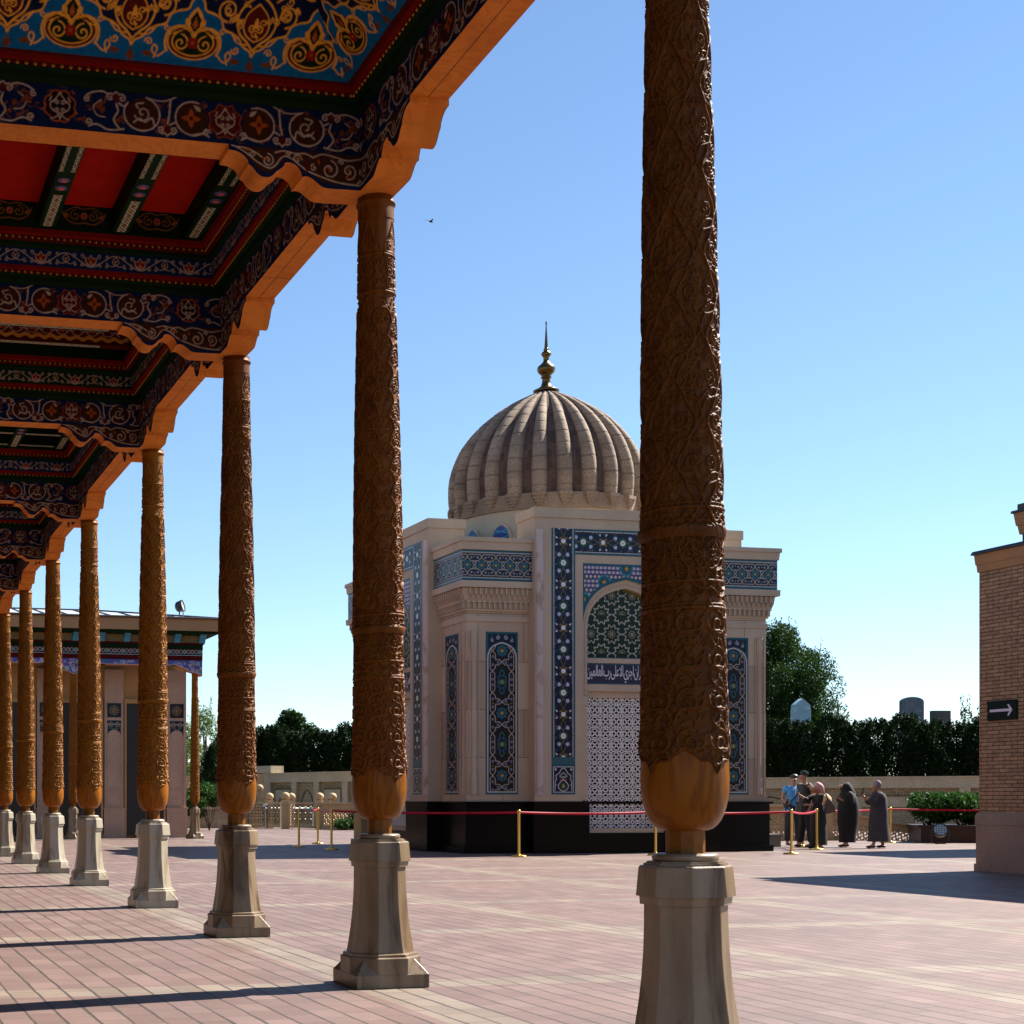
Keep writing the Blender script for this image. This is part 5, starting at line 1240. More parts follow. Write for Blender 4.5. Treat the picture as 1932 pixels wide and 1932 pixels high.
    return por

# Arabic line as joined letter forms, right-to-left order written out for the text object
def arabic_mesh():
    words = ["\uFED7\uFE8E\uFEDD"]
    s_ = "\u0648\u0645\u0627"
    # عليه من اجر ان اجري الا على رب العالمين in presentation forms, logical order
    w = ["\uFECB\uFEE0\uFEF4\uFEEA", "\uFEE3\uFEE6", "\uFE8D\uFE9F\uFEAE", "\uFE8D\uFEE5", "\uFE8D\uFE9F\uFEAE\uFEF1", "\uFE8D\uFEFB", "\uFECB\uFEE0\uFEF0", "\uFEAD\uFE8F", "\uFE8D\uFEDF\uFECC\uFE8E\uFEDF\uFEE4\uFEF4\uFEE6"]
    txt = " ".join(w)[::-1]
    cu = bpy.data.curves.new('inscription', 'FONT'); cu.body = txt; cu.size = .30; cu.align_x = 'CENTER'; cu.extrude = .002; cu.offset = .0025
    cu.space_word = .35; cu.space_character = .92
    ob = bpy.data.objects.new('tmp', cu); col.objects.link(ob)
    bpy.context.view_layer.update(); dg = bpy.context.evaluated_depsgraph_get()
    me = bpy.data.meshes.new_from_object(ob.evaluated_get(dg)); bpy.data.objects.remove(ob)
    n = len(me.vertices); co = np.zeros(n * 3, np.float32); me.vertices.foreach_get('co', co); co = co.reshape(-1, 3)
    wd = co[:, 0].max() - co[:, 0].min(); ht = co[:, 1].max() - co[:, 1].min()
    co[:, 0] = (co[:, 0] - (co[:, 0].max() + co[:, 0].min()) / 2) * 1.74 / wd; co[:, 1] = (co[:, 1] - co[:, 1].min()) * .375 / ht
    me.vertices.foreach_set('co', co.reshape(-1)); me.materials.clear(); me.materials.append(mat('white_tile_letters', (.62, .60, .66), .3)); me.update(); return me
INSCR = arabic_mesh()
make_portal(0, True); make_portal(-math.pi / 2, True); make_portal(math.pi / 2, False); make_portal(math.pi, False)

# drum, ribbed dome, finial
m = MB(); m.lathe([(2.16, 6.3), (2.16, 7.74)], n=96)
m.build('drum', STONE2, maus)
for k in range(16):
    a = 2 * math.pi * (k + .5) / 16 + .05
    q = MB(); ip = arch_pts(.22, 7.0, 7.42); pr = [(-.22, 6.5)] + [(-x, z) for x, z in ip] + [(x, z) for x, z in ip[::-1]][1:] + [(.22, 6.5)]
    T = lambda x, r_, z: (r_ * math.cos(a) - x * math.sin(a), r_ * math.sin(a) + x * math.cos(a), z)
    po = [(x * 1.28, 6.5 if z == 6.5 else z + .06) for x, z in pr]; n = len(pr)
    q.add([T(x, 2.175, z) for x, z in po] + [T(x, 2.19, z) for x, z in pr], [(i, i + 1, n + i + 1, n + i) for i in range(n - 1)], 1)
    q.add([T(x, 2.182, z) for x, z in pr], [tuple(range(n))], 0)
    for zz_ in (6.7, 6.88, 7.06, 7.22): q.add([T(-.2, 2.19, zz_ - .01), T(.2, 2.19, zz_ + .09), T(.2, 2.19, zz_ + .115), T(-.2, 2.19, zz_ + .015)], [(0, 1, 2, 3)], 2); q.add([T(.2, 2.191, zz_ - .01), T(-.2, 2.191, zz_ + .09), T(-.2, 2.191, zz_ + .115), T(.2, 2.191, zz_ + .015)], [(0, 1, 2, 3)], 2)
    q.build('drum_window', [mat('cobalt_tile', (.01, .03, .20), .3), STONE2, mat('cyan_tile', (.03, .25, .33), .3)], maus)
NR = 24
zp = np.array([8.08, 8.3, 8.56, 8.85, 9.15, 9.5, 9.8, 10.1, 10.35, 10.6, 10.78, 10.88, 10.93]); rp = np.array([2.30, 2.325, 2.335, 2.30, 2.21, 2.05, 1.83, 1.55, 1.23, .83, .46, .22, .12])
zz = np.linspace(0, 1, 220); Zd = 8.08 + (10.93 - 8.08) * np.sin(zz * math.pi / 2); Rd = np.interp(Zd, zp, rp)
# smooth radius
for _ in range(30): Rd[1:-1] = (Rd[:-2] + Rd[1:-1] * 2 + Rd[2:]) / 4
th = np.linspace(0, 2 * math.pi, NR * 28 + 1)
ph = np.mod(th / (2 * math.pi) * NR + .5, 1) - .5
bul = np.sqrt(np.clip(1 - (np.abs(ph) / .30) ** 2, 0, 1))
amp = np.minimum(.20, Rd * .115)
jt = np.ones_like(Zd)
RR = (Rd - amp)[None, :] + amp[None, :] * 1.0 * bul[:, None]
cy_ = np.mod(np.cumsum(np.r_[0, np.hypot(np.diff(Zd), np.diff(Rd))]), .33); RR -= (np.abs(cy_ - .165)[None, :] < .012) * .012 * (bul[:, None] > 0)
P = np.stack([RR * np.cos(th)[:, None], RR * np.sin(th)[:, None], np.broadcast_to(Zd[None, :], RR.shape)], -1); P[-1] = P[0]
# block tone varies at random; troughs are darker and browner than the ribs
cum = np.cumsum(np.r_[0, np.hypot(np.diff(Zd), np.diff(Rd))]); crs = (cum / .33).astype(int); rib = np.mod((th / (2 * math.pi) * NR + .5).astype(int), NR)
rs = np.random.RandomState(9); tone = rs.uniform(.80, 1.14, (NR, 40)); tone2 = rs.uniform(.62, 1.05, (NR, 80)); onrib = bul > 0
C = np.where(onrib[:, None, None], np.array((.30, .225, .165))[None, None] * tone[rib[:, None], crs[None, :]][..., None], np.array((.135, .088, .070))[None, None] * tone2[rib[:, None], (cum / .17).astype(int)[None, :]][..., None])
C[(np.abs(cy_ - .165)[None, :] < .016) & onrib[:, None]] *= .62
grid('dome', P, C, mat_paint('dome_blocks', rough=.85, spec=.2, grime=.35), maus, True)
m = MB()
m.lathe([(2.12, 7.72), (2.21, 7.73), (2.22, 7.80), (2.21, 8.081), (2.1, 8.085)], n=96, smooth=False)
for k in range(NR):
    a = 2 * math.pi * k / NR
    T = lambda x, r_, z: (r_ * math.cos(a) - x * math.sin(a), r_ * math.sin(a) + x * math.cos(a), z)
    for (w_, r_, z0, z1) in ((.18, 2.325, 8.0, 8.079), (.15, 2.30, 7.92, 7.999), (.11, 2.275, 7.85, 7.919), (.075, 2.25, 7.79, 7.849)):
        vs = [T(x, r, z) for z in (z0, z1) for x, r in ((-w_, 2.16), (w_, 2.16), (w_ * .8, r_), (-w_ * .8, r_))]
        m.add(vs, [(0, 3, 2, 1), (4, 5, 6, 7), (0, 1, 5, 4), (1, 2, 6, 5), (2, 3, 7, 6), (3, 0, 4, 7)])
m.build('muqarnas_band', mat_stone('brown_carved_stone', (.27, .19, .13), (.19, .135, .095), speck=.25, bscale=30), maus)
m = MB(); m.lathe([(.30, 10.90), (.31, 10.93), (.20, 10.98), (.13, 11.03), (.10, 11.12), (.095, 11.22), (.13, 11.235), (.13, 11.25), (.10, 11.27), (.12, 11.30), (.19, 11.36), (.215, 11.43), (.20, 11.50), (.13, 11.56), (.075, 11.62), (.06, 11.68), (.075, 11.70), (.06, 11.72),
                   (.10, 11.76), (.12, 11.80), (.10, 11.845), (.06, 11.875), (.055, 11.90), (.07, 11.92), (.045, 11.94), (.042, 11.97), (.012, 12.50), (.022, 12.53), (.022, 12.55), (.006, 12.60)], n=20)
m.build('finial', BRONZE, maus)
for o in list(maus.children):
    pass
# ------------------------------------------------------------------ pavilion at the back left
pav = empty('pavilion', 'low pavilion with pale metal roof, painted eaves and tiled piers, behind the row of columns', 'pavilion', (7, 45, 0))
def PP(o): o.matrix_parent_inverse = Matrix.Translation(-Vector(pav.location)); return o
WY = 45.04
PSTONE = mat_stone('pinkish_granite', (.50, .37, .28), (.43, .31, .23), speck=.25, bscale=60)
OCHW = mat_stone('ochre_plaster', (.50, .31, .13), (.42, .26, .11), speck=.1)
m = MB()
m.box(-2, 10.24, WY + .15, WY + 4, 0, 5.3)
PP(m.build('wall', OCHW, pav))
def pier(x0, x1, y=WY, full=True):
    m = MB(); m.box(x0, x1, y, y + .30, .9, 5.0); m.box(x0 - .04, x1 + .06, y - .06, y + .32, 0, .12); m.box(x0 - .02, x1 + .03, y - .04, y + .31, .121, .86); m.box(x0 - .05, x1 + .06, y - .06, y + .32, .861, .90)
    xc = (x0 + x1) / 2; w_ = (x1 - x0) / 2 - .06
    # raised frames
    for (za, zb) in ((.96, 1.40), (1.50, 3.36)):
        for (a, b_, c, d) in ((-w_, w_, zb, zb + .025), (-w_, w_, za - .025, za), (-w_, -w_ + .025, za, zb), (w_ - .025, w_, za, zb)):
            m.box(xc + a, xc + b_, y - .02, y, c, d)
    for k in range(5):
        for j in range(5):
            r = .045; X = xc - .2 + .1 * k + (.05 if j % 2 else 0) - .02; Z = .22 + .12 * j
            m.box(X, X + .05, y - .052, y - .041, Z, Z + .05)
    PP(m.build('pier', PSTONE, pav))
    t1 = Canvas(.42, .42, .012, (.012, .018, .022), wrap=False)
    for k in range(12): t1.disc(.21 + .13 * math.cos(R(30 * k)), .21 + .13 * math.sin(R(30 * k)), .018, (.40, .30, .20))
    for k in range(8): t1.disc(.21 + .07 * math.cos(R(45 * k)), .21 + .07 * math.sin(R(45 * k)), .02, (.34, .26, .16))
    t1.disc(.21, .21, .03, TOR)
    PP(panel('tile_square', (xc - .21, y - .012, 3.58), (1, 0, 0), (0, 0, 1), .42, .42, t1, pav, TILE, res=.014))
    t2 = Canvas(.42, .50, .012, (.010, .030, .050), wrap=False)
    for s_ in (-1, 1):
        for k in range(5): t2.disc(.21 + s_ * .10 + .06 * math.cos(R(72 * k + 90)), .38 + .06 * math.sin(R(72 * k + 90)), .018, (.50, .48, .36))
        t2.disc(.21 + s_ * .04, .25, .01, TWH); t2.disc(.21 + s_ * .10, .27, .01, TWH)
    xx = np.linspace(-.21, .21, 30); ap = arch_pts(.21, 2.98, 3.22); zt = np.interp(np.abs(xx), [p[0] for p in ap[::-1]], [p[1] for p in ap[::-1]]); vv = np.linspace(0, 1, 30)
    Z = zt[:, None] + (3.49 - zt[:, None]) * vv[None, :]; X = np.broadcast_to(xx[:, None], Z.shape)
    PP(grid('tile_arch', np.stack([xc + X, np.full(X.shape, y - .012), Z], -1), t2.sample(X + .21, Z - 2.99), TILE, pav, False))
for x0, x1 in ((9.66, 10.24), (7.76, 8.33), (5.75, 6.32), (3.75, 4.32)): pier(x0, x1)
for x0, x1 in ((8.42, 9.55), (6.42, 7.65), (4.42, 5.65)):
    d = MB(); d.box(x0, x1, WY + .02, WY + .16, 0.1, 4.0, 0); PP(d.build('doorway', DARKW, pav))
    d = MB(); d.box(x0 - .06, x0, WY - .01, WY + .16, 0, 4.1); d.box(x1, x1 + .06, WY - .01, WY + .16, 0, 4.1); d.box(x0 - .06, x1 + .06, WY - .015, WY + .155, 4.0, 4.12)
    PP(d.build('door_frame', OCHW, pav))
# eaves
FY = 43.0
m = MB(); m.box(-2, 10.84, FY, WY + 4.2, 5.975, 6.32); PP(m.build('fascia', STONEO, pav))
m = MB(); m.box(-2, 10.74, FY + .06, WY + 4.1, 5.90, 5.974, 0); m.box(-2, 10.40, 43.55, 43.92, 5.50, 5.63, 0); m.box(-2, 10.39, 43.53, 43.56, 5.49, 5.50, 1); m.box(-2, 10.39, 43.56, 43.91, 5.17, 5.32, 1); m.box(-2, 10.42, 43.50, 43.93, 5.631, 5.68, 1)
PP(m.build('eaves_moulding', [GREENP, DKREDP], pav))
m = MB(); m.box(-2, 10.33, 43.60, 43.88, 5.681, 5.90, 0); PP(m.build('eaves_board', mat('ochre_board', (.26, .19, .07), .6, var=.3, vscale=14), pav))
for i, x in enumerate(np.arange(9.62 + .74, 3, -.74)):
    m = MB(); prof = curve([(43.60, 5.66), (43.52, 5.66), (43.46, 5.72), (43.42, 5.80), (43.34, 5.84), (43.28, 5.90)], 4) + [(43.60, 5.90)]
    m.prism(prof, 'x', x - .09, x + .09); PP(m.build('eaves_bracket', BLUEP, pav))
pf = Canvas(.46, .20, .012, (.010, .02, .03))
for s_ in (1, -1): pf.stroke([(x / 24 * .46, .10 + s_ * .055 * math.cos(x / 24 * 4 * math.pi)) for x in range(25)], .012, (.55, .50, .48))
pf.disc(0, .1, .035, (.03, .30, .24)); pf.disc(.23, .1, .035, (.18, .05, .08))
PP(panel('painted_frieze', (-2, 43.55, 5.321), (1, 0, 0), (0, 0, 1), 12.39, .17, pf, pav, res=.014))
pb = Canvas(3.5, .52, .012, (.10, .12, .36))
rnd = random.Random(4)
for k in range(120):
    x = rnd.uniform(0, 3.5); y = rnd.uniform(.02, .5); a = rnd.uniform(0, 360)
    pb.poly(leafshape(x, y, rnd.uniform(.08, .16), .07, a), rnd.choice([(.02, .22, .22), (.10, .03, .05), (.05, .14, .42), (.38, .36, .42)]))
for k in range(46):
    x = rnd.uniform(0, 3.5); y = rnd.uniform(.05, .45); pb.stroke(spiral(x, y, rnd.uniform(.04, .09), rnd.uniform(0, 360), 1.2, .2, rnd.choice((1, -1))), .014, (.62, .56, .58))
# arched painted valance between the pavilion columns
def valance(x0, x1):
    xx = np.linspace(x0, x1, int((x1 - x0) / .02)); s_ = np.minimum(xx - x0, x1 - xx)
    zb = 5.02 - .30 * np.clip((.75 - s_) / .75, 0, 1) ** .8 + .02 * np.abs(np.sin(s_ * 9)) * (s_ < .9); vv = np.linspace(0, 1, 34)
    Z = zb[:, None] + (5.17 - zb[:, None]) * vv[None, :]; X = np.broadcast_to(xx[:, None], Z.shape)
    C = pb.sample(X, Z - 4.68).copy(); C[(Z - zb[:, None]) < .022] = (.50, .40, .40)
    PP(grid('painted_valance', np.stack([X, np.full(X.shape, 43.55), Z], -1), C, PAINT, pav, False))
    m = MB(); n = len(xx); st = 6; ix = list(range(0, n, st)) + [n - 1]
    vs = [(xx[i], y, zb[i] + .003) for i in ix for y in (43.555, 43.9)]; m.add(vs, [(2 * i, 2 * i + 1, 2 * i + 3, 2 * i + 2) for i in range(len(ix) - 1)]); PP(m.build('valance_soffit', BEAMW, pav))
PC = [(10.20, 43.73), (6.62, 43.73), (3.1, 43.73)]
valance(6.62, 10.38); valance(3.1, 6.62)
m = MB(); m.box(-2, 10.36, 43.57, 43.9, 5.03, 5.169); PP(m.build('lintel', GREENP, pav))
# sloping standing-seam roof
m = MB(); x0, x1, y0, y1 = -2, 10.9, FY - .06, WY + 4.3
m.add([(x0, y0, 6.325), (x1, y0, 6.325), (x1, y1, 6.325), (x0, y1, 6.325), (x0, y0 + 3.2, 6.86), (x1 - 3.4, y0 + 3.2, 6.86)], [(0, 1, 5, 4), (1, 2, 5), (2, 3, 4, 5), (3, 0, 4)], 0)
for x in np.arange(x0 + .3, x1, .62):
    top = min(1, (x1 - x) / 3.4); dx = -.0
    m.tube([(x, y0, 6.34), (x, y0 + 3.2 * top, 6.34 + .535 * top)], .022, 4, 1, False)
m.tube([(x1, y0, 6.335), (x1 - 3.4, y0 + 3.2, 6.875), (x0, y0 + 3.2, 6.875)], .03, 4, 1, False); m.tube([(x0, y0, 6.335), (x1, y0, 6.335), (x1, y1, 6.335)], .03, 4, 1, False)
PP(m.build('metal_roof', [ROOFM, BLACKM], pav))
pc = copy_tree(cB, None, 'slender weathered column under the right end of the pavilion eaves', (PC[0][0], PC[0][1], 0), .4, (.82, .82, .985))
pc['group'] = 'columns of the pavilion'; set_wood_tone(pc, WOODL)
pc2 = copy_tree(cA, None, 'shaded pavilion column glimpsed behind the fifth portico column', (PC[1][0], PC[1][1], 0), .9, (.82, .82, .985)); pc2['group'] = 'columns of the pavilion'; set_wood_tone(pc2, WOODL)

# floodlight
def floodlight(label, loc, r, yaw, tilt, lens_mat, s=1.0):
    t = empty('floodlight', label, 'floodlight', loc, yaw)
    m = MB(); T = Matrix.Rotation(tilt, 4, 'X') ; zc = .20 * s + r
    def P(p): q = T @ Vector(p); return (q.x, q.y, q.z + zc)
    def ringp(rad, y): return [P((rad * math.cos(2 * math.pi * k / 20), y, rad * math.sin(2 * math.pi * k / 20))) for k in range(20)]
    m.loft([ringp(r * .55, r * 1.0), ringp(r * .9, r * .7), ringp(r * .98, 0), ringp(r * 1.04, -.02), ringp(r * 1.04, -.06 * s), ringp(r * .93, -.06 * s), ringp(r * .92, -.02)], 0, False); m.build('housing', BLACKM, t)
    m = MB(); m.add([P((r * .93 * math.cos(2 * math.pi * k / 20), -.035 * s, r * .93 * math.sin(2 * math.pi * k / 20))) for k in range(20)], [tuple(range(20))], 0)
    for i in range(-2, 3):
        for j in range(-2, 3):
            if i * i + j * j < 6.5: m.add([P((i * r * .34 + r * .11 * math.cos(2 * math.pi * k / 8), -.04 * s, j * r * .34 + r * .11 * math.sin(2 * math.pi * k / 8))) for k in range(8)], [tuple(range(8))], 1)
    m.build('lens', lens_mat, t)
    m = MB(); m.tube([(-r * 1.08, 0, zc), (-r * 1.08, 0, .05 * s), (-r * .6, 0, .012), (r * .6, 0, .012), (r * 1.08, 0, .05 * s), (r * 1.08, 0, zc)], .018 * s, 6, 0); m.build('bracket', BLACKM, t); return t
floodlight('round floodlight perched on the edge of the pavilion roof', (9.70, 43.3, 6.34), .17, R(60), R(-14), [mat('pale_lens', (.55, .55, .50), .3), mat('lens_dots', (.30, .31, .30), .3)], 1)

# ------------------------------------------------------------------ brick building on the right
bb = empty('brick_building', 'buff brick building with sandstone cornice and stone base at the right edge', 'building', (18.5, 21, 0))
def PB(o): o.matrix_parent_inverse = Matrix.Translation(-Vector(bb.location)); return o
m = MB(); m.box(17.9, 26, 8, 21.40, .93, 4.78); PB(m.build('brick_wall', BRICK, bb))
gst = mat_stone('speckled_base_granite', (.30, .22, .17), (.24, .18, .14), speck=.35, bscale=70)
m = MB(); m.box(17.87, 26, 7.9, 21.44, .12, .74); m.box(17.85, 26, 7.9, 21.46, 0, .119); m.loft([[(17.86, 7.9, .741), (26, 7.9, .741), (26, 21.45, .741), (17.86, 21.45, .741)], [(17.86, 7.9, .88), (26, 7.9, .88), (26, 21.45, .88), (17.86, 21.45, .88)], [(17.88, 7.9, .935), (26, 7.9, .935), (26, 21.43, .935), (17.88, 21.43, .935)]]); PB(m.build('base', gst, bb))
def cr(h, z, x1=26, y0=7.9): return [(17.9 - h, y0, z), (x1, y0, z), (x1, 21.40 + h, z), (17.9 - h, 21.40 + h, z)]
m = MB(); m.loft([cr(.02, 4.781), cr(.03, 4.90)]); m.loft([cr(.04, 4.901), cr(.055, 5.06)]); PB(m.build('cornice', STONEO, bb))
m = MB(); m.loft([cr(.09, 5.063), cr(.09, 5.075), cr(.07, 5.12), cr(.04, 5.125)]); PB(m.build('metal_coping', BLACKM, bb))
def cu(h, z): return [(18.2 - h, 8, z), (26, 8, z), (26, 20.93 + h, z), (18.2 - h, 20.93 + h, z)]
m = MB(); m.loft([cu(-.05, 5.13), cu(-.05, 5.32)], 1); m.loft([cu(-.02, 5.321), cu(.0, 5.46)]); m.loft([cu(.015, 5.461), cu(.04, 5.66)]); m.loft([cu(.07, 5.661), cu(.06, 5.70)], 1); m.loft([cu(.0, 5.701), cu(.0, 5.80)], 1)
PB(m.build('upper_cornice', [STONEO, BLACKM], bb))
sg = empty('direction_sign', 'dark green sign with a white arrow pointing right on the brick wall', 'sign', (17.9, 20.88, 2.545))
m = MB(); m.box(-.035, -.004, -.315, .31, -.155, .155); m.build('board', mat('dark_green_enamel', (.002, .014, .009), .6, spec=.15), sg, bevel=.012)
AR = [(.245, -.018), (.245, .022), (-.17, .022), (-.125, .088), (-.162, .088), (-.235, 0.0), (-.162, -.09), (-.125, -.09), (-.17, -.02)]
m = MB(); m.prism([(y, z) for y, z in AR], 'x', -.0385, -.036); m.build('arrow', mat('white_arrow_film', (.62, .60, .74), .4), sg)
# second brick building farther back, hidden by the first, whose shadow falls across the court
b2 = empty('annex_building', 'further brick building hidden behind the near brick wall, known by its shadow', 'building', (28.7, 29.4, 0))
m = MB(); m.box(-2.27, 4.5, -1.6, 1.6, 0, 6.1); m.box(-2.32, 4.6, -1.65, 1.65, 6.101, 6.35); m.build('brick_wall', BRICK, b2)

# ------------------------------------------------------------------ boundary walls
WALLST = mat_stone('mossy_wall_stone', (.50, .41, .28), (.40, .34, .20), speck=.25, bscale=25, streak=1)
def boundary(label, A, B, H, bays, first, parts_h=1.0, cap=.42, base=0):
    """wall from A to B; bays = list of (width, kind)"""
    A = Vector((A[0], A[1], 0)); B = Vector((B[0], B[1], 0)); d = (B - A); L = d.length; ang = math.atan2(d.y, d.x)
    t = empty('boundary_wall', label, 'wall', A, ang)
    m = MB(); m.box(0, L, .12, .5, base, H - .02); m.build('wall', BRICK2, t)
    m = MB(); m.box(0, L, -.03, .52, H - cap, H - .061); m.box(-.03, L + .03, -.07, .56, H - .06, H); m.box(0, L, .0, .11, base, .12); m.build('coping', WALLST, t)
    x = first; k = 0
    while x < L:
        wd, kind = bays[k % len(bays)]; k += 1
        q = MB(); q.box(x, x + .36, -.02, .119, .121, H - cap - .001); q.build('pilaster', WALLST, t)
        x0, x1 = x + .36, x + wd; x += wd
        if x0 > L: break
        x1 = min(x1, L)
        if kind == 'panel':
            q = MB(); w_ = x1 - x0; a, b_ = x0 + w_ * .17, x1 - w_ * .14; top = H - cap - .34
            q.box(a, b_, .07, .119, top - .36, top); q.box(a, a + w_ * .16, .07, .119, .13, top - .361); q.box(b_ - w_ * .16, b_, .07, .119, .13, top - .361); q.build('stone_surround', WALLST, t)
            q = MB(); q.box(a - .06, a - .03, .1, .118, .13, top + .05, 0); q.box(b_ + .03, b_ + .06, .1, .118, .13, top + .05, 0); q.box(a - .06, b_ + .06, .1, .1185, top + .051, top + .08, 0)
            for xx in np.arange(a, b_, .10): q.box(xx, xx + .012, .108, .1195, top + .10, top + .22, 0)
            q.build('dark_line', mat('dark_joint', (.06, .05, .03), .9), t)
        else:
            q = MB(); xc = (x0 + x1) / 2; hw = (x1 - x0) * .36; ap = arch_pts(hw, .55, H - cap - .32); pr = [(-hw, .12)] + [(-p, z) for p, z in ap] + [(p, z) for p, z in ap[::-1]][1:] + [(hw, .12)]
            q.tube([(xc + p, .112, z) for p, z in pr], .022, 5, 0, False); q.build('arch_outline', mat('dark_joint', (.06, .05, .03), .9), t)
    return t
WA = depth(1300, 1468, 60.5); WB = depth(1960, 1461.8, 53.5)
bw1 = boundary('long yellow stone and brick wall behind the four visitors', (WA.x, WA.y), (WB.x, WB.y), 1.98, [(3.0, 'arch'), (5.2, 'panel')], 1.35, cap=.42)
LA = depth(500, 1459, 68.1); LB = depth(900, 1450, 56.9)
bw2 = boundary('pale stone and brick wall seen between the second and third carved columns', (LA.x, LA.y), (LB.x, LB.y), 2.30, [(1.9, 'panel'), (1.55, 'arch')], .05, cap=.42)
m = MB(); m.box(-.55, .55, -.1, .62, 2.301, 2.62); o = m.build('wall_block', WALLST, bw2); 
m = MB(); m.box(-9, .3, 1.0, 1.35, 0, 2.3); m.build('return_wall', OCHW, bw2)

# ------------------------------------------------------------------ low terrace walls, balustrade, gate
GOLDST = mat_stone('golden_limestone', (.50, .36, .20), (.42, .30, .17), speck=.15)
def ballpost(name, label, x, y, h=1.12, r=.13, group='ball-topped posts of the gate and railing'):
    m = MB(); m.box(-r, r, -r, r, 0, h); m.box(-r - .03, r + .03, -r - .03, r + .03, h * .80, h * .86); m.lathe([(.05, h), (.12, h + .02), (.17, h + .10), (.16, h + .19), (.10, h + .26), (0.0, h + .29)], n=14)
    o = m.build(name, GOLDST); o.location = (x, y, 0); tag(o, label, 'post', group); return o
def pierced(name, label, A, B, h, z0=0.0, pitch=.26, group=None, thick=.07, slope=0.0):
    """balustrade with rows of pierced rings between two rails"""
    A = Vector((*A, 0)); B = Vector((*B, 0)); L = (B - A).length; ang = math.atan2(B.y - A.y, B.x - A.x)
    t = empty(name, label, 'railing', (A.x, A.y, z0), ang, group)
    sh = lambda x: slope * x
    def bar(x0, x1, za, zb, hw, q): q.add([(x0, -hw, za + sh(x0)), (x1, -hw, za + sh(x1)), (x1, hw, za + sh(x1)), (x0, hw, za + sh(x0)), (x0, -hw, zb + sh(x0)), (x1, -hw, zb + sh(x1)), (x1, hw, zb + sh(x1)), (x0, hw, zb + sh(x0))], [(0, 3, 2, 1), (4, 5, 6, 7), (0, 1, 5, 4), (1, 2, 6, 5), (2, 3, 7, 6), (3, 0, 4, 7)])
    q = MB(); bar(0, L, h - .07, h, thick + .05, q); bar(0, L, h - .26, h - .071, thick * .8, q); q.build('top_rail', GOLDST, t)
    q = MB(); bar(0, L, -.02, .16, thick, q); q.build('bottom_rail', GOLDST, t)
    q = MB(); n = max(1, int(L / 1.9)); 
    for i in range(n + 1): x = L * i / n; bar(max(0, x - .05), min(L, x + .05), .161, h - .261, thick * .9, q)
    rows = max(1, int((h - .44) / (pitch * .5))); st = (h - .42) / rows
    nx = int(L / (st * 1.05)); sx = L / max(nx, 1)
    for i in range(nx):
        for j in range(rows):
            cx = (i + .5) * sx + (sx / 2 if j % 2 else 0); cz = .16 + (j + .5) * st
            if cx > L - .04: continue
            ro, ri = st * .54, st * .30; K = 6
            o1 = [(cx + ro * math.cos(2 * math.pi * k / K), cz + sh(cx) + ro * math.sin(2 * math.pi * k / K)) for k in range(K)]; i1 = [(cx + ri * math.cos(2 * math.pi * k / K), cz + sh(cx) + ri * math.sin(2 * math.pi * k / K)) for k in range(K)]
            q.add([(x, y, z) for y in (-.03, .03) for x, z in o1 + i1], [(k, (k + 1) % K, K + (k + 1) % K, K + k) for k in range(K)] + [(2 * K + k, 2 * K + (k + 1) % K, 3 * K + (k + 1) % K, 3 * K + k) for k in range(K)] + [(K + k, K + (k + 1) % K, 3 * K + (k + 1) % K, 3 * K + k) for k in range(K)] + [(k, (k + 1) % K, 2 * K + (k + 1) % K, 2 * K + k) for k in range(K)])
    q.build('pierced_panel', GOLDST, t)
    return t
g1 = (18.15, 56.7); g2 = (19.9, 53.6)
pierced('pierced_railing', 'pierced golden stone railing left of the mausoleum, beside the gate', g1, (21.2, 53.2), 1.03, pitch=.24)
pierced('pierced_railing', 'upper pierced stone railing behind the gate, in front of the mossy wall', (14.2, 62.6), (17.6, 63.4), 1.35)
ballpost('gate_post', 'stone gate post with ball top between the two metal gate leaves', 17.05, 57.6, 1.14)
ballpost('gate_post', 'stone post with ball top where the pierced railing starts, right of the gate', 18.15, 56.7, 1.12)
ballpost('gate_post', 'ball-topped post just behind and left of the middle gate post', 16.75, 58.8, 1.12)
ballpost('gate_post', 'ball-topped post seen above the right gate leaf', 17.95, 59.8, 1.12)
ballpost('gate_post', 'ball-topped post behind the pierced railing, rightmost beside the second column', 19.3, 58.6, 1.12)
ballpost('gate_post', 'taller ball-topped post at the end of the upper railing', 17.62, 63.4, 1.50)
def gate(label, A, B):
    A = Vector((*A, 0)); B = Vector((*B, 0)); L = (B - A).length; ang = math.atan2(B.y - A.y, B.x - A.x)
    t = empty('metal_gate', label, 'gate', A, ang, 'gate leaves at the courtyard end')
    q = MB(); q.box(0, L, -.03, .03, .97, 1.03); q.box(0, .05, -.025, .025, .04, .969); q.box(L - .05, L, -.025, .025, .04, .969); q.box(.051, L - .051, -.02, .02, .08, .13); q.build('gate_frame', GOLDST, t)
    q = MB()
    for x in np.arange(.14, L - .08, .11): q.box(x - .010, x + .010, -.012, .012, .131, .969)
    for z in np.arange(.25, .95, .11): q.box(.051, L - .051, -.010, .0095, z - .008, z + .008)
    for i, x in enumerate(np.arange(.2, L - .1, .22)):
        for z in (.36, .60, .84): q.lathe([(.0, z - .05), (.045, z), (.0, z + .05)], cx=x, n=6, smooth=False)
    q.build('gate_grille', mat('bronze_grille', (.20, .15, .09), .45, metal=.5), t)
gate('dark latticed gate leaf left of the middle ball-topped post', (16.1, 59.9), (16.95, 57.9)); gate('bright latticed gate leaf right of the middle ball-topped post', (17.15, 57.4), (18.05, 56.8))
gate('narrow dark gate leaf nearest the third carved column', (15.6, 61.3), (16.05, 60.1))
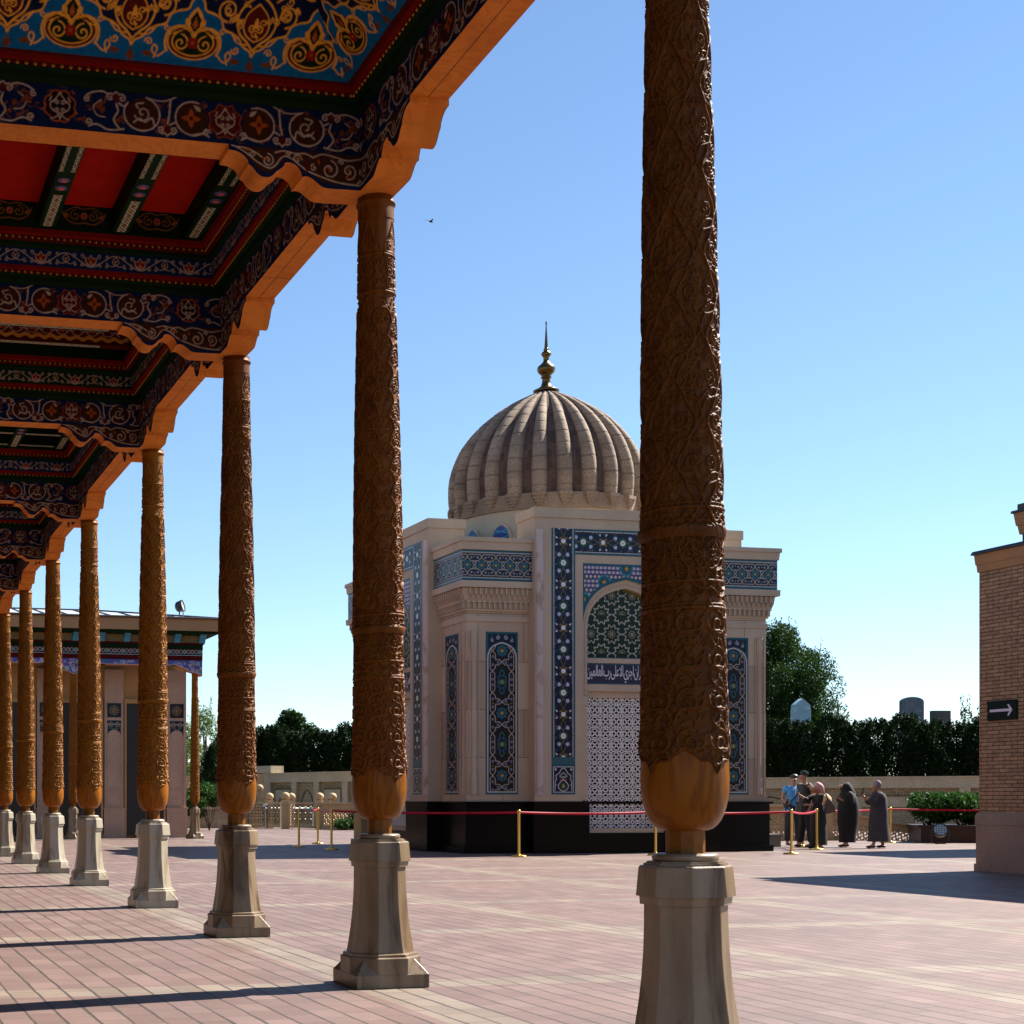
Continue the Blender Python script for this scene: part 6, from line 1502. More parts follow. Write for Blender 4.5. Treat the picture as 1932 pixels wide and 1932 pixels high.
for i, (px, lab) in enumerate(((140, 'thin turnstile post with a tilted plate, left of the gate'), (545, 'thin turnstile post with a tilted plate, in front of the bright gate leaf'))):
    p = ground((640 + px * 320 / 1932) / 1.325, (1880 + (1155 + 5 * i) * 320 / 1932) / 1.325)
    t = empty('turnstile', lab, 'turnstile', p, 0, 'turnstiles at the gate'); q = MB(); q.tube([(0, 0, 0), (0, 0, .86)], .028, 8); q.build('post', GREYM, t)
    q = MB(); q.tube([(0, 0, .80), (1.0, .5, .80), (1.0, .5, .05)], .022, 6); q.build('rail', GREYM, t)
    q = MB(); q.add([(-.10, 0, .84), (.10, 0, .90), (.12, 0, 1.0), (-.08, 0, .94), (-.10, .04, .84), (.10, .04, .90), (.12, .04, 1.0), (-.08, .04, .94)], [(0, 1, 2, 3), (7, 6, 5, 4), (0, 4, 5, 1), (1, 5, 6, 2), (2, 6, 7, 3), (3, 7, 4, 0)]); q.build('reader_plate', mat('white_plate', (.7, .7, .7), .4), t)
lw = MB(); lw.box(0, 7.0, 0, .3, 0, .72); lw.box(0, 7.0, -.06, .36, .721, .80)
lo = lw.build('low_wall', mat_stone('tan_low_wall', (.46, .33, .20), (.40, .29, .18), block=(.9, .36), speck=.15)); lo.location = (9.9, 59.2, 0); lo.rotation_euler = (0, 0, R(6)); tag(lo, 'low tan stone terrace wall right of the pavilion', 'wall')
pierced('pierced_railing', 'railing of dark hexagons standing on the terrace above the low tan wall', (10.0, 59.9), (16.6, 60.6), .62, z0=.80, pitch=.3)
ballpost('gate_post', 'ball-topped post behind the slender pavilion column', 13.9, 60.2, 1.55)
# right: stair railing beyond the visitors
nw = ground(*[(1900 + 770 * 400 / 1932) / 1.325, (1900 + 970 * 400 / 1932) / 1.325])
m = MB(); m.box(-.17, .17, -.17, .17, 0, .96); m.box(-.2, .2, -.2, .2, 0, .2); m.lathe([(.08, .96), (.16, .98), (.21, 1.07), (.20, 1.2), (.10, 1.3), (0, 1.33)], n=16)
o = m.build('newel_post', GOLDST); o.location = nw; tag(o, 'stout stair newel with ball top behind the group of three visitors', 'post')
pierced('pierced_railing', 'pierced stone railing left of the newel, behind the man in the blue shirt', (nw.x - 4.6, nw.y - .4), (nw.x - .2, nw.y), 1.0, pitch=.24)
pierced('stair_railing', 'sloping pierced stair railing behind the two robed women', (nw.x + .2, nw.y), (nw.x + 3.6, nw.y - .9), .86, slope=-.19)
pierced('pierced_railing', 'low pierced railing running to the flower bed at the right', (nw.x + 3.6, nw.y - .9), (nw.x + 9, nw.y - 2.0), .36, z0=-.02, pitch=.3)

# ------------------------------------------------------------------ queue barriers
def stanchion(label, x, y):
    t = empty('barrier_post', label, 'barrier post', (x, y, 0), 0, 'brass queue barrier posts')
    q = MB(); q.lathe([(.155, 0), (.16, .012), (.15, .03), (.05, .045), (.03, .06)], n=28); q.build('base', BRASS, t)
    q = MB(); q.lathe([(.027, .045), (.027, .86)], n=16); q.build('pole', BRASS, t)
    q = MB(); q.lathe([(.032, .861), (.034, .87), (.034, .92), (.028, .935), (.01, .94)], n=16); q.build('head', BRASS, t); return t
ST = [(19.45, 28.66), (21.76, 31.11), (22.64, 32.9), (27.18, 35.73), (13.29, 28.55), (16.40, 28.76), (10.86, 35.55), (12.09, 37.91), (10.97, 33.39)]
SL = ['brass barrier post in front of the visitors, nearest and leftmost of their three', 'brass barrier post right in front of the woman in the pink headscarf', 'brass barrier post between the man in blue and the man in the skullcap', 'brass barrier post behind the grey-robed woman',
      'brass barrier post in front of the mausoleum left of its door', 'brass barrier post half hidden by the bulb of the nearest column', 'dark barrier post left of the mausoleum shadow, left of the three', 'dark barrier post by the gate, farthest and middle of the three', 'dark barrier post standing at the edge of the mausoleum shadow, right of the three']
for (x, y), l in zip(ST, SL): stanchion(l, x, y)
def belt(a, b_, label, sag=.03, z=.885):
    q = MB(); A = Vector((*a, z)); B = Vector((*b_, z)); n = 14; vs = []
    d = (B - A).normalized(); A = A + d * .033; B = B - d * .033; nr = Vector((-d.y, d.x, 0)) * .0012
    for k in range(n + 1):
        t = k / n; p = A.lerp(B, t); s_ = -sag * 4 * t * (1 - t); tw = .012 * math.sin(t * 9 + a[0])
        for off in (nr, -nr):
            vs += [(p.x + off.x + d.y * tw, p.y + off.y - d.x * tw, p.z + s_ - .024), (p.x + off.x, p.y + off.y, p.z + s_ + .024)]
    fs = []
    for k in range(n):
        a0, b0 = 4 * k, 4 * k + 4; fs += [(a0, a0 + 1, b0 + 1, b0), (a0 + 2, b0 + 2, b0 + 3, a0 + 3), (a0, b0, b0 + 2, a0 + 2), (a0 + 1, a0 + 3, b0 + 3, b0 + 1)]
    q.add(vs, fs, 0, True); o = q.build('barrier_belt', REDRIB); tag(o, label, 'belt', 'red barrier belts'); return o
for (i, j, l) in ((4, 5, 'red belt across the mausoleum door, between the posts left and right of it'), (5, 0, 'red belt right of the nearest column, running to the visitors'), (0, 1, 'sunlit pink-red belt sagging in front of the three visitors'),
                  (1, 2, 'short red belt beside the woman in the pink headscarf'), (2, 3, 'red belt passing behind the black-robed woman'), (8, 4, 'dark red belt crossing behind the second column to the mausoleum'), (6, 7, 'dark red belt between the two left posts by the gate'), (7, 8, 'dark red belt from the farthest dark post to the right one')):
    belt(ST[i], ST[j], l, .05 if i == 0 else .03)
belt(ST[3], (36, 33.5), 'red belt above the flower bed running off behind the brick building', .04)

# ------------------------------------------------------------------ planting
def leaves(name, pts, size, matl, rnd, up=.0, parent=None, asp=.45):
    """many small leaf faces at the given points"""
    n = len(pts); P = np.array(pts, np.float32); rs = np.random.RandomState(rnd)
    d = rs.normal(size=(n, 3)); d[:, 2] += up; d /= np.linalg.norm(d, axis=1)[:, None]
    e = rs.normal(size=(n, 3)); e -= (e * d).sum(1)[:, None] * d; e /= np.linalg.norm(e, axis=1)[:, None]
    s_ = size * rs.uniform(.6, 1.3, (n, 1)); v = np.empty((n, 4, 3), np.float32)
    v[:, 0] = P - d * s_ * .5; v[:, 1] = P + e * s_ * asp * .5; v[:, 2] = P + d * s_ * .5; v[:, 3] = P - e * s_ * asp * .5
    me = bpy.data.meshes.new(name); me.vertices.add(n * 4); me.vertices.foreach_set('co', v.reshape(-1)); me.loops.add(n * 4); me.loops.foreach_set('vertex_index', np.arange(n * 4, dtype=np.int32))
    me.polygons.add(n); me.polygons.foreach_set('loop_start', np.arange(0, n * 4, 4, dtype=np.int32)); me.polygons.foreach_set('loop_total', np.full(n, 4, dtype=np.int32)); me.update(calc_edges=True); me.materials.append(matl)
    o = bpy.data.objects.new(name, me); col.objects.link(o)
    if parent: o.parent = parent
    return o
def blob_points(n, blobs, rs):
    out = []; W_ = np.array([b_[3] ** 2 for b_ in blobs]); W_ = W_ / W_.sum()
    for i in rs.choice(len(blobs), n, p=W_):
        x, y, z, r, rz = blobs[i]; d = rs.normal(size=3); d /= np.linalg.norm(d); q = r * rs.uniform(.45, 1.0) ** .6
        out.append((x + d[0] * q, y + d[1] * q, z + d[2] * q * rz))
    return out
def tree(name, label, loc, H, CR, crown_z, matl, n, seed, leaf=.13, up=.5, group=None, shoots=0, nb=34):
    rs = np.random.RandomState(seed); t = empty(name, label, 'tree', loc, 0, group)
    m = MB(); m.tube([(0, 0, 0), (.05, .02, crown_z * .6), (-.03, .04, crown_z), (.02, 0, H * .75)], [H * .035, H * .028, H * .022, H * .008], 10)
    blobs = []
    for k in range(nb):
        a = rs.uniform(0, 6.283); u = rs.uniform(0, 1); z = crown_z * .8 + (H - crown_z * .8) * u; rr = CR * math.sqrt(max(.05, 1 - (2 * u - .85) ** 2 * .85)) * rs.uniform(.35, .88)
        blobs.append((rr * math.cos(a), rr * math.sin(a), z * .93, CR * rs.uniform(.20, .36), 1.15))
        if k % 3 == 0: m.tube([(0, 0, crown_z * rs.uniform(.7, 1.1)), (rr * .5 * math.cos(a), rr * .5 * math.sin(a), z * .8), (rr * .9 * math.cos(a), rr * .9 * math.sin(a), z * .93)], [H * .014, H * .008, H * .003], 6)
    m.build('trunk', BARK, t)
    pts = blob_points(n, blobs, rs)
    for k in range(shoots):                                   # upright shoots sticking out of the outline
        x, y, z, r, _ = blobs[rs.randint(len(blobs))]; a = rs.uniform(0, 6.283); x += r * .7 * math.cos(a); y += r * .7 * math.sin(a); l = rs.uniform(.3, .75); dx = x * .10 * l / CR; 
        for i in range(16): q = i / 16; pts.append((x + dx * q * 3 + rs.normal() * .03, y + rs.normal() * .03, z + r * .6 + l * q * 1.2))
    leaves('crown', pts, leaf, matl, seed, up, t); return t
def thuja(label, loc, H, W_, seed, group):
    rs = np.random.RandomState(seed); t = empty('thuja', label, 'conifer', loc, rs.uniform(0, 6), group)
    m = MB(); m.tube([(0, 0, 0), (0, 0, H * .8)], [.09, .02], 6); m.build('trunk', BARK, t)
    N_ = 15000; u = rs.uniform(0, 1, N_) ** .8; a = rs.uniform(0, 6.283, N_); lob = 1 + .16 * np.sin(a * 3 + seed) + .12 * np.sin(a * 7 + u * 14); r = W_ * (1 - u ** 3.2 * .75) * lob * rs.uniform(.6, 1.04, N_)
    z = u * H * (1 + .03 * np.sin(a * 5)) + rs.uniform(0, .15, N_) * (u > .85)
    leaves('crown', np.stack([r * np.cos(a), r * np.sin(a), z], -1), .125, LEAF_THUJA, seed, 2.4, t, asp=.26); return t
th = [thuja('dark clipped conifer in the hedge', (0, 0, 0), 4.6, .95, s_, None) for s_ in (1, 2)]
def hedge(A, B, n, H, group, labels, hv=.25, seed=0):
    rs = random.Random(seed); A = Vector(A); B = Vector(B)
    for k in range(n):
        p = A.lerp(B, (k + rs.uniform(-.15, .15)) / (n - 1)); s_ = th[k % 2]; hh = H / 4.6 * rs.uniform(1 - hv * .5, 1 + hv * .2)
        c = copy_tree(s_, None, labels, (p.x, p.y, 0), rs.uniform(0, 6), (1.5, 1.5, hh)); c['group'] = group
HA = depth(440, 1508, 73.5); HB_ = depth(960, 1508, 68); HA.z = HB_.z = 0
hedge(HA, HB_, 17, 4.4, 'conifer hedge behind the wall left of the mausoleum', 'dark round-topped conifer of the hedge behind the wall left of the mausoleum', .12, 1)
HA = depth(1330, 1508, 64); HB_ = depth(1960, 1508, 60); HA.z = HB_.z = 0
hedge(HA, HB_, 14, 4.3, 'conifer hedge behind the wall on the right', 'dark feathery conifer of the hedge behind the visitors', .14, 2)
for o in th: 
    for ch in list(o.children): bpy.data.objects.remove(ch)
    bpy.data.objects.remove(o)
p = depth(1468, 1508, 73); tree('broadleaf_tree', 'tall bushy dark tree rising beside the mausoleum on the right', (p.x, p.y, 0), 9.5, 2.9, 3.8, LEAF_TREE, 60000, 11, .13, .9, shoots=110, nb=80)
p = depth(552, 1508, 84); tree('broadleaf_tree', 'round-headed tree standing up above the left hedge', (p.x, p.y, 0), 6.05, 1.55, 3.2, LEAF_TREE, 16000, 12, .17, .2, shoots=0, nb=34)
p = depth(388, 1508, 82); tree('broadleaf_tree', 'pale thin-leaved tree behind the slender pavilion column', (p.x, p.y, 0), 6.0, 1.9, 1.8, LEAF_PALE, 9000, 13, .13, .3, shoots=40, nb=26)
p = depth(352, 1508, 86); tree('broadleaf_tree', 'pale green young tree glimpsed right beside the pavilion pier', (p.x, p.y, 0), 5.4, 1.5, 1.6, LEAF_PALE, 6000, 14, .13, .3, shoots=20, nb=20)
p = depth(1828, 1508, 66); tree('broadleaf_tree', 'wispy sapling poking above the hedge near the brick building', (p.x, p.y, 0), 5.35, .8, 3.2, LEAF_TREE, 1800, 15, .12, 1.0, shoots=26, nb=14)
p = depth(408, 1508, 66); t = thuja('broad dark conifer behind the slender pavilion column', (p.x, p.y, 0), 3.35, 1.0, 5, None)
def bush(label, loc, sx, sy, h, n, seed, leaf=.09, matl=None):
    rs = np.random.RandomState(seed); t = empty('shrub', label, 'shrub', loc, 0)
    m = MB()
    for k in range(7): a = k * .9; m.tube([(0, 0, 0), (sx * .5 * math.cos(a), sy * .5 * math.sin(a), h * .7)], [.02, .006], 5)
    m.build('stem', BARK, t)
    bl = [(rs.uniform(-.75, .75) * sx, rs.uniform(-.6, .6) * sy, h * rs.uniform(.28, .68), min(sx, sy, h) * rs.uniform(.3, .5), .8) for k in range(22)]
    leaves('foliage', blob_points(n, bl, rs), leaf, matl or LEAF_BUSH, seed, .3, t, asp=.55)
p = ground((400 + 1560 * 600 / 1932) / 1.325, (1700 + 1205 * 600 / 1932) / 1.325); bush('low dark shrub at the foot of the pierced railing left of the mausoleum', (p.x + .2, p.y - .6, 0), 1.35, .8, .62, 4200, 3, .10)
p = depth(400, 1508, 56.5); bush('dense green shrub behind the slender pavilion column', (p.x - .1, p.y, 0), 1.1, .8, 2.3, 5200, 8, .12)
bush('glossy green shrub behind the low kerb, left of the man in blue', (21.7, 34.1, .05), .85, .6, .85, 3400, 4, .11, LEAF_BUSH)
m = MB(); m.box(-.85, .85, -.8, .8, 0, .26); m.box(-.89, .89, -.84, .84, .261, .31); o = m.build('planter_kerb', mat_stone('grey_kerb', (.22, .21, .20), (.17, .17, .16))); o.location = (21.4, 34.0, 0); tag(o, 'low grey stone kerb of the flower bed beside the mausoleum', 'kerb')
m = MB(); m.box(-3.2, 3.2, -1.1, 1.1, 0, .40); m.box(-3.26, 3.26, -1.16, 1.16, .401, .46); o = m.build('planter', mat('dark_red_planter', (.030, .009, .008), .5, var=.3)); o.location = (31.4, 35.05, 0); o.rotation_euler = (0, 0, R(-30)); tag(o, 'dark red planter box with clipped bush at the right', 'planter')
bush('clipped round bush in the dark red planter', (29.55, 36.0, .40), 1.55, .95, 1.05, 9000, 6, .12)
floodlight('round floodlight with blue lens in front of the dark red planter', (*depth(1774, 1508, 39.6)[:2], .0), .175, R(-32), R(-26), [mat('blue_lens', (.10, .22, .36), .25), mat('blue_lens_dots', (.40, .52, .60), .3)], .9)
# steles above the hedge
def stele(label, px, pyb, pyt, t, wpx, kind, matl):
    p = depth(px, 1508, t); H = EYE + (1508 - pyt) / 2907.17 * t; w_ = wpx / 2907.17 * t / 2
    if kind == 0: prof = [(-w_ * .9, 0), (-w_, H - .55), (-w_ * .92, H - .28), (-w_ * .45, H - .13), (0, H), (w_ * .45, H - .13), (w_ * .92, H - .28), (w_, H - .55), (w_ * .9, 0)]
    elif kind == 1: prof = [(-w_, 0), (-w_, H - .22)] + [(w_ * math.cos(R(a)), H - .22 + .22 * math.sin(R(a))) for a in range(165, 0, -15)] + [(w_, H - .22), (w_, 0)]
    else: prof = [(-w_, 0), (-w_, H), (w_, H), (w_, 0)]
    m = MB(); m.prism(prof, 'y', -.12, .12); o = m.build('gravestone', matl, bevel=.02); o.location = (p.x, p.y, 0); o.rotation_euler = (0, 0, R(-12 if kind else 8)); tag(o, label, 'gravestone')
stele('pale blue pointed gravestone rising above the hedge beside the tree', 1511, 1370, 1318, 66, 39, 0, mat_stone('blue_marble', (.16, .30, .36), (.24, .38, .42), vein=(.4, .5, .52), rough=.3))
stele('tall dark round-topped gravestone standing above the hedge', 1720, 1370, 1315, 68, 42, 1, mat_stone('slate_marble', (.06, .09, .11), (.09, .12, .14), vein=(.16, .2, .22), rough=.3))
stele('small dark square-topped gravestone above the hedge', 1774, 1370, 1341, 68, 35, 2, mat('dark_gravestone', (.02, .02, .022), .3))
# ------------------------------------------------------------------ bird
m = MB(); m.lathe([(.0, -.11), (.035, -.06), (.045, 0), (.03, .06), (.012, .11), (0, .13)], n=8)
for k in range(len(m.v)): x, y, z = m.v[k]; m.v[k] = (z, x, y)
m.add([(.05, 0, .02), (-.04, 0, .02), (-.08, .16, .07), (-.14, .32, .03), (-.02, .18, .08)], [(0, 1, 2, 4), (4, 2, 3)]); m.add([(.05, 0, .02), (-.04, 0, .02), (-.08, -.16, .07), (-.14, -.32, .03), (-.02, -.18, .08)], [(0, 4, 2, 1), (4, 3, 2)])
m.add([(-.10, .0, .0), (-.20, .05, .0), (-.20, -.05, .0)], [(0, 1, 2)])
o = m.build('bird', mat('dark_feathers', (.02, .02, .02), .8)); o.location = depth(813, 418, 60); o.rotation_euler = (R(12), 0, R(20)); tag(o, 'small dark bird flying in the blue sky', 'bird')
# ------------------------------------------------------------------ visitors
def skin_obj(name, verts, edges, radii, matl, parent, sub=2, smooth=True):
    me = bpy.data.meshes.new(name + '_cage'); me.from_pydata([Vector(v) for v in verts], edges, []); ob = bpy.data.objects.new(name + '_cage', me); col.objects.link(ob)
    md = ob.modifiers.new('s', 'SKIN'); md.use_smooth_shade = smooth; md.branch_smoothing = .6
    for i, r in enumerate(radii): me.skin_vertices[0].data[i].radius = r if isinstance(r, tuple) else (r, r)
    for i in range(len(verts)): me.skin_vertices[0].data[i].use_root = (i == 0)
    s2 = ob.modifiers.new('u', 'SUBSURF'); s2.levels = sub; s2.render_levels = sub
    bpy.context.view_layer.update(); dg = bpy.context.evaluated_depsgraph_get()
    nm = bpy.data.meshes.new_from_object(ob.evaluated_get(dg)); bpy.data.objects.remove(ob); nm.name = name
    nm.materials.clear(); nm.materials.append(matl); o = bpy.data.objects.new(name, nm); col.objects.link(o); o.parent = parent
    return o
SKINM = mat('skin', (.34, .17, .10), .5, var=.08)
def hand(V, E, Rr, wrist, d, side=1, grip=False):
    """palm and five fingers grown from vertex 'wrist' along direction d"""
    d = Vector(d).normalized(); a = d.cross(Vector((0, 1, 0))); a = a.normalized() if a.length > .1 else Vector((1, 0, 0)); b_ = d.cross(a)
    w0 = Vector(V[wrist]); V.append(w0 + d * .055); E.append((wrist, len(V) - 1)); Rr.append((.028, .018)); palm = len(V) - 1
    for k, l in enumerate((.062, .072, .068, .052)):
        base = Vector(V[palm]) + a * (.016 * (k - 1.5)) + d * .025; V.append(base); Rr.append(.0085); E.append((palm, len(V) - 1))
        V.append(base + d * l * .5 + b_ * (.03 if grip else .01)); Rr.append(.008); E.append((len(V) - 2, len(V) - 1)); V.append(base + d * l * (.65 if grip else .95) + b_ * (.055 if grip else .022)); Rr.append(.007); E.append((len(V) - 2, len(V) - 1))
    V.append(w0 + d * .04 + a * .030 * side); Rr.append(.0095); E.append((palm, len(V) - 1)); V.append(w0 + d * .075 + a * .045 * side + b_ * .02); Rr.append(.008); E.append((len(V) - 2, len(V) - 1))
def figure(label, loc, rz, H, J, face, parts):
    """J: joints; face: unit vector the face looks along (local)"""
    t = empty('person', label, 'person', loc, rz)
    V, E, Rr = [], [], []
    def add(p, r, link=None):
        V.append(Vector(p)); Rr.append(r)
        if link is not None: E.append((link, len(V) - 1))
        return len(V) - 1
    pel = add(J['pelvis'], (.13, .10)); ch = add(J['chest'], (.15, .11), pel); nk = add(J['neck'], .048, ch)
    hb = add(Vector(J['head']) - Vector((0, 0, .060)), (.080, .086), nk); hc = add(J['head'], (.098, .108), hb); add(Vector(J['head']) + Vector((0, 0, .065)), (.088, .098), hc)
    F = Vector(face).normalized(); Rt = F.cross(Vector((0, 0, 1)))
    nz = add(Vector(J['head']) + F * .088 + Vector((0, 0, -.008)), .018, hc); add(Vector(J['head']) + F * .112 + Vector((0, 0, -.026)), .012, nz)
    for s_, q in ((1, 'r'), (-1, 'l')):
        sh = add(J['sh_' + q], .055, ch); el = add(J['el_' + q], .040, sh); wr = add(J['wr_' + q], .027, el)
        hand(V, E, Rr, wr, Vector(J['wr_' + q]) - Vector(J['el_' + q]), s_, J.get('grip_' + q, False))
        hp = add(J['hip_' + q], .085, pel); kn = add(J['kn_' + q], .058, hp); an = add(J['an_' + q], .040, kn); ft = add(Vector(J['an_' + q]) + Vector((F.x, F.y, 0)) * .13 + Vector((0, 0, -.045)), (.035, .028), an)
    skin_obj('body', V, E, Rr, SKINM, t)
    m = MB(); hd = Vector(J['head'])
    for s_ in (1, -1):
        for (off, r, mi) in ((.032, .011, 0), (.033, .0075, 1)):
            c = hd + F * (.079 if mi == 0 else .0835) + Rt * s_ * off + Vector((0, 0, .008)); n0 = len(m.v)
            m.lathe([(0.001, -r), (r * .7, -r * .7), (r, 0), (r * .7, r * .7), (.001, r)], n=8, m=mi)
            for k in range(n0, len(m.v)): x, y, z = m.v[k]; m.v[k] = (x + c.x, y + c.y, z + c.z)
    mo = hd + F * .081 + Vector((0, 0, -.055)); m.tube([mo - Rt * .024, mo + F * .006, mo + Rt * .024], .006, 6, 2)
    m.build('face_features', [mat('eye_white', (.6, .58, .55), .3), mat('eye_dark', (.02, .015, .01), .3), mat('lips', (.30, .10, .08), .5)], t)
    # shoes
    for q in ('r', 'l'):
        a = Vector(J['an_' + q]); f2 = Vector((F.x, F.y, 0)).normalized(); n0 = None
        skin_obj('shoe', [(a.x - f2.x * .06, a.y - f2.y * .06, .045), (a.x + f2.x * .06, a.y + f2.y * .06, .045), (a.x + f2.x * .17, a.y + f2.y * .17, .036)], [(0, 1), (1, 2)], [(.040, .036), (.041, .034), (.034, .026)], parts.get('shoe'), t, 1)
    return t, F, Rt
def cloth(name, J, keys, edges, radii, matl, t): return skin_obj(name, [J[k] if isinstance(k, str) else k for k in keys], edges, radii, matl, t)
def robe(name, t, prof, matl, fold=.05, n=40):
    """flowing dress: rings (z, cx, cy, rx, ry)"""
    m = MB(); rings = []
    for z, cx, cy, rx, ry in prof:
        f = fold * max(0, 1 - z / 1.0)
        rings.append([(cx + rx * (1 + f * math.sin(7 * a) + f * .6 * math.sin(11 * a + z * 3)) * math.cos(a), cy + ry * (1 + f * math.cos(6 * a + z)) * math.sin(a), z) for a in [2 * math.pi * k / n for k in range(n)]])
    m.loft(rings, 0, True); return m.build(name, matl, t)
def blob(name, t, c, r, matl, n=20, squash=(1, 1, 1), tilt=0):
    m = MB(); m.lathe([(max(.001, math.cos(R(a))), math.sin(R(a))) for a in range(-90, 91, 15)], n=n)
    T = Matrix.Rotation(tilt, 4, 'Y')
    for k in range(len(m.v)): q = T @ Vector((m.v[k][0] * r * squash[0], m.v[k][1] * r * squash[1], m.v[k][2] * r * squash[2])); m.v[k] = (q.x + c[0], q.y + c[1], q.z + c[2])
    return m.build(name, matl, t)
def phone(label, loc, rz, tilt):
    m = MB(); m.box(-.038, .038, -.005, .005, -.075, .075); o = m.build('phone', mat('black_phone', (.01, .01, .012), .2), bevel=.003); o.location = loc; o.rotation_euler = (tilt, 0, rz); tag(o, label, 'phone'); return o
RZ = R(-YAW)
def loc_w(base, p): c, s_ = math.cos(RZ), math.sin(RZ); return Vector((base[0] + p[0] * c - p[1] * s_, base[1] + p[0] * s_ + p[1] * c, p[2]))
DKB = mat('dark_cloth', (.004, .004, .006), .8, var=.3, bump=.3, bscale=25); NAVYC = mat('navy_trousers', (.022, .024, .04), .8, var=.2); BLUEC = mat('sky_blue_shirt', (.06, .28, .62), .7, var=.12, bump=.3, bscale=18)
CHAR = mat('charcoal_shirt', (.020, .021, .026), .8, var=.3, bump=.3, bscale=18); GREYR = mat('grey_robe', (.040, .034, .042), .85, var=.25, bump=.3, bscale=25); PINKS = mat('pink_scarf', (.50, .26, .25), .75, var=.2, bump=.4, bscale=22)
MAUVE = mat('mauve_scarf', (.20, .13, .17), .8, var=.2, bump=.3, bscale=22); BLKS = mat('black_shoe', (.01, .01, .01), .4); HAIR = mat('black_hair', (.012, .011, .011), .5); BAGB = mat('brown_bag', (.10, .055, .04), .6, var=.2)
# 1 man in the blue shirt, facing the camera
b1 = (23.12, 34.0)
J = dict(pelvis=(.0, 0, .98), chest=(.0, -.02, 1.32), neck=(.02, 0, 1.50), head=(.03, -.03, 1.64), sh_r=(-.19, 0, 1.43), el_r=(-.27, .0, 1.15), wr_r=(-.22, -.16, 1.07), sh_l=(.20, 0, 1.43), el_l=(.27, .03, 1.14), wr_l=(.24, -.06, .93),
         hip_r=(-.10, 0, .94), kn_r=(-.13, -.02, .50), an_r=(-.14, .0, .08), hip_l=(.10, 0, .94), kn_l=(.12, -.02, .50), an_l=(.13, .0, .08), grip_r=True)
t, F, Rt = figure('man in a sky blue short-sleeved shirt with a dark strap across his chest', (*b1, 0), RZ, 1.79, J, (-.1, -1, 0), dict(shoe=BLKS))
cloth('shirt', J, [(0, -.02, 1.02), (0, -.045, 1.16), 'chest', (.01, 0, 1.45), 'sh_r', (-.235, 0, 1.29), 'sh_l', (.245, 0, 1.29), (0, 0, .93)], [(0, 1), (1, 2), (2, 3), (2, 4), (4, 5), (2, 6), (6, 7), (0, 7 + 1)], [(.185, .145), (.205, .17), (.19, .145), (.085, .075), .10, .08, .10, .08, (.18, .14)], BLUEC, t)
cloth('trousers', J, ['pelvis', 'hip_r', 'kn_r', (-.14, 0, .10), 'hip_l', 'kn_l', (.13, 0, .10)], [(0, 1), (1, 2), (2, 3), (0, 4), (4, 5), (5, 6)], [(.17, .13), .105, .085, .075, .105, .085, .075], NAVYC, t)
blob('hair', t, (.03, .0, 1.705), .100, HAIR, squash=(.98, 1, .72))
m = MB(); m.tube([(.17, -.09, 1.48), (.08, -.17, 1.33), (-.05, -.215, 1.18), (-.17, -.18, 1.04)], .014, 6); m.build('strap', DKB, t)
phone('black phone held at the waist by the man in blue', loc_w(b1, (-.235, -.25, 1.10)), RZ + .4, .5)
# 2 tall man with a skullcap, looking left
b2_ = ground((1900 + 640 * 400 / 1932) / 1.325, (1900 + 1062 * 400 / 1932) / 1.325)
J = dict(pelvis=(0, 0, 1.0), chest=(.0, 0, 1.36), neck=(-.03, 0, 1.56), head=(-.06, 0, 1.69), sh_r=(-.05, .2, 1.49), el_r=(-.04, .24, 1.20), wr_r=(-.12, .2, .98), sh_l=(.03, -.2, 1.49), el_l=(.10, -.24, 1.20), wr_l=(.02, -.22, .98),
         hip_r=(.0, .1, .96), kn_r=(-.03, .11, .52), an_r=(-.08, .12, .08), hip_l=(.0, -.1, .96), kn_l=(.04, -.11, .52), an_l=(.08, -.12, .08))
t, F, Rt = figure('tall man in a charcoal shirt and embroidered dark skullcap, looking left', (b2_.x + .05, b2_.y + .35, 0), RZ, 1.87, J, (-1, -.15, 0), dict(shoe=BLKS))
cloth('shirt', J, ['pelvis', (0, 0, 1.2), 'chest', (-.015, 0, 1.50), 'sh_r', (-.045, .23, 1.34), 'sh_l', (.07, -.23, 1.34), (0, 0, .88)], [(0, 1), (1, 2), (2, 3), (2, 4), (4, 5), (2, 6), (6, 7), (0, 8)], [(.17, .2), (.18, .2), (.19, .21), (.13, .14), .115, .09, .115, .09, (.16, .19)], CHAR, t)
cloth('trousers', J, ['pelvis', 'hip_r', 'kn_r', (-.08, .12, .10), 'hip_l', 'kn_l', (.08, -.12, .10)], [(0, 1), (1, 2), (2, 3), (0, 4), (4, 5), (5, 6)], [(.15, .16), .11, .09, .08, .11, .09, .08], DKB, t)
m = MB(); m.lathe([(.098, 0), (.100, .05), (.088, .082), (.03, .095), (.001, .096)], n=8, smooth=False)
for k in range(len(m.v)): q = Matrix.Rotation(.35, 4, 'Y') @ Vector(m.v[k]); m.v[k] = (q.x - .045, q.y, q.z + 1.735)
m.build('skullcap', mat('skullcap_cloth', (.02, .035, .035), .8, var=.6, vscale=40), t)
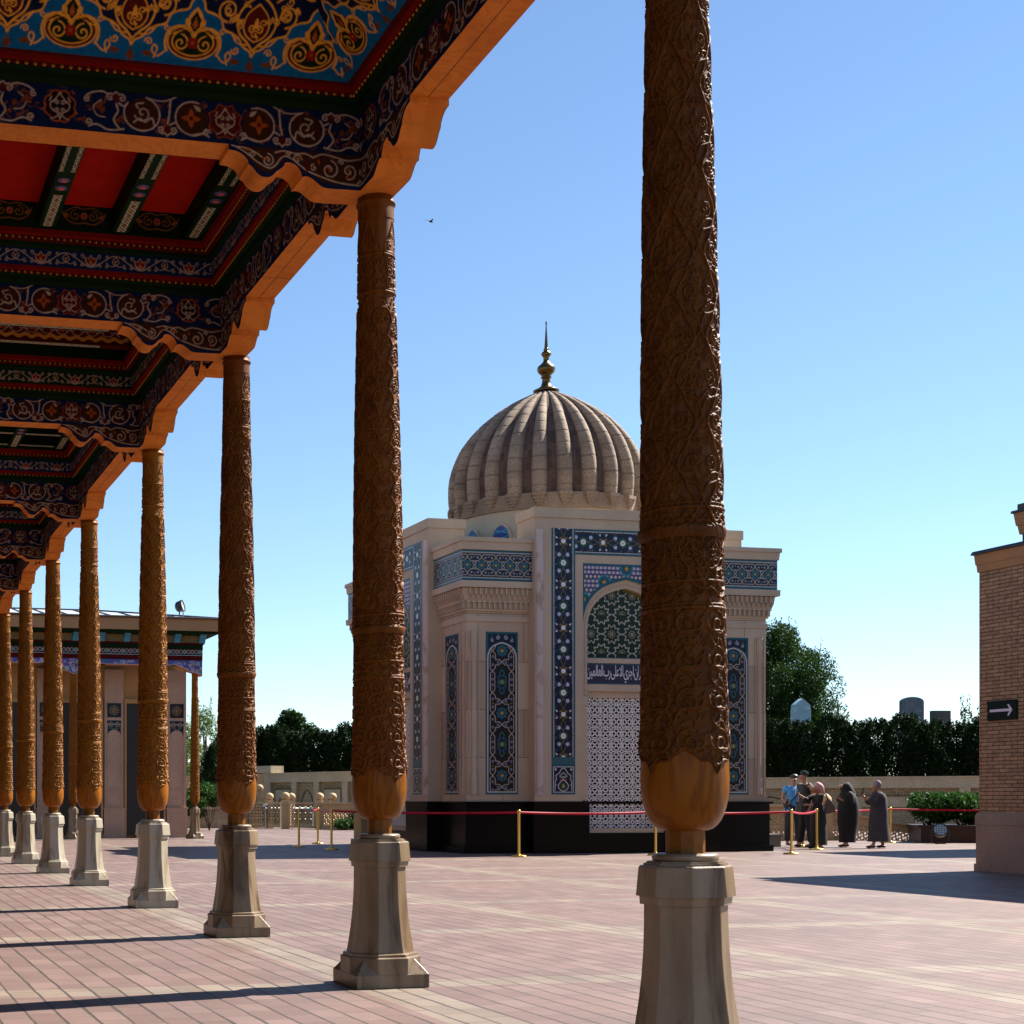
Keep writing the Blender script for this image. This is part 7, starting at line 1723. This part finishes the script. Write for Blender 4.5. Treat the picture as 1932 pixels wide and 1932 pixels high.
# 3 woman with the pink scarf, taking a picture to the left
b3 = ground((1900 + 690 * 400 / 1932) / 1.325, (1900 + 1078 * 400 / 1932) / 1.325)
J = dict(pelvis=(.02, 0, .86), chest=(.02, 0, 1.16), neck=(.0, 0, 1.30), head=(-.06, -.02, 1.40), sh_r=(-.03, .14, 1.24), el_r=(-.20, .10, 1.13), wr_r=(-.40, -.02, 1.24), sh_l=(.03, -.16, 1.24), el_l=(-.06, -.20, 1.02), wr_l=(-.26, -.18, 1.02),
         hip_r=(.02, .09, .82), kn_r=(.0, .09, .45), an_r=(-.02, .1, .07), hip_l=(.03, -.09, .82), kn_l=(.03, -.09, .45), an_l=(.05, -.1, .07), grip_r=True)
bb3 = (b3.x, b3.y)
t, F, Rt = figure('woman in black with a bunched pink headscarf, stretching out her arm', (*bb3, 0), RZ, 1.53, J, (-1, -.2, 0), dict(shoe=BLKS))
cloth('dress_top', J, ['pelvis', 'chest', (.01, 0, 1.27), 'sh_r', 'el_r', (-.29, .04, 1.18), 'sh_l', 'el_l', (-.19, -.18, 1.02)], [(0, 1), (1, 2), (1, 3), (3, 4), (4, 5), (1, 6), (6, 7), (7, 8)], [(.16, .17), (.16, .16), (.08, .08), .075, .062, .05, .075, .062, .05], DKB, t)
robe('skirt', t, [(.10, .03, 0, .19, .18), (.4, .03, 0, .185, .175), (.7, .02, 0, .175, .175), (.90, .02, 0, .155, .165), (1.0, .02, 0, .14, .15)], DKB)
skin_obj('headscarf', [(-.065, -.01, 1.465), (.0, 0, 1.44), (.08, 0, 1.42), (.11, 0, 1.30), (.11, -.02, 1.20)], [(0, 1), (1, 2), (2, 3), (3, 4)], [(.09, .12), (.11, .125), (.10, .105), .06, .04], PINKS, t)
phone('phone held out by the woman in the pink headscarf', loc_w(bb3, (-.50, -.03, 1.32)), RZ + 1.3, .0)
t = empty('handbag', 'brown handbag hanging behind the shoulder of the woman in the pink headscarf', 'bag', loc_w(bb3, (.26, -.02, .80)), RZ)
m = MB(); m.loft([[(-.15, -.04, 0), (.15, -.04, .06), (.15, .04, .06), (-.15, .04, 0)], [(-.12, -.045, .2), (.11, -.045, .22), (.11, .045, .22), (-.12, .045, .2)], [(-.06, -.02, .34), (.03, -.02, .34), (.03, .02, .34), (-.06, .02, .34)]]); m.build('pouch', BAGB, t, bevel=.01)
m = MB(); m.tube([(-.03, 0, .33), (-.07, -.02, .45), (-.13, -.05, .50)], .012, 6); m.tube([(.0, 0, .33), (-.05, .02, .47), (-.13, .05, .50)], .012, 6); m.build('handle', BAGB, t)
# 4 black robed woman, facing left
b4 = ground((1900 + 1045 * 400 / 1932) / 1.325, (1900 + 1055 * 400 / 1932) / 1.325)
J = dict(pelvis=(.03, 0, .88), chest=(.02, 0, 1.20), neck=(-.02, 0, 1.36), head=(-.07, 0, 1.46), sh_r=(.0, .15, 1.28), el_r=(.02, .2, 1.02), wr_r=(-.14, .1, 1.10), sh_l=(.02, -.16, 1.28), el_l=(.04, -.2, 1.02), wr_l=(-.15, -.08, 1.14),
         hip_r=(.03, .09, .84), kn_r=(.02, .09, .46), an_r=(.05, .1, .07), hip_l=(.03, -.09, .84), kn_l=(-.02, -.09, .46), an_l=(-.08, -.1, .07))
t, F, Rt = figure('woman in a long black robe and black headscarf, hands at her chest', (b4.x, b4.y, 0), RZ, 1.59, J, (-1, 0, 0), dict(shoe=BLKS))
robe('robe', t, [(.12, .02, 0, .185, .17), (.3, .025, 0, .19, .18), (.6, .035, 0, .235, .21), (.8, .04, 0, .245, .22), (1.0, .04, 0, .235, .22), (1.15, .04, 0, .20, .21), (1.28, .02, 0, .165, .19), (1.36, .0, 0, .09, .12)], DKB)
cloth('sleeves', J, ['chest', 'sh_r', 'el_r', (-.09, .12, 1.08), 'sh_l', 'el_l', (-.10, -.1, 1.12)], [(0, 1), (1, 2), (2, 3), (0, 4), (4, 5), (5, 6)], [(.12, .12), .085, .085, .06, .085, .085, .06], DKB, t)
skin_obj('headscarf', [(-.07, 0, 1.535), (-.025, 0, 1.46), (.03, 0, 1.30), (.12, 0, 1.16)], [(0, 1), (1, 2), (2, 3)], [(.095, .12), (.12, .135), (.17, .18), (.14, .15)], DKB, t)
# 5 grey robed woman photographing with a phone
b5 = ground((1900 + 1400 * 400 / 1932) / 1.325, (1900 + 1068 * 400 / 1932) / 1.325); bb5 = (b5.x, b5.y)
J = dict(pelvis=(.06, 0, .86), chest=(.06, 0, 1.18), neck=(.03, 0, 1.33), head=(-.01, 0, 1.43), sh_r=(.04, .14, 1.26), el_r=(-.10, .14, 1.04), wr_r=(-.26, .03, 1.19), sh_l=(.04, -.15, 1.26), el_l=(-.12, -.16, 1.04), wr_l=(-.29, -.06, 1.20),
         hip_r=(.07, .09, .82), kn_r=(.08, .09, .45), an_r=(.22, .1, .07), hip_l=(.05, -.09, .82), kn_l=(-.02, -.09, .45), an_l=(-.11, -.1, .07), grip_l=True, grip_r=True)
t, F, Rt = figure('woman in a long grey robe and mauve turban holding up a phone', (*bb5, 0), RZ, 1.53, J, (-1, 0, 0), dict(shoe=BLKS))
robe('robe', t, [(.16, .08, 0, .26, .20), (.35, .075, 0, .235, .19), (.6, .06, 0, .215, .19), (.82, .07, 0, .205, .185), (1.0, .065, 0, .185, .175), (1.18, .065, 0, .18, .175), (1.27, .05, 0, .14, .16), (1.33, .03, 0, .07, .09)], GREYR)
cloth('sleeves', J, ['chest', 'sh_r', 'el_r', (-.21, .06, 1.14), 'sh_l', 'el_l', (-.24, -.09, 1.15)], [(0, 1), (1, 2), (2, 3), (0, 4), (4, 5), (5, 6)], [(.12, .12), .08, .068, .045, .08, .068, .045], GREYR, t)
skin_obj('turban', [(-.03, 0, 1.50), (.04, 0, 1.49), (.12, 0, 1.475)], [(0, 1), (1, 2)], [(.095, .115), (.105, .12), (.085, .085)], MAUVE, t)
phone('phone held up by the grey-robed woman', loc_w(bb5, (-.33, -.05, 1.345)), RZ + 1.45, .1)
